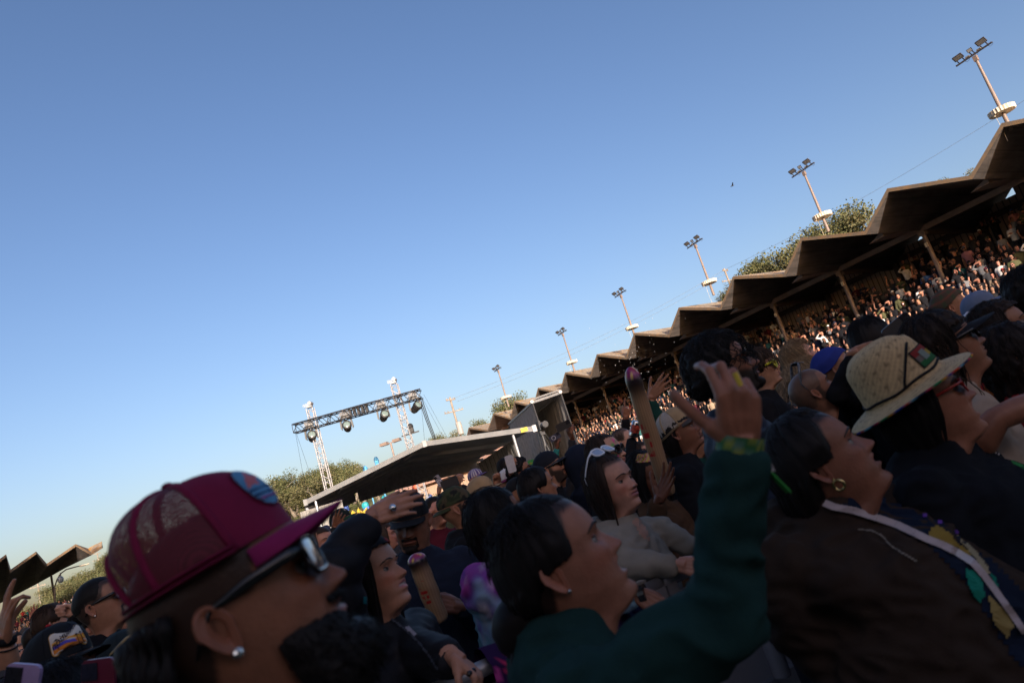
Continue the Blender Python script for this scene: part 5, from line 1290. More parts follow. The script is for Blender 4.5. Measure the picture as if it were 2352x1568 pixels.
# ================================================================= THE CROWD NEAR THE CAMERA
def A_(x, y): return (x/1.68/1.7415, (1800+y/1.68)/1.7415)
def B_(x, y): return ((1200+x/1.6845)/1.7415, (1800+y/1.6845)/1.7415)
def C_(x, y): return ((1900+x/1.684)/1.7415, (1800+y/1.684)/1.7415)
def D_(x, y): return ((2900+x/1.96)/1.7415, (1300+y/1.96)/1.7415)
def E_(x, y): return ((3000+x/1.887)/1.7415, (1900+y/1.887)/1.7415)
def F_(x, y): return ((2100+x/2.24)/1.7415, (1350+y/2.24)/1.7415)
def G_(x, y): return (x/2.484/1.7415, (2100+y/2.484)/1.7415)
TAN = (.34, .185, .115); BRN = (.235, .115, .07); DRK = (.155, .078, .048); PAL = (.47, .29, .215); MED = (.38, .22, .145)
BLK = (.010, .008, .008); DBR = (.030, .017, .011)
NAVY = (.012, .016, .03); BLACK = (.010, .010, .012)

# ---------- 1  maroon trucker cap man
p = Person('bearded man in maroon mesh back cap and sunglasses, blurred close up in the foreground', 548, 1392, .785, 99, pitch=17, skin=(.25, .115, .068), lod=0, fat=.4)
p.face(scalp=(.018, .012, .009), beard=((.02, .014, .011), 'low'), lips=(.30, .13, .11))
p.beard_vol((.009, .007, .006), .018, 'low', wave=.2); p.strands((.010, .008, .007), 0, (0, 1), .1) if False else None
p.cap((.185, .009, .045), (.23, .012, .085), mesh_col=(.135, .008, .022), high=.022, tilt=-9, front_lo=.034, lift=.031, brim_len=.060, brim_bend=.015, apex=.026, back_fit=.012, top_add=.018, front_fit=.014)
def ell(cx, cz, rx, rz, n=22, a0=0, a1=360): return [(cx+rx*math.cos(R(a0+(a1-a0)*k/n)), cz+rz*math.sin(R(a0+(a1-a0)*k/n))) for k in range(n)]
p.cap_patch([(ell(0, 0, .034, .027), (.10, .28, .46)), ([(-.030, .012), (0, .022), (.02, .008), (.031, -.004), (.0, -.002)], (.55, .16, .18)), ([(-.033, -.004), (.033, -.006), (.033, -.009), (-.033, -.008)], (.02, .06, .16)), ([(-.031, -.012), (.031, -.013), (.030, -.016), (-.030, -.015)], (.02, .06, .16)), ([(-.026, -.018), (.026, -.019), (.024, -.022), (-.024, -.021)], (.35, .08, .28))],
            a0=.36, q0=.66, wdt=.074, hgt=.064, rnd_=.031, base=(.11, .3, .48), border=(.10, .004, .03), name='round_patch')
p.glasses(w=.058, h=.043, lens=M_mirror, z=.004, wrap=2.2, tw=1.9, rim=.003)
ej = MB(); c = p.H((.0815, -.008, -.040)); ej.ball(c, .0065, 12, 8); ej.build('ear_stud', mat('sparkling_stone', (.8, .78, .75), .08, metal=.9), p.root, smooth=False)
ej = MB(); ej.ball(p.H((.080, -.026, -.018)), .0028, 10, 6); ej.build('ear_stud', M_silver, p.root)
br = MB()
for k in range(9):
    a = R(116+k*8); st = p.H(ellip(.008, a, .84))
    pts = [st+Vector((.004*math.sin(i*1.9+k), -.004*i*.3, -.014*i)) for i in range(22)]
    br.tube(pts, [.007+.0028*math.sin(i*1.9+k) for i in range(22)], 7, col=(.010, .008, .008))
br.build('braids', M_hair, p.root, smooth=True, fix=False)
p.shirt((.012, .012, .014)); p.finish()

# ---------- 2  green sweatshirt woman
p = Person('dark haired woman in dark green sweatshirt shouting with her right arm raised', 1281, 1292, 1.245, 92, pitch=19, skin=(.31, .15, .098), lod=0, female=True, mouth=.75, fat=.35, nose=.95, up=.042)
p.under = BLK; p.face(lips=(.34, .12, .11), teeth=True, cheek=.2)
p.hair(BLK, 'short', side=-.004, nape=-.055, t=.010, wave=.0035, hairline=.076)
bn = MB(); c = p.H((0, -.118, -.052)); bn.ball(c, (.05, .055, .058), 22, 16, col=BLK)
for i, v in enumerate(bn.v): bn.v[i] = tuple(Vector(v)+Vector((1, 1, 1))*.006*noise.noise(Vector(v)*45))
for k in range(16):
    st = c+Vector((.03*math.sin(k), -.02, -.03)); bn.tube([st+Vector((.006*math.sin(k+i), -.012*i*.5*math.sin(k*.7)-.006*i, -.032*i)) for i in range(8)], [.008]*6+[.005, .001], 6, col=BLK)
bn.build('bun', M_hair, p.root, smooth=True, fix=False)
es = MB(); es.ball(p.H((.0805, -.006, -.041)), .0042, 10, 8); es.build('ear_stud', M_silver, p.root)
def W3(q, d): return (*q, d)
p.arm('R', W3((1699, 1026), 1.0), W3((1660, 1418), .99), 'pinch', W3((1688, 820), .985), (-1, -.15, .1), nails=(.30, .16, .12))
p.shirt((.013, .040, .037), name='sweatshirt', wrinkle=.015)
def cuff(p, side, col, r0=.041, ln=.05, name='cuff', off=.0):
    sh, el, wr, tp = p.arms[side]; d = (wr-el).normalized(); m = MB(); a = wr-d*(.01+ln+off); m.tube([a, a+d*ln*.3, a+d*ln*.75, a+d*ln], [r0*1.02, r0*1.06, r0, r0*.9], 16, col=col); return m.build(name, M_cloth, p.root, smooth=True, fix=False)
sh, el, wr, tp = p.arms['R']; d = (wr-el).normalized(); m = MB(); seg = 30
Vb = []; Cb = []
xx = d.orthogonal().normalized(); yy = d.cross(xx)
for i, q in enumerate((-.008, .004, .016)):
    for k in range(seg):
        a = 2*math.pi*k/seg; Vb.append(tuple(wr+d*q+(xx*math.cos(a)+yy*math.sin(a))*.0335)); Cb.append((.03, .13, .04) if (k+2*i) % 7 < 3 else ((.26, .28, .05) if (k+2*i) % 7 < 5 else (.10, .20, .15)))
m.add(Vb, [(i*seg+k, i*seg+(k+1) % seg, (i+1)*seg+(k+1) % seg, (i+1)*seg+k) for i in range(2) for k in range(seg)], 0, Cb); m.build('wristband', M_felt, p.root, smooth=True, fix=False)
tl = MB(); a0 = p.W(1752, 1052, .99); a1 = p.W(1768, 1085, .97); a2 = p.W(1812, 1130, .965)
for q0, q1, c0 in ((a0, a1, (.30, .26, .24)), (a1, a2, (.05, .32, .06))): tl.bar(q0, q1, .016, .002, col=c0)
tl.build('wristband_tail', M_felt, p.root, smooth=False, fix=False)
bl = MB(); bl.tube([p.W(1688, 856, .975), p.W(1702, 886, .97)], [.0042, .0036], 8, col=(.6, .42, .04)); o = bl.build('yellow_lighter', mat('yellow_plastic', (.7, .5, .04), .35)); 
o.matrix_world = p.M; tag(o, 'little yellow lighter pinched in the raised hand', 'lighter')
p.finish()

# ---------- 3  brown hoodie woman
p = Person('woman in brown zip hoodie with gold hoop earring, slicked back hair, mouth open', 1884, 1062, 1.57, 88, body=46, lean=.58, pitch=23, skin=(.215, .098, .062), lod=0, female=True, mouth=.5, fat=.75, nose=1.0, bw=1.08, up=.045)
p.under = BLK; p.face(lips=(.26, .09, .085), teeth=False); p.fat = 1.7
p.hair(BLK, 'short', side=.006, nape=-.11, t=.009, wave=.003, hairline=.070)
p.hair(BLK, 'short', side=.0, nape=-.16, t=.016, wave=.004, hairline=.10, name='tied_back_hair')
rg = MB(); c = p.H((.084, -.004, -.051)); n = 24
rg.tube([c+p.hr.to_3x3() @ Vector((.004*math.sin(2*math.pi*k/n), .0105*math.sin(2*math.pi*k/n), .0112*math.cos(2*math.pi*k/n))) for k in range(n+1)],   .0036, 8, cap=False); rg.build('hoop_earring', M_gold, p.root, smooth=True)
es = MB(); es.ball(p.H((.0815, -.004, -.036)), .003, 8, 6); es.build('ear_stud', M_gold, p.root)
p.shirt((.030, .020, .015), name='hoodie', hood='down', wrinkle=.009, bw=None) if False else p.shirt((.034, .022, .016), name='hoodie', hood='down', wrinkle=.017, slack=1.12)
ee = lambda L: [E_(*q) for q in L]
p.decal(ee([(930, 170), (1100, 215), (1300, 290), (1560, 400), (1720, 480), (1900, 700), (2075, 900), (2075, 1480), (1960, 1330), (1800, 1060), (1600, 760), (1400, 560), (1200, 440), (950, 330), (700, 240), (760, 190)]), (.008, .013, .028), 0, 'tee_shirt', .004, 34)
p.decal(ee([(1335, 465), (1370, 390), (1420, 375), (1500, 430), (1570, 510), (1660, 575), (1670, 605), (1560, 590), (1480, 520), (1400, 490), (1350, 480)]), (.26, .17, .035), 0, 'yellow_print', .008, 22)
p.decal(ee([(1560, 450), (1700, 560), (1790, 680), (1815, 740), (1760, 730), (1700, 620), (1600, 510)]), (.30, .25, .15), 0, 'pale_print', .008, 20)
p.decal(ee([(1800, 890), (1890, 980), (1960, 1060), (1995, 1130), (1960, 1190), (1945, 1245), (1910, 1180), (1850, 1130), (1815, 1010)]), (.28, .2, .07), 0, 'yellow_print', .008, 22)
p.decal(ee([(1630, 700), (1690, 720), (1750, 790), (1775, 900), (1740, 960), (1690, 910), (1640, 800)]), (.010, .17, .115), 0, 'teal_print', .008, 18)
p.decal(ee([(1815, 740), (1850, 760), (1875, 840), (1840, 830)]), (.010, .17, .115), 0, 'teal_print', .008, 8)
st = [(560, 205), (640, 238), (780, 262), (960, 318), (1100, 365), (1240, 430), (1340, 478), (1450, 520), (1560, 575), (1680, 650), (1760, 740), (1850, 860), (1950, 1000), (2075, 1180)]
up_ = [(x+14, y-22) for x, y in st]; dn_ = [(x-16, y+24) for x, y in st]
for k in range(len(st)-1): p.decal(ee([up_[k], up_[k+1], dn_[k+1], dn_[k]]), (.42, .34, .33) if k not in (8,) else (.5, .46, .46), 0, 'lanyard_strap', .013, 30)
zp = [(820, 402), (920, 410), (1000, 450), (1060, 520), (1150, 580), (1260, 640)]
for k in range(len(zp)-1): p.decal(ee([zp[k], zp[k+1], (zp[k+1][0]-5, zp[k+1][1]+9), (zp[k][0]-5, zp[k][1]+9)]), (.2, .17, .14), 0, 'zip', .006, 10)
for q in ((1320, 300), (1435, 350), (1560, 425)): p.decal(ee([(q[0]-16, q[1]-14), (q[0]+16, q[1]-14), (q[0]+16, q[1]+14), (q[0]-16, q[1]+14)]), (.13, .05, .28), 0, 'purple_bead', .014, 4)
p.finish()

# ---------- 4  straw hat woman
p = Person('laughing woman in wide straw hat and black tee, one arm stretched out', 2118, 928, 1.78, 84, body=18, pitch=13, skin=(.27, .125, .078), lod=0, female=True, mouth=.8, fat=.7, bw=1.15, up=.03)
p.face(lips=(.33, .10, .10), teeth=True, ears=False); p.fat = 1.4
p.hair(BLK, 'long', length=.30, t=.008, face_open=78, ripple=60, hairline=.055)
def straw_hat(p):
    Mt = Matrix.Translation((0, -.006, .028)) @ Matrix.Rotation(R(6), 4, 'Y') @ Matrix.Rotation(R(6), 4, 'X'); V = []; F = []; C = []; seg = 72
    prof = [(.0, .170), (.03, .170), (.056, .164), (.075, .149), (.087, .124), (.092, .093), (.097, .059), (.102, .036), (.109, .030), (.122, .027), (.138, .024), (.152, .020), (.160, .018)]
    pi_ = np.arange(len(prof)); q_ = np.linspace(0, len(prof)-1, 58); prof = list(zip(pchip(pi_, [p_[0] for p_ in prof], q_), pchip(pi_, [p_[1] for p_ in prof], q_))); seg = 150
    def col(r_, a, i):
        kk = int(a/(2*math.pi)*seg+.5); wv = (kk//2+i) % 2; k = .80+.22*wv+.22*noise.noise(Vector((a*9, i*.5, 0)))
        if i % 6 == 3 and (kk % 9) < 3: k *= .55
        if noise.noise(Vector((a*31, i*1.9, 5))) > .48: k *= .5
        return tuple(Vector((.56, .40, .215))*k)
    for i, (r_, z) in enumerate(prof):
        for k in range(seg):
            a = 2*math.pi*k/seg; x = r_*math.sin(a)*.96; y = r_*math.cos(a)*1.08-.003
            zz = z+(.020*(math.cos(a)**2-.45)*-1-.004*math.sin(a)**2)*max(0, (r_-.10)/.1) - (.018*math.exp(-(x/.02)**2)*(1 if y > -.03 else .3) if z > .145 else 0)
            V.append(tuple(p.H(Mt @ Vector((x, y, zz))))); C.append(col(r_, a, i))
    n = len(prof); F = [(i*seg+k, i*seg+(k+1) % seg, (i+1)*seg+(k+1) % seg, (i+1)*seg+k) for i in range(n-1) for k in range(seg)]
    mb = MB(); mb.add(V, F, 0, C)
    m = attr_mat('woven_straw', .8, .25)
    t = m.node_tree
    if not any(x.type == 'TEX_BRICK' for x in t.nodes):
        b_ = t.nodes['Principled BSDF']; tc = t.nodes.new('ShaderNodeTexCoord'); w_ = t.nodes.new('ShaderNodeTexChecker'); w_.inputs['Scale'].default_value = 95; t.links.new(tc.outputs['Object'], w_.inputs['Vector'])
        bp = t.nodes.new('ShaderNodeBump'); bp.inputs['Strength'].default_value = .5; bp.inputs['Distance'].default_value = .004; t.links.new(w_.outputs['Fac'], bp.inputs['Height']); t.links.new(bp.outputs[0], b_.inputs['Normal'])
    o = mb.build('straw_hat', m, p.root, smooth=True, fix=False)
    # striped serape underside and rim
    seg = 72; V2 = []; C2 = []; pal = [(.5, .06, .02), (.02, .05, .25), (.6, .25, .02), (.03, .2, .08), (.45, .02, .08), (.02, .03, .06), (.1, .3, .4)]
    for r_, z in ((.105, .030), (.135, .021), (.160, .0145), (.163, .0165), (.161, .0195)):
        for k in range(seg):
            a = 2*math.pi*k/seg; x = r_*math.sin(a)*.96; y = r_*math.cos(a)*1.08-.003
            zz = z+(.020*(math.cos(a)**2-.45)*-1-.004*math.sin(a)**2)*max(0, (r_-.10)/.1); V2.append(tuple(p.H(Mt @ Vector((x, y, zz-.002))))); C2.append(pal[(k*5//7) % 7])
    mb = MB(); mb.add(V2, [(i*seg+k, (i+1)*seg+k, (i+1)*seg+(k+1) % seg, i*seg+(k+1) % seg) for i in range(4) for k in range(seg)], 0, C2); mb.build('striped_lining', M_cloth, o, smooth=True, fix=False)
    bd = MB(); pts = [p.H(Mt @ Vector((.1*math.sin(a)*.98, .1*math.cos(a)*1.09-.003, .043+.002*math.sin(6*a)))) for a in np.linspace(0, 6.2832, 60)]; bd.tube(pts, .0035, 6, col=(.012, .012, .014))
    pts = [p.H(Mt @ Vector((.099, -.01, .04))), p.H(Mt @ Vector((.0985, .0, .055))), p.H(Mt @ Vector((.092, .028, .085))), p.H(Mt @ Vector((.078, .055, .112))), p.H(Mt @ Vector((.06, .07, .125)))]; bd.tube(pts, .0032, 6, col=(.010, .010, .012)); bd.build('cord', M_felt, o, smooth=True, fix=False)
    bg_ = MB(); 
    def on(a, z, o_): 
        r_ = pchip([.036, .055, .085, .112, .134, .147], [.102, .097, .092, .086, .074, .055], z)+o_; return p.H(Mt @ Vector((r_*math.sin(a)*.96, r_*math.cos(a)*1.08-.003, z)))
    for (a0, a1, z0, z1, c_, o_) in ((a_+.62, b__+.62, c__, d__, e__, f__) for a_, b__, c__, d__, e__, f__ in ((-.36, .36, .052, .104, (.02, .025, .02), .004), (-.33, .33, .055, .069, (.015, .10, .03), .0055), (-.33, .05, .069, .084, (.30, .21, .02), .0055), (.05, .33, .069, .084, (.12, .10, .09), .0055), (-.33, .33, .084, .101, (.20, .02, .018), .0055), (-.1, .14, .066, .092, (.16, .2, .18), .007))):
        g_ = [[on(a0+(a1-a0)*i/8, z0+(z1-z0)*j/4, o_) for j in range(5)] for i in range(9)]; vs = [tuple(v) for row in g_ for v in row]; bg_.add(vs, [(i*5+j, (i+1)*5+j, (i+1)*5+j+1, i*5+j+1) for i in range(8) for j in range(4)], 0, c_)
    bg_.build('colour_badge', M_felt, o, smooth=False, fix=False)
straw_hat(p)
p.glasses(w=.052, h=.036, frame=mat('red_plastic_frame', (.35, .02, .015), .25), lens=M_lens, z=-.002)
p.arm('R', W3((2372, 985), 1.62), W3((2230, 1085), 1.55), 'relaxed', W3((2480, 960), 1.65), (0, 0, 1)) if False else p.arm('L', W3((2420, 905), 1.85), W3((2290, 962), 1.85), 'relaxed', W3((2500, 880), 1.85), (0, 0, 1))
p.shirt((.008, .009, .012), name='tee_shirt', sleeve=.5, wrinkle=.010, slack=1.14)
dd = lambda L: [D_(*q) for q in L]
p.decal(dd([(1985, 795), (2080, 845), (2165, 870), (2175, 925), (2130, 930), (2050, 890), (1985, 860)]), (.55, .5, .5), 0, 'white_print', .006, 16)
p.decal(dd([(2040, 925), (2120, 920), (2220, 1000), (2195, 1040), (2120, 1000), (2060, 960)]), (.55, .5, .5), 0, 'white_print', .006, 16)
p.decal(dd([(2180, 895), (2260, 940), (2344, 985), (2344, 1035), (2240, 1000), (2180, 960)]), (.42, .36, .03), 0, 'yellow_print', .006, 16)
p.decal(dd([(2200, 1035), (2240, 1015), (2344, 1075), (2344, 1125), (2260, 1080)]), (.03, .2, .05), 0, 'green_print', .006, 16)
p.finish()

# ---------- 5  black cap person with curly hair
p = Person('person in plain black cap with long dark curls and beige fleece, behind the straw hat', 2166, 800, 2.25, 78, pitch=12, skin=BRN, lod=1, female=True, fat=.3)
p.face(); p.hair((.022, .013, .009), 'long', length=.28, t=.014, curl=.012, face_open=80, hairline=.05); p.strands((.03, .018, .011), 120, (85, 175), .26, .0016, t=.014, curl=.006, s_rng=(.8, 1.0), hang=.03)
p.cap((.010, .010, .013), lod=None) if False else p.cap((.010, .010, .013), high=.006, tilt=3, front_lo=.03, brim_len=.085)
p.cap_patch([], a0=-.3, q0=.8, wdt=.05, hgt=.016, rnd_=.004, base=(.45, .45, .45), name='pale_mark')
p.glasses(w=.054, h=.042, z=.0); p.shirt((.33, .25, .19), name='fleece', hood='down', wrinkle=.01); p.finish()

# ---------- 6  dark haired man with glasses
p = Person('man with thick wavy black hair, thin glasses and moustache, navy jacket', 1662, 850, 2.42, 93, pitch=13, skin=(.27, .135, .085), lod=1, nose=1.1)
p.under = BLK; p.face(beard=((.018, .013, .011), 'stubble')); p.hair((.010, .009, .009), 'short', t=.030, wave=.010, curl=.008, side=-.005, nape=-.06, hairline=.066, ripple=40)
p.strands((.012, .010, .010), 260, (15, 178), .07, .0016, t=.028, curl=.005, s_rng=(.1, .95))
p.beard_vol((.012, .009, .008), .006, 'goatee'); p.glasses(w=.05, h=.032, lens=M_clearl, rim=.0014, shape='oval', arm=.0022, name='spectacles'); p.shirt((.016, .021, .038), name='jacket', puffy=.1, slack=1.12); p.finish()

# ---------- 7  yellow sunglasses kid
p = Person('teen with messy brown hair and bright yellow sunglasses', 1745, 850, 4.2, 97, pitch=8, skin=MED, lod=1)
p.face(); p.hair((.040, .024, .016), 'short', t=.026, wave=.010, curl=.007, side=-.03, nape=-.075, hairline=.035, ripple=45); p.strands((.045, .027, .018), 150, (0, 175), .1, .002, t=.026, s_rng=(.15, .7))
p.glasses(w=.056, h=.044, frame=mat('yellow_green_frame', (.62, .62, .02), .3), rim=.005, tw=2.2, z=-.004); p.shirt((.012, .012, .014), sleeve=.5); p.finish()

# ---------- 8  curly blond man
p = Person('man with long frizzy blond curls and black hoodie looking up in profile', 1838, 822, 4.9, 90, pitch=15, skin=PAL, lod=1, nose=1.15)
p.face(brow=(.12, .075, .04), cheek=.25); p.hair((.19, .125, .07), 'long', length=.22, t=.020, curl=.016, face_open=74, hairline=.070, ripple=40, streak=.6)
p.strands((.25, .165, .09), 420, (62, 178), .30, .0022, t=.02, curl=.010, s_rng=(.2, 1.0), hang=.12); p.strands((.2, .13, .075), 90, (0, 60), .05, .002, t=.02, curl=.008, s_rng=(.1, .5))
p.shirt(BLACK, name='hoodie', hood='down'); p.finish()

# ---------- 9  bald man
p = Person('shaven headed man with sunglasses pushed up on his bare scalp', 1867, 900, 3.45, 74, pitch=22, skin=(.27, .14, .09), lod=1, fat=.4)
p.face(scalp=(.11, .062, .042), beard=((.05, .03, .022), 'full')); p.glasses(w=.056, h=.038, up=Matrix.Translation((0, -.020, .075)) @ Matrix.Rotation(R(52), 4, 'X'), lens=M_mirror, tw=2.0, frame=mat('grey_marbled_frame', (.09, .095, .11), .3, var=.5, scale=60)); p.shirt(BLACK, sleeve=.55); p.finish()

# ---------- 10 tan cap person
p = Person('person in tan and grey mesh cap with dark patch, hair tied back, black top', 1560, 992, 3.75, 96, pitch=12, skin=(.19, .092, .058), lod=1, female=True)
p.face(); p.hair(BLK, 'long', length=.26, t=.008, face_open=100, hairline=.04)
p.cap((.34, .235, .13), (.06, .055, .055), mesh_col=(.42, .37, .32), high=.016, tilt=6, front_lo=.034)
p.cap_patch([(([(-.024, .010), (.0, .012), (.024, .008), (.024, .014), (-.024, .014)]), (.45, .42, .4)), ([(-.022, -.012), (-.008, .004), (.006, -.004), (.022, .003), (.022, -.012)], (.02, .02, .022)), ([(.004, -.012), (.024, -.013), (.024, -.004)], (.5, .47, .45))], a0=.15, q0=.62, wdt=.056, hgt=.036, base=(.09, .085, .09), border=(.02, .02, .02), rnd_=.005)
p.shirt((.009, .010, .013), wrinkle=.008); m = MB(); m.ball(p.W(*F_(1475, 1172), 3.55), .008, 10, 6); m.build('snap', M_gold, p.root); p.finish()

# ---------- 11 white sunglasses woman
p = Person('pale woman with white sunglasses on her dark hair and grey beige jacket', 1404, 1114, 2.72, 130, pitch=7, roll=4, skin=(.47, .275, .21), lod=1, female=True, body=-20, jaw=.9)
p.under = DBR; p.face(lips=(.36, .13, .13), cheek=.22, ears=False, brow=(.05, .03, .02)); p.hair((.026, .016, .012), 'long', length=.36, t=.010, face_open=66, ripple=50, part=.006, hairline=.084)
p.glasses(w=.052, h=.044, up=Matrix.Translation((0, -.030, .062)) @ Matrix.Rotation(R(46), 4, 'X'), frame=mat('white_plastic_frame', (.75, .76, .8), .3), lens=mat('blue_white_lens', (.42, .5, .62), .15, metal=.3), shape='oval', rim=.004)
ns = MB(); ns.ball(p.H((.0155, .1135, -.036)), .0022, 8, 6); ns.build('nose_stud', M_silver, p.root)
p.arm('R', W3((1562, 1296), 2.42), W3((1425, 1296), 2.5), 'rail', W3((1600, 1302), 2.40), (-.2, .4, 1)); p.arm('L', W3((1600, 1262), 2.75), W3((1520, 1215), 2.8), 'rail', W3((1640, 1260), 2.7), (0, -1, .5))
p.shirt((.265, .24, .20), name='jacket', hood='down', wrinkle=.012, slack=1.15); p.decal([C_(1090, 440), C_(1160, 540), C_(1180, 610), C_(1130, 590), C_(1060, 480)], (.40, .24, .18), 0, 'neckline', .003, 12); p.finish()

# ---------- 12 face paint woman
p = Person('long haired woman in black sunglasses with pink and green flowers painted on her face', 1392, 1046, 3.9, 113, pitch=8, skin=PAL, lod=1, female=True)
p.face(ears=False, paint=[(.02, .055, .012, (.75, .05, .22)), (.012, .045, .008, (.05, .3, .05)), (.045, .035, .008, (.08, .35, .06)), (.055, -.03, .012, (.08, .4, .06)), (.045, -.035, .008, (.8, .06, .3))])
p.hair((.028, .018, .013), 'long', length=.45, t=.010, face_open=64, ripple=50, part=.005, hairline=.082); p.glasses(w=.06, h=.044, tw=2.2, rim=.004); p.shirt((.012, .012, .014), sleeve=.3); p.finish()

# ---------- 13 short haired pale man
p = Person('pale man with short brown crew cut and pink petals on his cheek', 1432, 1014, 6.1, 102, pitch=12, skin=(.5, .31, .24), lod=1, nose=1.05)
p.face(scalp=(.05, .032, .022), paint=[(.055, -.035, .012, (.8, .06, .3)), (.035, -.035, .007, (.07, .4, .08))], cheek=.2); p.hair((.042, .027, .018), 'short', t=.006, side=.02, nape=-.04); p.shirt((.03, .032, .04)); p.finish()

# ---------- 14 bandana holder
p = Person('person in pink and yellow bandana and brown jacket holding up the tall inflatable', 1484, 1092, 3.45, 138, pitch=-16, skin=(.17, .08, .05), lod=1, female=True)
p.face(ears=False); p.hair(BLK, 'long', length=.34, t=.010, face_open=58)
bd = MB(); V = []; Cc = []; nb = 30
for i in range(nb+1):
    a = R(-80+160*i/nb)
    for j, q in enumerate((.26, .36, .46, .54)): V.append(tuple(p.H(ellip(.014, a, q+.02*abs(math.sin(a)))))); Cc.append([(.55, .42, .05), (.55, .06, .16), (.5, .3, .28), (.55, .45, .06)][(i*3+j*2) % 4])
bd.add(V, [(i*4+j, i*4+j+1, (i+1)*4+j+1, (i+1)*4+j) for i in range(nb) for j in range(3)], 0, Cc); bd.build('bandana', M_cloth, p.root, smooth=True, fix=False)
p.arm('L', W3((1513, 1146), 3.06), W3((1500, 1262), 3.12), 'open', W3((1548, 1068), 3.04), (-.8, .8, .2)); p.shirt((.075, .040, .022), name='jacket', slack=1.1, wrinkle=.01); p.finish()

# ---------- 15 man looking down
p = Person('stocky man in black flat brim cap with red lettering, goatee, looking down, navy hoodie', 944, 1196, 3.0, 196, pitch=-12, roll=-6, skin=(.20, .10, .064), lod=1, fat=.9, body=-25)
p.face(closed=.5); p.beard_vol((.014, .010, .009), .007, 'goatee'); p.cap((.009, .009, .011), high=.012, tilt=-2, front_lo=.036, brim_len=.074, under=(.012, .012, .016))
p.cap_patch([], a0=0.25, q0=.86, wdt=.05, hgt=.02, base=None, text='Bay Bakery', tsize=.014, toff=(0, 0), tcol=(.55, .02, .02), name='red_lettering'); p.cap_patch([], a0=-.5, q0=.55, wdt=.03, hgt=.02, base=None, text='M', tsize=.03, toff=(0, 0), tcol=(.3, .3, .3), name='grey_lettering')
p.arm('L', W3((1052, 1392), 2.66), W3((1130, 1462), 2.9), 'grip', W3((985, 1380), 2.63), (0, .3, 1)); p.shirt((.013, .017, .030), name='hoodie', hood='down', wrinkle=.01, slack=1.12); p.finish()

# ---------- 16 puffer woman
p = Person('smiling woman in black puffer jacket and beanie shading her eyes with her hand', 852, 1326, 2.1, 122, pitch=12, roll=0, skin=(.40, .22, .15), lod=1, female=True, mouth=.35, body=8)
p.face(ears=False, teeth=True, lips=(.38, .09, .10), cheek=.25, brow=(.014, .010, .009)); p.hair(BLK, 'long', length=.30, t=.010, face_open=60)
bn = MB(); V = []; Cc = []; na, ns = 44, 12
for j in range(na):
    a = 2*math.pi*j/na
    for i in range(ns+1):
        q = ellip(.018+.002*math.sin(a*22), a, i/ns*(.66+.28*smooth(40, 110, abs(math.degrees(a if a < math.pi else a-2*math.pi))))); V.append(tuple(p.H(q))); Cc.append((.35, .018, .016) if i >= ns-1 and abs(math.degrees(a if a < math.pi else a-2*math.pi)+28) < 22 else (.010, .010, .012))
bn.add(V, [(j*(ns+1)+i, j*(ns+1)+i+1, ((j+1) % na)*(ns+1)+i+1, ((j+1) % na)*(ns+1)+i) for j in range(na) for i in range(ns)], 0, Cc); bn.build('beanie', M_felt, p.root, smooth=True, fix=False)
p.arm('R', W3((850, 1190), 1.98), W3((772, 1300), 1.86), 'flat', W3((962, 1140), 2.04), (.1, .35, 1), nails=(.012, .012, .018)); p.arm('L', W3((1046, 1512), 1.80), W3((955, 1500), 2.02), 'rail', W3((1100, 1556), 1.76), (-.4, -.6, .5))
p.shirt((.011, .011, .014), name='puffer_jacket', puffy=.28, slack=1.12, wrinkle=.006); cuff(p, 'R', (.010, .010, .012), .040, .07)
for (a, b_) in (((905, 1152), .0),): pass
rr = MB(); sh, el, wr, tp = p.arms['R']; c = p.W(902, 1166, 1.985); rr.ball(c, (.012, .012, .012), 12, 8); rr.build('stone_ring', M_silver, p.root, smooth=True)
rr = MB(); c = p.W(1085, 1541, 1.755); rr.ball(c, (.011, .011, .009), 8, 6); rr.ball(c+Vector((.014, 0, 0)), (.009, .009, .008), 8, 6); rr.build('black_ring', M_frame, p.root)
zp = [B_(*q) for q in ((600, 1110), (700, 1190), (790, 1270), (870, 1370), (930, 1470))]
for k in range(4): p.decal([zp[k], zp[k+1], (zp[k+1][0]-3, zp[k+1][1]+3), (zp[k][0]-3, zp[k][1]+3)], (.06, .065, .08), 0, 'zip', .006, 10)
p.decal([B_(*q) for q in ((710, 1190), (735, 1180), (785, 1235), (770, 1250), (735, 1215), (728, 1225))], (.32, .28, .3), 0, 'pale_logo', .008, 12)
p.decal([B_(*q) for q in ((430, 985), (480, 1000), (560, 1030), (540, 1045), (460, 1040), (428, 1030))], (.015, .13, .14), 0, 'teal_collar', .012, 12)
p.finish()

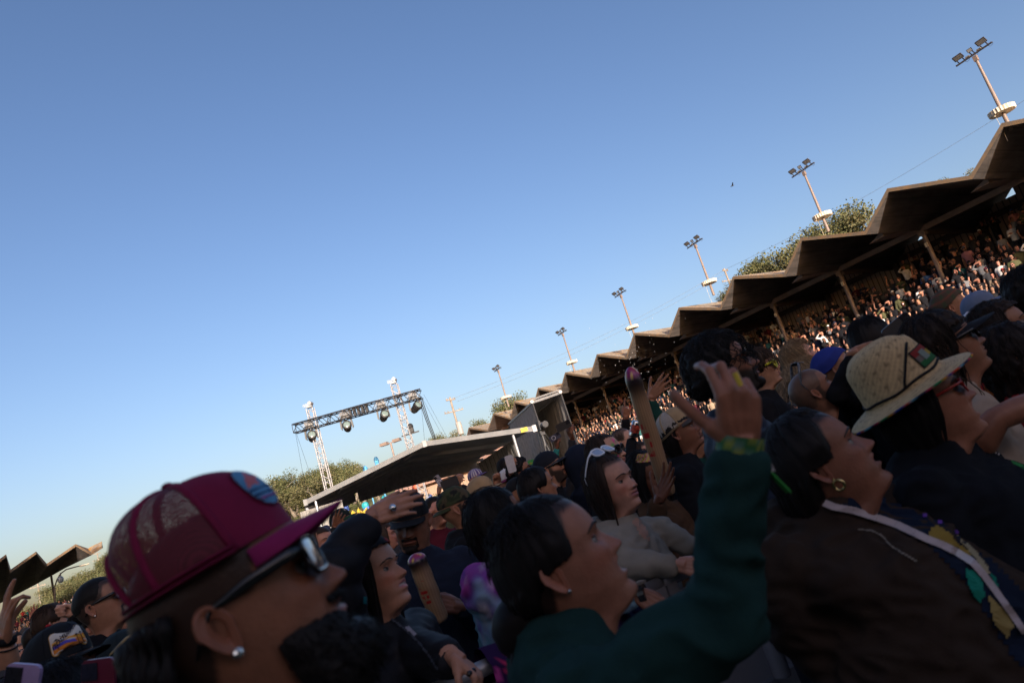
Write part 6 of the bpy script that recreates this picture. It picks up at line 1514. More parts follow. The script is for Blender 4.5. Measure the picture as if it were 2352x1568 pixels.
# ---------- 17 tie dye woman
def tiedye(v, s):
    a = noise.noise(Vector((v.x*13, v.y*13, v.z*10))); b_ = .5+.5*math.sin(v.z*60+a*5+v.x*30)
    c = [Vector((.025, .19, .25)), Vector((.25, .40, .52)), Vector((.17, .06, .30)), Vector((.52, .06, .34)), Vector((.02, .15, .19))]
    t = (v.z-s.hz+.55)*4.9+a*1.3+.5*b_-.25; k = int(max(0, min(3, t))); f = max(0, min(1, t-k)); q = c[k].lerp(c[k+1], f); w_ = max(0, noise.noise(Vector((v.x*24, v.y*24, v.z*14+3)))-.12)*1.5
    return tuple(q.lerp(Vector((.5, .5, .52)), min(.6, w_)))
p = Person('woman with straight black hair in blue and pink tie dye hoodie, face turned away', 1142, 1200, 2.45, 66, pitch=8, skin=BRN, lod=1, female=True)
p.face(ears=False); p.hair((.009, .008, .008), 'long', length=.30, t=.012, face_open=66, ripple=46); p.arm('R', W3((1466, 1364), 2.22), W3((1300, 1420), 2.3), 'rail', W3((1512, 1392), 2.18), (.1, .5, 1)); p.shirt((.1, .3, .35), name='tie_dye_hoodie', hood='down', pattern=tiedye, wrinkle=.012, slack=1.1)
sh, el, wr, tp = p.arms['R']; d = (wr-el).normalized(); m = MB(); m.tube([wr+d*.004, wr+d*.026], .0325, 18); m.build('watch_strap', M_frame, p.root); m = MB(); m.box(wr+d*.015+Vector((.0, 0, .033)), (.034, .034, .008)); m.build('watch_face', mat('watch_glass', (.16, .14, .12), .1), p.root); p.finish()

# floral jacket slung over the barrier
def floral(v):
    q = Vector((v.x*24, v.y*24, v.z*24)); base = Vector((.026, .010, .050)); best = 9; bc = None
    for k in range(46):
        rr_ = random.Random(k); c = Vector((rr_.uniform(-.32, .32), 0, rr_.uniform(-.5, .25))); d_ = math.hypot(v.x-c.x, v.z-c.z)*(1+.35*math.sin(5*math.atan2(v.z-c.z, v.x-c.x))) ; r_ = rr_.uniform(.014, .026)
        if d_ < r_: return [(.42, .03, .10), (.42, .05, .24), (.45, .32, .03), (.5, .18, .03), (.02, .16, .15), (.02, .14, .13), (.05, .08, .2)][k % 7]
    return tuple(base)

# ---------- 18.. more of the middle crowd
def quick(label, xy, d, rel, pitch=8, skin=TAN, female=False, hair=None, cap=None, gl=None, shirt=BLACK, lod=2, beard=None, fat=0, sleeve=1.0, hood=None, pattern=None, finish=True, brow=(.02, .013, .01), scalp=None, slack=1.0, mouth=0, **kw):
    p = Person(label, xy[0], xy[1], d, rel, pitch=pitch, skin=skin, lod=lod, female=female, fat=fat, mouth=mouth, **kw)
    if hair and scalp is None: p.under = hair['color']
    p.face(beard=beard, brow=brow, ears=not (hair and hair.get('style') == 'long'), scalp=scalp)
    if hair: hh = dict(hair); c = hh.pop('color'); p.hair(c, **hh)
    if cap: hh = dict(cap); c = hh.pop('color'); p.cap(c, **hh)
    if gl: p.glasses(**gl)
    if finish: p.shirt(shirt, sleeve=sleeve, hood=hood, pattern=pattern, slack=slack); p.finish()
    else: p._s = dict(color=shirt, sleeve=sleeve, hood=hood, pattern=pattern, slack=slack)
    return p
def done(p): p.shirt(p._s['color'], sleeve=p._s['sleeve'], hood=p._s['hood'], pattern=p._s['pattern'], slack=p._s['slack']); p.finish()
def camo(v, s=None):
    a = noise.noise(Vector(v)*26); b_ = noise.noise(Vector(v)*26+Vector((9, 4, 2))); return (.012, .012, .010) if a > .22 else ((.075, .055, .030) if b_ > .15 else ((.045, .052, .022) if a > -.2 else (.022, .030, .014)))
quick('man with stubble in backwards camouflage cap, black jacket', (1050, 1165), 4.1, 86, 14, skin=(.30, .16, .10), beard=((.03, .02, .015), 'full'), cap=dict(color=(.04, .045, .02), back=True, pattern=camo, lift=.0), lod=1, nose=1.1)
p = quick('person in tan cap with dark curled emblem, hidden by the camouflage cap man', (1108, 1136), 5.0, 108, 4, cap=dict(color=(.36, .24, .13), high=.012), finish=False); p.cap_patch([([(-.012, -.016), (-.004, .018), (.006, .012), (.002, -.002), (.012, -.012), (.006, -.018), (-.002, -.006)], (.05, .035, .025))], base=None, name='emblem'); done(p)
p = quick('person in white and magenta cap with grey blue bandana over the mouth', (1166, 1108), 6.6, 160, 0, cap=dict(color=(.62, .58, .56), brim=(.20, .02, .09), high=.01), finish=False)
p.cap_patch([([(-.045, -.02), (.045, -.02), (.045, -.003), (-.045, .004)], (.3, .03, .14)), ([(-.018, .006), (0, .02), (.018, .006)], (.3, .2, .05))], base=None, q0=.7, name='cap_print')
bm_ = MB(); V = []; C2 = []
for j in range(21):
    a = R(-100+10*j)
    for i in range(7):
        z = -.030-.022*i; rr_ = .092 if i < 4 else .085+.012*(i-3); V.append(tuple(p.H((rr_*.86*math.sin(a), (rr_+.018)*math.cos(a)-.004, z)))); C2.append((.10, .13, .19) if (i+j) % 3 else (.28, .32, .38))
bm_.add(V, [(j*7+i, j*7+i+1, (j+1)*7+i+1, (j+1)*7+i) for j in range(20) for i in range(6)], 0, C2); bm_.build('bandana', M_cloth, p.root, smooth=True, fix=False)
p.arm('R', W3((1141, 1112), 6.2), None, 'fist', W3((1140, 1085), 6.2), (1, 0, .2)); done(p)
p = quick('person in black cap with orange script logo, camouflage brim', (1192, 1132), 5.6, 125, 4, cap=dict(color=BLACK, brim=(.06, .055, .03), high=.008), finish=False); p.cap_patch([], base=None, text='S', tsize=.045, toff=(0, 0), tcol=(.6, .22, .02), q0=.6, name='orange_letter'); done(p)
quick('man with tousled black curls and dark glasses in the middle crowd', (1196, 1083), 6.4, 97, 10, skin=BRN, hair=dict(color=BLK, style='short', t=.024, curl=.014, wave=.008), gl=dict(), lod=1, shirt=(.02, .02, .025))
quick('person in green patterned cap and sunglasses', (1226, 1083), 7.4, 118, 6, cap=dict(color=(.03, .20, .05), brim=(.25, .03, .03), high=.008, pattern=lambda v, s: (.03, .22, .05) if noise.noise(Vector(v)*50) > -.1 else (.25, .2, .03)), gl=dict(), shirt=(.03, .03, .03))
p = quick('man in black cap and wrap sunglasses, short beard, in profile', (1262, 1076), 4.9, 100, 10, skin=(.40, .23, .16), beard=((.04, .026, .02), 'stubble'), cap=dict(color=(.011, .013, .02), tilt=2, front_lo=.03), gl=dict(tw=2, h=.036), lod=1, finish=False); p.cap_patch([], base=None, text='AR', tsize=.024, tcol=(.3, .3, .32), q0=.6, name='cap_lettering'); done(p)
def hood_up(p, col, t=.03, openf=52, bot=-.19):
    p.hair(col, 'long', length=-bot, t=t, face_open=openf, wave=.004, ripple=12, hairline=.085, streak=.06, name='hood').data.materials[0] = M_cloth
p = quick('person with a navy hood pulled up, seen from behind the painted face woman', (1338, 1066), 4.9, 62, 4, finish=False, shirt=NAVY); hood_up(p, NAVY); done(p)
quick('dark haired woman in mirrored sunglasses near the tent drape', (1164, 1075), 8.0, 130, 4, female=True, hair=dict(color=BLK, style='long', length=.3), gl=dict(lens=M_mirror), skin=MED)
quick('dark haired head just left of the orange logo cap, looking away', (1236, 1122), 4.0, 70, 8, hair=dict(color=BLK, style='short', t=.016, wave=.006), shirt=(.02, .02, .025))
quick('man in purple and white cap beside the grey haired head', (1094, 1098), 9.0, 110, 4, cap=dict(color=(.10, .07, .22), pattern=lambda v, s: (.5, .48, .5) if math.sin(math.atan2(v.x-0, v.y)*14) > .2 else (.08, .05, .2)))
quick('grey haired man with short crop in the middle crowd', (1104, 1117), 7.6, 108, 6, skin=PAL, scalp=(.16, .15, .14), hair=dict(color=(.15, .14, .135), style='short', t=.006), brow=(.12, .11, .1))
p = quick('man in black and green cap with raised hand, striped knit sleeve', (785, 1200), 6.6, 100, 8, skin=BRN, cap=dict(color=(.010, .016, .014), brim=(.015, .06, .035), high=.014), beard=((.02, .014, .011), 'moustache'), finish=False, lod=1,
          pattern=lambda v, s: [(.02, .02, .02), (.10, .012, .012), (.16, .12, .02), (.015, .07, .03)][int((v.z*22+v.x*6)) % 4])
p.cap_patch([], base=None, text='W', tsize=.04, tcol=(.4, .4, .4), toff=(0, 0), name='cap_letter', a0=.5); p.arm('R', W3(B_(235, 520), 6.3), None, 'three', W3(B_(278, 395), 6.25), (-1, 0, .2)); done(p)
quick('sunlit pale man in navy cap and black sunglasses by the tent drape', (750, 1220), 14.0, 128, 4, skin=PAL, cap=dict(color=(.035, .045, .09)), gl=dict(), shirt=(.03, .03, .035), sleeve=.45)
quick('person in wide black felt brim cap at the tent corner', (722, 1238), 12.5, 80, 0, cap=dict(color=BLACK, brim_len=.1))
# right hand side
p = quick('person with black bun holding up a phone, seen from behind', (2006, 783), 3.6, 40, 8, hair=dict(color=BLK, style='short', t=.020, nape=-.09, side=-.03), finish=False, shirt=BLACK, lod=1)
p.arm('R', W3((2052, 812), 3.2), None, 'pinch', W3((2062, 745), 3.15), (1, .3, .2)); done(p)
m = quick('person in bright blue knit beanie, black sleeve raised', (1918, 848), 4.0, 78, 12, finish=False, shirt=BLACK, lod=1)
def beanie(p, col, t=.018, rim=None, nm='beanie'):
    bn = MB(); V = []; Cc = []; na, ns = 64, 12
    for j in range(na):
        a = 2*math.pi*j/na; k_ = abs(math.degrees(a if a < math.pi else a-2*math.pi))
        for i in range(ns+1): V.append(tuple(p.H(ellip(t+.0016*(j % 2)+(.005 if i >= ns-3 else 0), a, i/ns*(.70+.26*smooth(40, 120, k_)))))); Cc.append(rim if rim and i >= ns-3 else col(a, i) if callable(col) else col)
    bn.add(V, [(j*(ns+1)+i, j*(ns+1)+i+1, ((j+1) % na)*(ns+1)+i+1, ((j+1) % na)*(ns+1)+i) for j in range(na) for i in range(ns)], 0, Cc); return bn.build(nm, M_felt, p.root, smooth=True, fix=False)
beanie(m, (.020, .035, .22), rim=(.018, .030, .19)); m.arm('R', W3((1962, 812), 3.3), W3((1925, 905), 3.35), 'fist', W3((2005, 800), 3.25), (.2, .3, 1)); done(m)
p = quick('person in plaid knit hat behind the black cap', (2186, 706), 5.0, 80, 6, finish=False); beanie(p, lambda a, i: (.16, .05, .03) if i % 4 == 1 else ((.05, .06, .03) if int(a*5) % 3 == 0 else (.075, .05, .032)), t=.026); done(p)
p = quick('person in grey blue cap with white lettering looking right', (2255, 712), 4.6, 88, 8, cap=dict(color=(.13, .17, .27), high=.008), finish=False); p.cap_patch([], base=None, text='SB', tsize=.026, tcol=(.6, .6, .6), q0=.62, a0=.4, name='cap_lettering'); done(p)
p = quick('curly haired person in profile with orange jacket at the right edge', (2303, 760), 2.9, 92, 12, female=True, skin=(.29, .15, .095), lod=1, hair=dict(color=(.02, .012, .009), style='long', length=.25, t=.02, curl=.012, face_open=72), finish=False, shirt=(.42, .09, .015), slack=1.1); done(p)
p = quick('person in white cap with red and blue logo beside the black cap', (2255, 775), 3.3, 150, 10, cap=dict(color=(.62, .60, .66), high=.012), finish=False, shirt=(.3, .03, .03)); p.cap_patch([([(-.01, -.004), (.012, -.004), (.014, .014), (-.006, .016)], (.5, .03, .04)), ([(-.03, -.014), (-.012, -.014), (-.012, -.004), (-.03, -.004)], (.04, .07, .3)), ([(.018, -.012), (.034, -.012), (.034, .006), (.018, .006)], (.06, .05, .16))], base=None, q0=.62, name='cap_logo'); done(p)
p = quick('dark haired person in teal jacket cut off by the right edge', (2380, 672), 3.2, 70, 6, hair=dict(color=BLK, style='short', t=.022, curl=.01), shirt=(.03, .13, .13), lod=1)
quick('person with hair in a dark scarf in front of the orange jacket', (2330, 820), 2.5, 78, 6, hair=dict(color=(.018, .012, .010), style='long', length=.3, t=.015, curl=.01), shirt=(.30, .02, .02), lod=1)
# left hand side
p = quick('man with buzz cut fade, black sunglasses and goatee, black tee', (232, 1388), 3.15, 112, 12, skin=(.33, .175, .11), scalp=(.016, .012, .011), beard=((.03, .02, .016), 'goatee'), gl=dict(w=.058, h=.042, tw=2.0, rim=.003), lod=1, fat=.5, sleeve=.5, finish=False, shirt=(.009, .009, .011)); p.hair((.010, .009, .009), 'short', t=.0078, side=.03, nape=.0, hairline=.072, wave=.001)
es = MB(); es.ball(p.H((.082, -.006, -.041)), .004, 8, 6); es.build('ear_stud', M_silver, p.root); done(p)
p = quick('man in black flat brim cap with sunset patch reading Rebelution, looking right', (140, 1548), 1.98, 142, 6, skin=(.25, .125, .08), lod=1, finish=False, shirt=(.012, .012, .014), beard=((.03, .02, .016), 'stubble'))
p.cap((.009, .010, .013), high=.022, tilt=2, front_lo=.034, brim_len=.078, brim_bend=.004)
SKY_ = [([(-.040, -.019), (.040, -.019), (.040, -.002), (-.040, .001)], (.62, .20, .03)), ([(-.040, -.010), (-.01, -.002), (.015, .001), (.040, -.003), (.040, .002), (.015, .006), (-.02, .002), (-.040, -.003)], (.75, .35, .05)), ([(-.014, -.012), (.010, -.008), (.040, -.011), (.040, -.005), (.012, -.002), (-.01, -.006)], (.10, .08, .42)), ([(.004, .001), (.02, .0045), (.03, .001), (.018, -.001)], (.55, .6, .7)), ([(-.040, -.019), (-.02, -.014), (.0, -.017), (.040, -.019)], (.28, .1, .03)), ([(-.031, -.019), (-.029, -.019), (-.028, .002), (-.030, .002)], (.02, .015, .02)), ([(-.036, .000), (-.029, .005), (-.022, .0), (-.029, .002)], (.02, .015, .02)), ([(-.018, -.019), (-.0165, -.019), (-.0155, .0), (-.017, .0)], (.02, .015, .02)), ([(-.023, -.002), (-.016, .003), (-.010, -.002), (-.016, .0)], (.02, .015, .02)), ([(.028, -.014), (.0295, -.014), (.030, .004), (.0285, .004)], (.02, .015, .02)), ([(.022, .002), (.029, .007), (.036, .002), (.029, .004)], (.02, .015, .02))]
p.cap_patch(SKY_, a0=.30, q0=.74, wdt=.088, hgt=.046, base=(.66, .60, .52), border=(.5, .26, .05), rnd_=.008, text='Rebelution', tsize=.0185, toff=(0, .0115), tcol=(.015, .015, .03), tsh=-.6, k_=1.33, name='sunset_patch')
bt = MB(); bt.ball(p.H(p.cap_pos(0, .01, .005)), (.008, .008, .005), 10, 6, col=(.4, .015, .02)); bt.build('red_button', M_felt, p.cap_o, fix=False); done(p)
quick('top of a black haired head at the bottom left corner, seen from behind', (140, 1640), 1.75, 30, 0, hair=dict(color=(.008, .008, .010), style='short', t=.016, nape=-.09, side=-.05), lod=1)
p = quick('person in dark cap with orange interlocked letters and sunglasses resting on the brim', (292, 1530), 2.55, 138, 4, skin=BRN, lod=1, cap=dict(color=(.012, .02, .024), brim=(.014, .016, .02), under=(.4, .09, .02), high=.010), finish=False)
p.cap_patch([], base=None, text='S', tsize=.04, toff=(-.006, .004), tcol=(.62, .11, .015), q0=.5, a0=-.1, name='orange_letter'); p.cap_patch([], base=None, text='F', tsize=.04, toff=(.008, -.003), tcol=(.62, .11, .015), q0=.5, a0=-.1, name='orange_letter')
p.glasses(w=.058, h=.036, up=Matrix.Translation((0, .035, .055)) @ Matrix.Rotation(R(20), 4, 'X'), frame=mat('gold_tan_frame', (.35, .26, .12), .3), tw=1.5); done(p)
p = quick('person at the left edge raising a hand with ringed fingers, grey sleeve', (-70, 1500), 2.6, 60, 6, finish=False, shirt=(.055, .057, .062), lod=1, hair=dict(color=BLK, style='short'))
p.arm('R', W3(G_(62, 1135), 2.3), W3(G_(70, 1500), 2.3), 'three', W3(G_(75, 800), 2.3), (-.8, .6, .2)); sh, el, wr, tp = p.arms['R']; m = MB(); d = (wr-el).normalized(); m.tube([wr-d*.012, wr, wr+d*.012], .031, 14, col=(.01, .01, .012)); m.tube([wr-d*.03, wr-d*.026], .0325, 14, col=(.01, .01, .012)); m.build('bracelet', M_felt, p.root, smooth=True); p._s['sleeve'] = 1.0
p.arms['R'] = (sh, el, wr-d*.07, tp); done(p)
p = quick('person hidden behind the buzz cut man with a pale fist lifted', (120, 1430), 4.6, 80, 4, skin=PAL, finish=False, hair=dict(color=DBR, style='short')); p.arm('R', W3(G_(770, 850), 4.2), None, 'fist', W3(G_(640, 850), 4.2), (0, .2, 1)); done(p)
p = quick('person with tattooed forearm and beaded bracelet behind the maroon cap', (345, 1425), 4.3, 80, 4, skin=MED, finish=False, hair=dict(color=BLK, style='short'), sleeve=.4); p.arm('L', W3(G_(1330, 820), 4.0), None, 'relaxed', W3(G_(1330, 740), 4.0), (1, 0, 0)); sh, el, wr, tp = p.arms['L']; m = MB(); d = (wr-el).normalized(); m.tube([wr-d*.03, wr-d*.02], .032, 14, col=(.1, .16, .3)); m.tube([wr-d*.05, wr-d*.044], .033, 14, col=(.5, .5, .5)); m.build('bracelet', M_felt, p.root, smooth=True); done(p)
p = quick('person in dark green sleeve reaching up beside the tall inflatable', (1588, 1010), 4.6, 96, 4, finish=False, shirt=(.012, .05, .04), hair=dict(color=BLK, style='short')); p.arm('R', W3(F_(1125, 540), 4.4), W3(F_(1140, 660), 4.4), 'open', W3(F_(1225, 420), 4.35), (-.6, .3, .8)); done(p)
p = quick('person behind the painted face holding a beer can up', (1470, 1050), 5.4, 100, 6, skin=PAL, finish=False, hair=dict(color=DBR, style='short')); p.arm('R', W3(F_(960, 900), 5.2), None, 'grip', W3(F_(985, 830), 5.2), (-.4, .3, .8)); done(p)
p = quick('person pointing one finger up left of the tall inflatable', (1440, 1048), 6.8, 100, 6, skin=BRN, finish=False, hair=dict(color=BLK, style='short')); p.arm('R', W3(F_(900, 720), 6.6), None, 'horns', W3(F_(915, 640), 6.6), (-1, 0, .2)); done(p)

# ---------- things held or set down
def tube_inflatable(a, b, r_, label):
    a = Vector(a); b = Vector(b); o0 = a.copy(); d = (b-a); L = d.length; d.normalize(); root = empty('inflatable_tube', o0, 0, label, 'inflatable'); x = d.orthogonal().normalized(); y = d.cross(x)
    seg = 40; rows = [(0, .5), (.01, .8), (.03, .92)]+[(k, 1.0-.03*math.sin(k*9)) for k in np.linspace(.06, .82, 90)]+[(.86, 1.06), (.90, 1.04), (.94, .9), (.97, .68), (.99, .4), (1.0, .05)]
    V = []; C = []
    for t, q in rows:
        for k in range(seg):
            an = 2*math.pi*k/seg; wv = 1+.03*math.sin(an*2+t*22); V.append(tuple(d*(t*L)+(x*math.cos(an)+y*math.sin(an))*r_*q*wv))
            n_ = noise.noise(Vector((an*2, t*18, 3)))
            if t > .935: c = Vector((.38, .02, .06)).lerp(Vector((.22, .03, .16)), .5+.5*math.sin(an*2+t*60)) if n_ < .25 else Vector((.65, .45, .12))
            elif t > .875: c = Vector((.02, .012, .02))
            else:
                c = Vector((.33, .20, .11))*(.80+.28*(((int(t*90)+k) % 4 < 2) != ((int(t*90)-k) % 4 < 2))); c = c.lerp(Vector((.03, .018, .015)), smooth(.70, .865, t))
            C.append(tuple(c))
    m = MB(); m.add(V, [(i*seg+k, i*seg+(k+1) % seg, (i+1)*seg+(k+1) % seg, (i+1)*seg+k) for i in range(len(rows)-1) for k in range(seg)]+[tuple(range(seg))], 0, C); m.build('tube', attr_mat('glossy_vinyl', .28, .5), root, smooth=True, fix=False)
    lb = MB(); cd = (Vector(_C)-o0-d*L*.5).normalized(); cd = (cd-d*cd.dot(d)).normalized(); sd = d.cross(cd)
    for j, t in enumerate(np.linspace(.32, .60, 5)):
        V = [tuple(d*((t+dt)*L)+(cd*math.cos(a_)+sd*math.sin(a_))*(r_*1.03)) for dt in (0, .040) for a_ in (-.85-.1, -.62, -.4, -.15)]; V = [tuple(Vector(v)) for v in V]
        lb.add(V, [(k, k+1, k+5, k+4) for k in range(3)] if j % 2 == 0 else [(0, 1, 5, 4), (2, 3, 7, 6)], 0, (.38, .015, .015))
    lb.build('red_marking', MATS['glossy_vinyl'], root, smooth=True, fix=False); return root
tube_inflatable(pix(1537, 1136, 3.12), pix(1446, 842, 3.12), .037, 'tall tan inflatable tube with red burning tip held upright in the middle of the crowd')
tube_inflatable(pix(1012, 1428, 2.58), pix(952, 1270, 2.60), .036, 'shorter tan inflatable tube with red tip in front of the man looking down')
def phone(x, y, d, col, label, face=(0, -1, 0), upv=(.2, 0, 1), wide=False, extra=None, cam_=True, W=.075, Hh=.152):
    c = pix(x, y, d); n = Vector(face).normalized(); u_ = Vector(upv); u_ = (u_-n*u_.dot(n)).normalized(); r_ = u_.cross(n)
    o = empty('phone', c, 0, label, 'phone', 'raised phones'); m = MB(); hw, hh, q = W/2, Hh/2, .014; pts = [(cx+q*math.cos(R(a+e)), cz+q*math.sin(R(a+e))) for cx, cz, a in ((hw-q, hh-q, 0), (-hw+q, hh-q, 90), (-hw+q, -hh+q, 180), (hw-q, -hh+q, 270)) for e in (0, 30, 60, 90)]
    m.prism([tuple(r_*px_+u_*pz-n*.005) for px_, pz in pts], n*.010); m.build('body', mat('phone_case_%d' % int(x), col, .35, var=.1, scale=40), o)
    if cam_:
        k = MB(); cc = r_*(-hw*.45)+u_*(hh*.66)+n*.0065; k.prism([tuple(cc+r_*a_*.019+u_*b_*.019-n*.001) for a_, b_ in ((-1, -1), (1, -1), (1, 1), (-1, 1))], n*.003)
        for a_, b_ in ((-.45, .45), (.45, .45), (0, -.45)): k.tube([cc+r_*a_*.019+u_*b_*.019+n*.0015, cc+r_*a_*.019+u_*b_*.019+n*.004], .0062, 12)
        k.build('camera_bump', mat('phone_camera_dark', (.02, .02, .025), .15), o)
    if extra: extra(o, r_, u_, n, hw, hh)
    return o
def ring_ex(o, r_, u_, n, hw, hh):
    m = MB(); m.tube([u_*-.02+r_*.024*math.cos(a)+u_*.024*math.sin(a)+n*.0065 for a in np.linspace(0, 6.2832, 28)], .0035, 6); m.build('white_ring', mat('white_plastic', (.6, .6, .62), .4), o)
def stars_ex(o, r_, u_, n, hw, hh):
    m = MB()
    for (cx, cz, s_) in ((.015, .0, .014), (-.012, -.035, .010), (.02, -.05, .009), (-.02, .02, .006)):
        pts = [r_*(cx+s_*(1 if k % 2 == 0 else .42)*math.sin(k*math.pi/5))+u_*(cz+s_*(1 if k % 2 == 0 else .42)*math.cos(k*math.pi/5))+n*.0052 for k in range(10)]; m.prism([tuple(q) for q in pts], n*.001)
    m.build('star_print', mat('pale_star', (.45, .40, .42), .5), o)
def leop_ex(o, r_, u_, n, hw, hh):
    m = MB(); rr_ = random.Random(4)
    for k in range(26):
        cx, cz = rr_.uniform(-hw*.8, hw*.8), rr_.uniform(-hh*.9, hh*.5); a0 = rr_.uniform(0, 6); s_ = rr_.uniform(.003, .005); m.tube([r_*(cx+s_*math.cos(a0+a))+u_*(cz+s_*math.sin(a0+a))+n*.0054 for a in np.linspace(0, 4.2, 7)], .0012, 4)
    m.build('leopard_print', mat('leopard_spot', (.06, .03, .09), .5), o)
phone(*F_(268, 890), 8.6, (.03, .035, .07), 'navy phone with white ring held up beside the tent camera', upv=(1, 0, .3), extra=ring_ex)
phone(*F_(345, 790), 6.6, (.012, .012, .014), 'black phone held up high by a hand above the hooded head', upv=(1, 0, .15))
phone(*B_(935, 205), 8.6, (.22, .2, .24), 'grey phone with white ring held up left of the gold phone', upv=(-.35, 0, 1), extra=ring_ex)
phone(*B_(1010, 222), 5.8, (.02, .018, .02), 'dark phone with gold edge in a folding case, held up level', upv=(1, 0, .1), cam_=False, W=.085)
phone(2064, 752, 3.1, (.02, .02, .024), 'dark phone with hanging white cord held by the person with the bun', upv=(1, 0, .4))
phone(*G_(190, 1740), 1.5, (.34, .24, .42), 'lilac leopard print phone at the bottom left corner', upv=(.35, 0, 1), extra=leop_ex, W=.08)
phone(*G_(985, 1660), 1.62, (.13, .012, .028), 'maroon phone with star stickers at the bottom left', upv=(.15, 0, 1), extra=stars_ex, W=.08)
phone(*F_(-130, 1130), 6.0, (.5, .48, .5), 'white screen phone filming the tent pole upright', upv=(0, 0, 1), cam_=False)
phone(1946, 820, 6.5, (.06, .06, .066), 'grey phone with round lens held up beside the blue beanie', upv=(1, 0, .2), extra=ring_ex)
# hands that hold those phones belong to people mostly hidden below the frame or behind heads
for k, (lb, xy, d, wr, tip, sk, sl_) in enumerate((('person behind the hooded one lifting a black phone overhead', (1296, 1088), 7.0, (*F_(420, 900), 6.7), (*F_(375, 780), 6.62), BRN, (.03, .03, .035)), ('person in teal and white top holding the ring backed navy phone', (1240, 1105), 9.0, (*F_(288, 985), 8.7), (*F_(275, 900), 8.64), BRN, (.03, .2, .2)),
        ('person in black sleeve holding up the grey ring backed phone', (1065, 1135), 8.9, (*B_(935, 290), 8.66), (*B_(945, 215), 8.65), TAN, BLACK), ('person reaching up with the gold edged phone', (1120, 1140), 6.2, (*B_(1075, 265), 5.9), (*B_(1055, 195), 5.84), TAN, (.2, .18, .16)),
        ('person below the frame edge holding the maroon starred phone', (330, 1640), 1.85, (*G_(1010, 2150), 1.66), (*G_(1000, 2020), 1.64), TAN, (.03, .03, .05)), ('person below the frame edge holding the lilac leopard phone', (60, 1665), 1.7, (*G_(170, 2250), 1.55), (*G_(180, 2120), 1.52), TAN, (.03, .03, .03)),
        ('person whose hand lifts a white screen phone by the tent pole', (1222, 1095), 7.2, (*F_(-125, 1200), 6.1), (*F_(-128, 1140), 6.04), TAN, (.02, .02, .02)), ('person reaching a grey lens phone over the blue beanie', (1960, 868), 7.2, (1950, 850, 6.6), (1948, 822, 6.55), BRN, (.02, .02, .02)))):
    p = quick(lb, xy, d, 80 if k != 4 else 30, 4, skin=sk, finish=False, shirt=sl_, hair=dict(color=BLK, style='short')); p.arm('R', wr, None, 'grip', tip, (-.5, .4, .5)); done(p)
# beer can
c = pix(*F_(985, 815), 5.15); cn = MB(); cn.lathe([(.001, -.06), (.028, -.06), (.033, -.052), (.033, .05), (.027, .06), (.001, .06)], 20); cn.lathe([(.0334, -.03), (.0334, .03)], 20, mi=1); co = cn.build('beer_can', [M_silver, mat('red_can_band', (.35, .05, .03), .3, var=.6, scale=40)], smooth=True); co.location = c; co.rotation_euler = (R(10), R(28), 0); tag(co, 'silver beer can with red band raised beside the tall inflatable', 'can')

# ---------- crowd barrier
ra = pix_z(1030, 1572, 1.14); rb = pix_z(1552, 1322, 1.14); dv = (rb-ra); dv.z = 0; dv.normalize(); az_ = math.atan2(dv.y, dv.x)
M_steel = mat('galvanised_steel', (.30, .29, .30), .45, metal=.5, var=.15, scale=9); M_perf = mesh_mat((.30, .29, .30))
for nd in M_perf.node_tree.nodes:
    if nd.type == 'TEX_VORONOI': nd.inputs['Scale'].default_value = 150; nd.inputs['Randomness'].default_value = 0
def barrier():
    o = empty('crowd_barrier', (0, 0, 0), 0, None, 'barrier'); m = MB(); m.tube([(0, 0, 1.14), (1.22, 0, 1.14)], .024, 12); m.build('top_rail', M_steel, o, smooth=True)
    for x in (.02, 1.2): k = MB(); k.box((x, 0, .57), (.05, .05, 1.12)); k.bar((x, 0, .95), (x, .85, .03), .05); k.build('upright', M_steel, o)
    
    for z_, h_ in ((.62, .09), (1.07, .04), (.08, .05)):
        k = MB(); k.box((.61, -.004, z_), (1.13, .03, h_)); k.build('cross_band', M_steel, o)
    k = MB(); k.box((.61, .012, .57), (1.13, .004, .96)); k.build('perforated_panel', M_perf, o)
    k = MB(); k.box((.61, -.45, .02), (1.2, .9, .012)); k.build('floor_plate', M_steel, o)
    k = MB(); k.box((.9, -.07, .74), (.4, .1, .012)); k.build('ledge', M_steel, o); return o
bo = barrier()
for k in range(-3, 5):
    o = bo if k == -3 else copy_tree(bo); q = ra+dv*(1.24*k-.35); o.location = (q.x, q.y, 0); o.rotation_euler = (0, 0, az_); o['group'] = 'crowd barrier sections'; o['label'] = 'steel crowd barrier section with round top rail and perforated panel between the front rows'
# floral jacket over the rail
fj = empty('floral_jacket', ra+dv*.42, az_, 'dark purple jacket printed with bright flowers slung over the barrier rail', 'jacket')
m = MB(); V = []; C = []; nu, nv = 60, 60
for i in range(nu+1):
    u_ = -.30+.6*i/nu
    for j in range(nv+1):
        t = -.30+.75*j/nv; wv = .018*math.sin(u_*19+t*4)+.012*math.sin(u_*43)
        if t < 0: y, z = .045+wv*.6, t
        elif t < .10: an = t/.10*math.pi; y, z = .045*math.cos(an)+wv*.2, .045*math.sin(an)+.01*math.sin(u_*11)
        else: y, z = -.05-wv-.10*(t-.1), -(t-.10)
        V.append((u_*(1+.15*max(0, t)), y, z+.01)); C.append(floral(Vector((u_, 0, -t+.15))))
m.add(V, [(i*(nv+1)+j, (i+1)*(nv+1)+j, (i+1)*(nv+1)+j+1, i*(nv+1)+j+1) for i in range(nu) for j in range(nv)], 0, C); m.build('cloth', M_cloth, fj, smooth=True, fix=False)
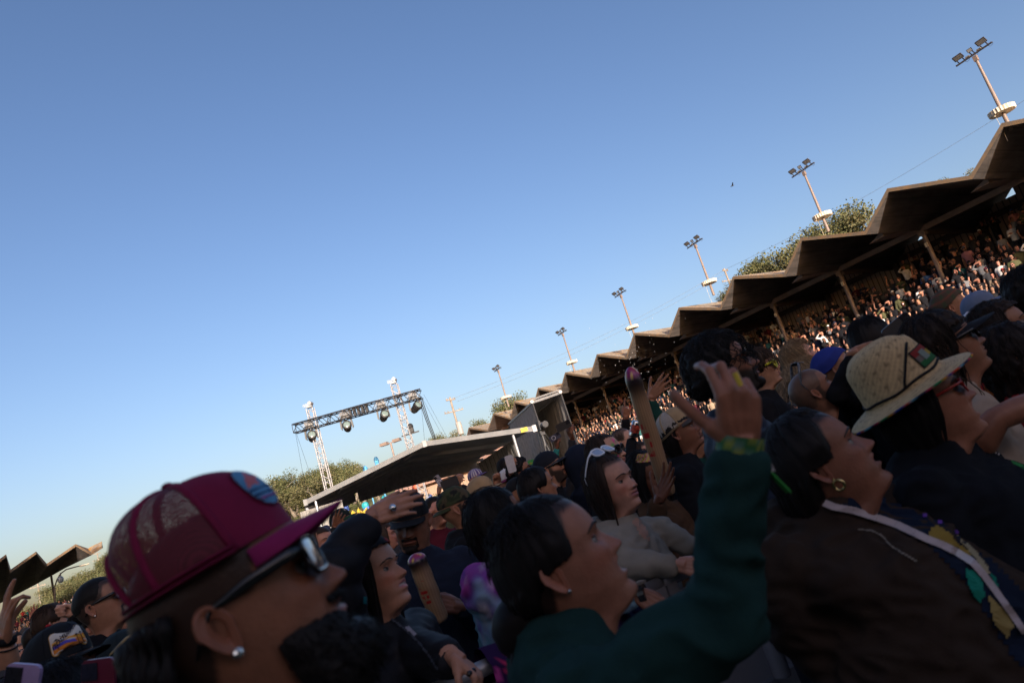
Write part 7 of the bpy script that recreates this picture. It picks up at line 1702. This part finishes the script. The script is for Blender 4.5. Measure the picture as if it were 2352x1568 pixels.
# water bottle on the ledge
q = ra+dv*(1.24*2-.35+.9); nrm = Vector((dv.y, -dv.x, 0)); bt = empty('water_bottle', pix_z(1797, 1552, .75), 0, 'clear plastic water bottle by the perforated barrier panel', 'bottle')
m = MB(); m.lathe([(.001, 0), (.03, 0), (.032, .01), (.031, .06), (.033, .07), (.031, .12), (.03, .15), (.014, .18), (.0135, .195)], 20); b_ = m.build('body', mat('clear_pet', (.28, .3, .36), .12, spec=.8), bt, smooth=True); m = MB(); m.lathe([(.015, .19), (.016, .192), (.016, .208), (.001, .209)], 16); m.build('cap', mat('white_plastic', (.6, .6, .62), .4), bt)
# ================================================================= THE REST OF THE CROWD
NEAR = [Vector((o.location.x, o.location.y, 0)) for o in COL.objects if o.name.startswith('person') and o.parent is None]
SKYL = [(1150, 1090), (1290, 965), (1440, 1000), (1480, 930), (1590, 900), (1605, 800), (1690, 785), (1780, 835), (1800, 795), (1860, 805), (1900, 820), (1960, 745), (2060, 705), (2180, 680), (2300, 640), (2352, 600), (2500, 560)]
def project(p):
    v = np.array(p)-_C; d = v @ _F; return 1176+FPX*(v @ _r)/d, 784-FPX*(v @ _u)/d, d
W_ = (.8, .8, .8); SK = (.46, .27, .19)
def proto(kind):
    p = Person('tmp', 0, 0, 0, 0, at=(0, -60-kind*3, 1.57), pitch=6, skin=SK, lod=3, female=kind in (1, 4, 7))
    hr = {0: dict(style='short', t=.012), 1: dict(style='long', length=.26), 3: dict(style='short', t=.016), 4: dict(style='long', length=.34), 5: dict(style='short', t=.01), 7: dict(style='long', length=.2), 8: dict(style='short', t=.02, curl=.012)}
    p.face(scalp=(.05, .035, .028) if kind == 9 else None, eyes=True, ears=kind not in (1, 4, 7), beard=((.05, .035, .028), 'full') if kind in (2, 6, 9) else None)
    if kind in hr: p.hair((.10, .075, .06), **hr[kind])
    if kind in (2, 6): p.cap((.8, .8, .8), high=.008, back=kind == 6)
    if kind in (2, 4, 5, 9): p.glasses(w=.058, h=.042, tw=1.6, rim=.003)
    L = lambda x, y, z: Vector((x, y, p.hz+z))
    up = p.M.to_3x3() @ Vector((0, .2, 1))
    if kind == 3: p.arm('R', L(.16, .17, .02), L(.36, .05, -.16), 'flat', p.M.to_3x3() @ Vector((-1, .3, .15)), p.M.to_3x3() @ Vector((0, .2, 1)))
    if kind == 5: p.arm('R', L(.22, .16, .22), L(.30, .10, -.06), 'open', up, p.M.to_3x3() @ Vector((-1, .2, 0)))
    if kind == 7: p.arm('R', L(.10, .26, -.02), L(.26, .12, -.26), 'grip', up, p.M.to_3x3() @ Vector((-1, .2, 0))); p.arm('L', L(-.10, .26, -.02), L(-.26, .12, -.26), 'grip', up, p.M.to_3x3() @ Vector((1, .2, 0)))
    if kind in (6, 8): p.arm('R', L(-.10, .17, -.42), L(.27, .04, -.46), 'relaxed', p.M.to_3x3() @ Vector((-1, .1, .2)), up); p.arm('L', L(.10, .19, -.40), L(-.27, .04, -.46), 'relaxed', p.M.to_3x3() @ Vector((1, .1, .2)), up)
    p.shirt(W_, sleeve=[1, .45, .5, 1, .3, .5, 1, 1, 1, .5][kind], hood='down' if kind in (0, 8) else None)
    p.finish(); return p.root
KINDS = [proto(k) for k in range(10)]
KD = {0: ('hoodie', 'short dark hair', 'arms down'), 1: ('tee', 'long hair', 'arms down'), 2: ('tee', 'cap, shades', 'arms down'), 3: ('sweater', 'short hair', 'saluting'), 4: ('tank top', 'long hair, shades', 'arms down'), 5: ('tee', 'short hair, shades', 'arm raised'), 6: ('sweatshirt', 'backwards cap', 'arms folded'), 7: ('jacket', 'wavy hair', 'hands lifted'), 8: ('hoodie', 'bushy hair', 'arms folded'), 9: ('tee', 'buzzed head, shades', 'arms down')}
CC = [('black', (.013, .013, .016), 20), ('charcoal', (.04, .04, .045), 7), ('navy', (.018, .024, .05), 4), ('white', (.75, .73, .7), 3), ('grey', (.2, .2, .21), 3), ('red', (.28, .025, .025), 1), ('teal', (.03, .12, .12), 1), ('blue', (.05, .11, .28), 1), ('pink', (.4, .18, .2), 1), ('olive', (.09, .09, .045), 2), ('maroon', (.10, .014, .025), 1), ('tan', (.34, .25, .17), 1)]
CW = [c for c in CC for _ in range(c[2])]
HC = [('', (.12, .11, .1), 6), ('', (.35, .28, .22), 2), ('blond ', (2.6, 1.9, 1.2), 1)]
rc = random.Random(11); USED = {}
def place(base, az, kind, where, group, first):
    src = KINDS[kind]; o = src if first[kind] else copy_tree(src); first[kind] = False
    nm, c, _ = rc.choice(CW); h = rc.choice([q for q in HC for _ in range(q[2])]); k = rc.uniform(.55, 1.12); cap = rc.choice(CW)
    o.location = base; o.rotation_euler = (0, 0, -R(az)); s_ = rc.uniform(.95, 1.07); o.scale = (s_, s_, s_)
    for ch in o.children:
        n_ = ch.name.split('.')[0]
        if n_ == 'body': ch.color = (k, k*rc.uniform(.85, .97), k*.92, 1)
        elif n_ == 'shirt': ch.color = tuple(q/.8 for q in c)+(1,)
        elif n_ == 'hair': ch.color = tuple(h[1])+(1,)
        elif n_ == 'cap':
            ch.color = tuple(q/.8 for q in cap[1])+(1,)
            for g_ in ch.children: g_.color = ch.color
    g_, hr_, ps = KD[kind]; k_ok = True; lab = f"{nm} {g_}, {cap[0]+' ' if 'cap' in hr_ and k_ok else h[0]}{hr_}, {ps}, {where}"
    o['label'] = lab; o['group'] = group; USED[lab] = USED.get(lab, 0)+1; return o
ORD = ['first', 'second', 'third', 'fourth', 'fifth', 'sixth', 'seventh', 'eighth', 'ninth', 'tenth', 'eleventh', 'twelfth']
cand = []
n0 = -5.2; row = 0
while n0 < 14.0:
    s = -20+rc.uniform(0, .5)
    while s < 91:
        dens = .93 if n0 < 6 else (.75 if n0 < 10 else .42)
        if rc.random() < dens:
            cand.append((n0+.6+rc.uniform(-.2, .2), s, max(-.2, terr(n0)), row))
        s += rc.uniform(.46, .66)/KS
    n0 += 1.23; row += 1
def vis(n, s, z):
    x, y, d = project(SW(n, s, z)+Vector((0, 0, 1.55))); 
    if not (1100 < x < 2352 and -50 < y < 1568): return False, d
    lim = float(np.interp(x, [q[0] for q in SKYL], [q[1] for q in SKYL])); return y < lim+4, d
sc = []
for c in cand:
    v, d = vis(*c[:3])
    if v: sc.append((d, c))
sc.sort(key=lambda t: t[0]); pick = [c for d, c in sc[:135]]; pset = set(pick); first = {k: True for k in range(10)}
for c in pick:
    bay = max(0, min(11, int((c[1]-3)/8)+1)); kind = rc.choice([0, 1, 2, 2, 3, 3, 4, 5, 6, 7, 8, 9, 9, 1])
    place(SW(c[0], c[1], c[2]), 205+rc.uniform(-28, 28), kind, f"terrace row {ORD[min(11, max(0, c[3]-3))]} under roof bay {ORD[bay]}", 'people on the grandstand terrace', first)
# floor crowd
fl = []
y = 2.6
while y < 15:
    x = -14.0
    while x < 16:
        px_, py_ = x+rc.uniform(-.22, .22), y+rc.uniform(-.22, .22)
        X, Y, d = project((px_, py_, 1.6))
        if -60 < X < 2420 and all((Vector((px_, py_, 0))-q).length > .50 for q in NEAR): fl.append((d, px_, py_))
        x += .68
    y += .72
def tent_zone(x, y): return -6.5 < x < 4.5 and 19.5 < y < 31
ind = []
for d, x, y in sorted(fl):
    hz = 1.56+rc.uniform(-.10, .09); X, Y, d = project((x, y, hz+.1))
    if d < 5.2 and not (X > 2000 or X < 330): continue
    ind.append((d, x, y, hz))
ind = ind[:88]; iset = {(x, y) for d, x, y, h in ind}
for d, x, y, hz in ind:
    sd = 'left' if x < -2 else ('right' if x > 2.5 else 'middle')
    kind = rc.choice([0, 1, 2, 3, 5, 6, 8, 9, 1, 7, 0, 1]); o = place(Vector((x, y, 0)), 100+rc.uniform(-20, 35), kind, f"{['front', 'near', 'mid', 'far'][min(3, int((d-2.5)/2.6))]} {sd} of the floor crowd", 'people standing in the shaded floor crowd', first)
    k = (hz+.0)/1.57; o.scale = (k, k, k)
# far crowd: too many to count, low detail figures merged into one mesh
def far_template(kind):
    m = MB(); sk, sh, tr, hc = (1, 0, 0), (0, 1, 0), (0, 0, 1), (1, 1, 0)
    m.ball((0, 0, 1.6), (.078, .098, .118), 8, 6, col=sk); m.ball((0, -.018, 1.645), (.086, .102, .088), 8, 5, col=hc)
    if kind == 1: m.ball((0, -.05, 1.5), (.095, .06, .17), 7, 5, col=hc)
    if kind == 2: m.box((0, .1, 1.63), (.13, .12, .015), col=hc)
    if kind in (2, 3): m.box((0, .088, 1.605), (.13, .02, .032), col=(1, 0, 1))
    m.tube([(0, -.01, 1.38), (0, -.01, 1.52)], .055, 6, col=sk); m.tube([(0, 0, .82), (0, 0, 1.1), (0, 0, 1.30), (0, 0, 1.41)], [.17, .165, .19, .08], 8, col=sh, flat=.62, up=(0, 1, 0))
    for sx in (-1, 1):
        if kind == 3 and sx == 1: m.tube([(.2, 0, 1.36), (.33, .06, 1.42), (.12, .16, 1.62)], [.055, .05, .035], 5, col=sh); m.ball((.06, .15, 1.65), (.06, .03, .03), 6, 4, col=sk)
        elif kind == 4: m.tube([(sx*.2, 0, 1.36), (sx*.27, .05, 1.5), (sx*.2, .12, 1.75)], [.055, .05, .035], 5, col=sk); m.ball((sx*.19, .13, 1.82), (.045, .025, .07), 6, 4, col=sk)
        else: m.tube([(sx*.2, -.02, 1.36), (sx*.25, -.03, 1.12)], [.06, .05], 5, col=sh); m.tube([(sx*.25, -.03, 1.12), (sx*.2, .1, .9)], [.043, .035], 5, col=sk)
        m.tube([(sx*.09, 0, .85), (sx*.1, 0, .04)], [.09, .06], 5, col=tr)
    return np.array(m.v), m.f, np.array(m.c)
TPL = [far_template(k) for k in range(5)]
def far_crowd(places, name):
    V = []; F = []; C = []; n = 0
    for (x, y, z, az) in places:
        tv, tf, tc = TPL[rc.choice((0, 1, 2, 3, 0, 1, 2, 4 if rc.random() < .4 else 0))]; a = -R(az); k = rc.uniform(.93, 1.06); ca_, sa_ = math.cos(a), math.sin(a)
        v = tv*k; V.append(np.stack([v[:, 0]*ca_-v[:, 1]*sa_+x, v[:, 0]*sa_+v[:, 1]*ca_+y, v[:, 2]+z], 1))
        q = rc.uniform(.5, 1.1); sk = np.array((.46*q, .27*q*.95, .19*q*.9)); sh = np.array(rc.choice(CW)[1]); hc = np.array((.014, .011, .010)) if rc.random() < .62 else np.array(rc.choice(CW)[1]); tr = np.array((.02, .022, .03))
        col = np.where((tc == (1, 0, 0)).all(1)[:, None], sk, np.where((tc == (0, 1, 0)).all(1)[:, None], sh, np.where((tc == (0, 0, 1)).all(1)[:, None], tr, np.where((tc == (1, 0, 1)).all(1)[:, None], np.array((.01, .01, .012)), hc)))); C.append(col)
        F += [tuple(i+n for i in f) for f in tf]; n += len(tv)
    V = np.concatenate(V); C = np.concatenate(C); me = mesh_from(name, V.tolist(), F, C, smooth=True); me.materials.append(attr_mat('far_people', .8, .2)); o = bpy.data.objects.new(name, me); COL.objects.link(o); tag(o, kind='stuff'); return o
pl = []
for c in cand:
    if c in pset: continue
    X, Y, d = project(SW(c[0], c[1], c[2])+Vector((0, 0, 1.5)))
    if X > 2700 or (c[0] < 1 and rc.random() < .35): continue
    q = SW(c[0], c[1], c[2]); pl.append((q.x, q.y, q.z, 205+rc.uniform(-30, 30)))
far_crowd(pl, 'grandstand_crowd')
pl = []
for d, x, y in fl:
    if (x, y) in iset or d < 9: continue
    pl.append((x, y, rc.uniform(-.08, .04), 105+rc.uniform(-25, 45)))
y = 15.0
while y < 75:
    x = -45.0
    while x < 34:
        px_, py_ = x+rc.uniform(-.3, .3), y+rc.uniform(-.3, .3); q = ((px_-SO.x)*ca+(py_-SO.y)*sa)/KS
        X, Y, d = project((px_, py_, 1.6))
        if -80 < X < 2450 and not tent_zone(px_, py_) and q < -6.2 and all((Vector((px_, py_, 0))-v_).length > .6 for v_ in NEAR) and not (abs(X-1240) < 36 and y < 38):
            if rc.random() < (.8 if y < 30 else .45): pl.append((px_, py_, 0, 110+rc.uniform(-30, 60)))
        x += .85
    y += .95
far_crowd(pl, 'floor_crowd')
pl = []
for k in range(9):
    for j in range(46):
        if rc.random() < .8: q = LT0.lerp(LT1, (j+rc.random())/46)+lnrm*(.9*k); pl.append((q.x, q.y, .7+.42*k, 150+rc.uniform(-30, 30)))
far_crowd(pl, 'left_grandstand_crowd')
# spray of water drops in the air
m = MB()
for k in range(120):
    x = rc.gauss(1455, 75); y = rc.gauss(850, 60); q = pix(x, y, rc.uniform(22, 30)); r_ = rc.choice((.005, .007, .009, .013)); m.ball(q, r_, 5, 4)
o = m.build('water_drops', mat('water_drop_white', (.5, .5, .5), .3), smooth=True); tag(o, kind='stuff')
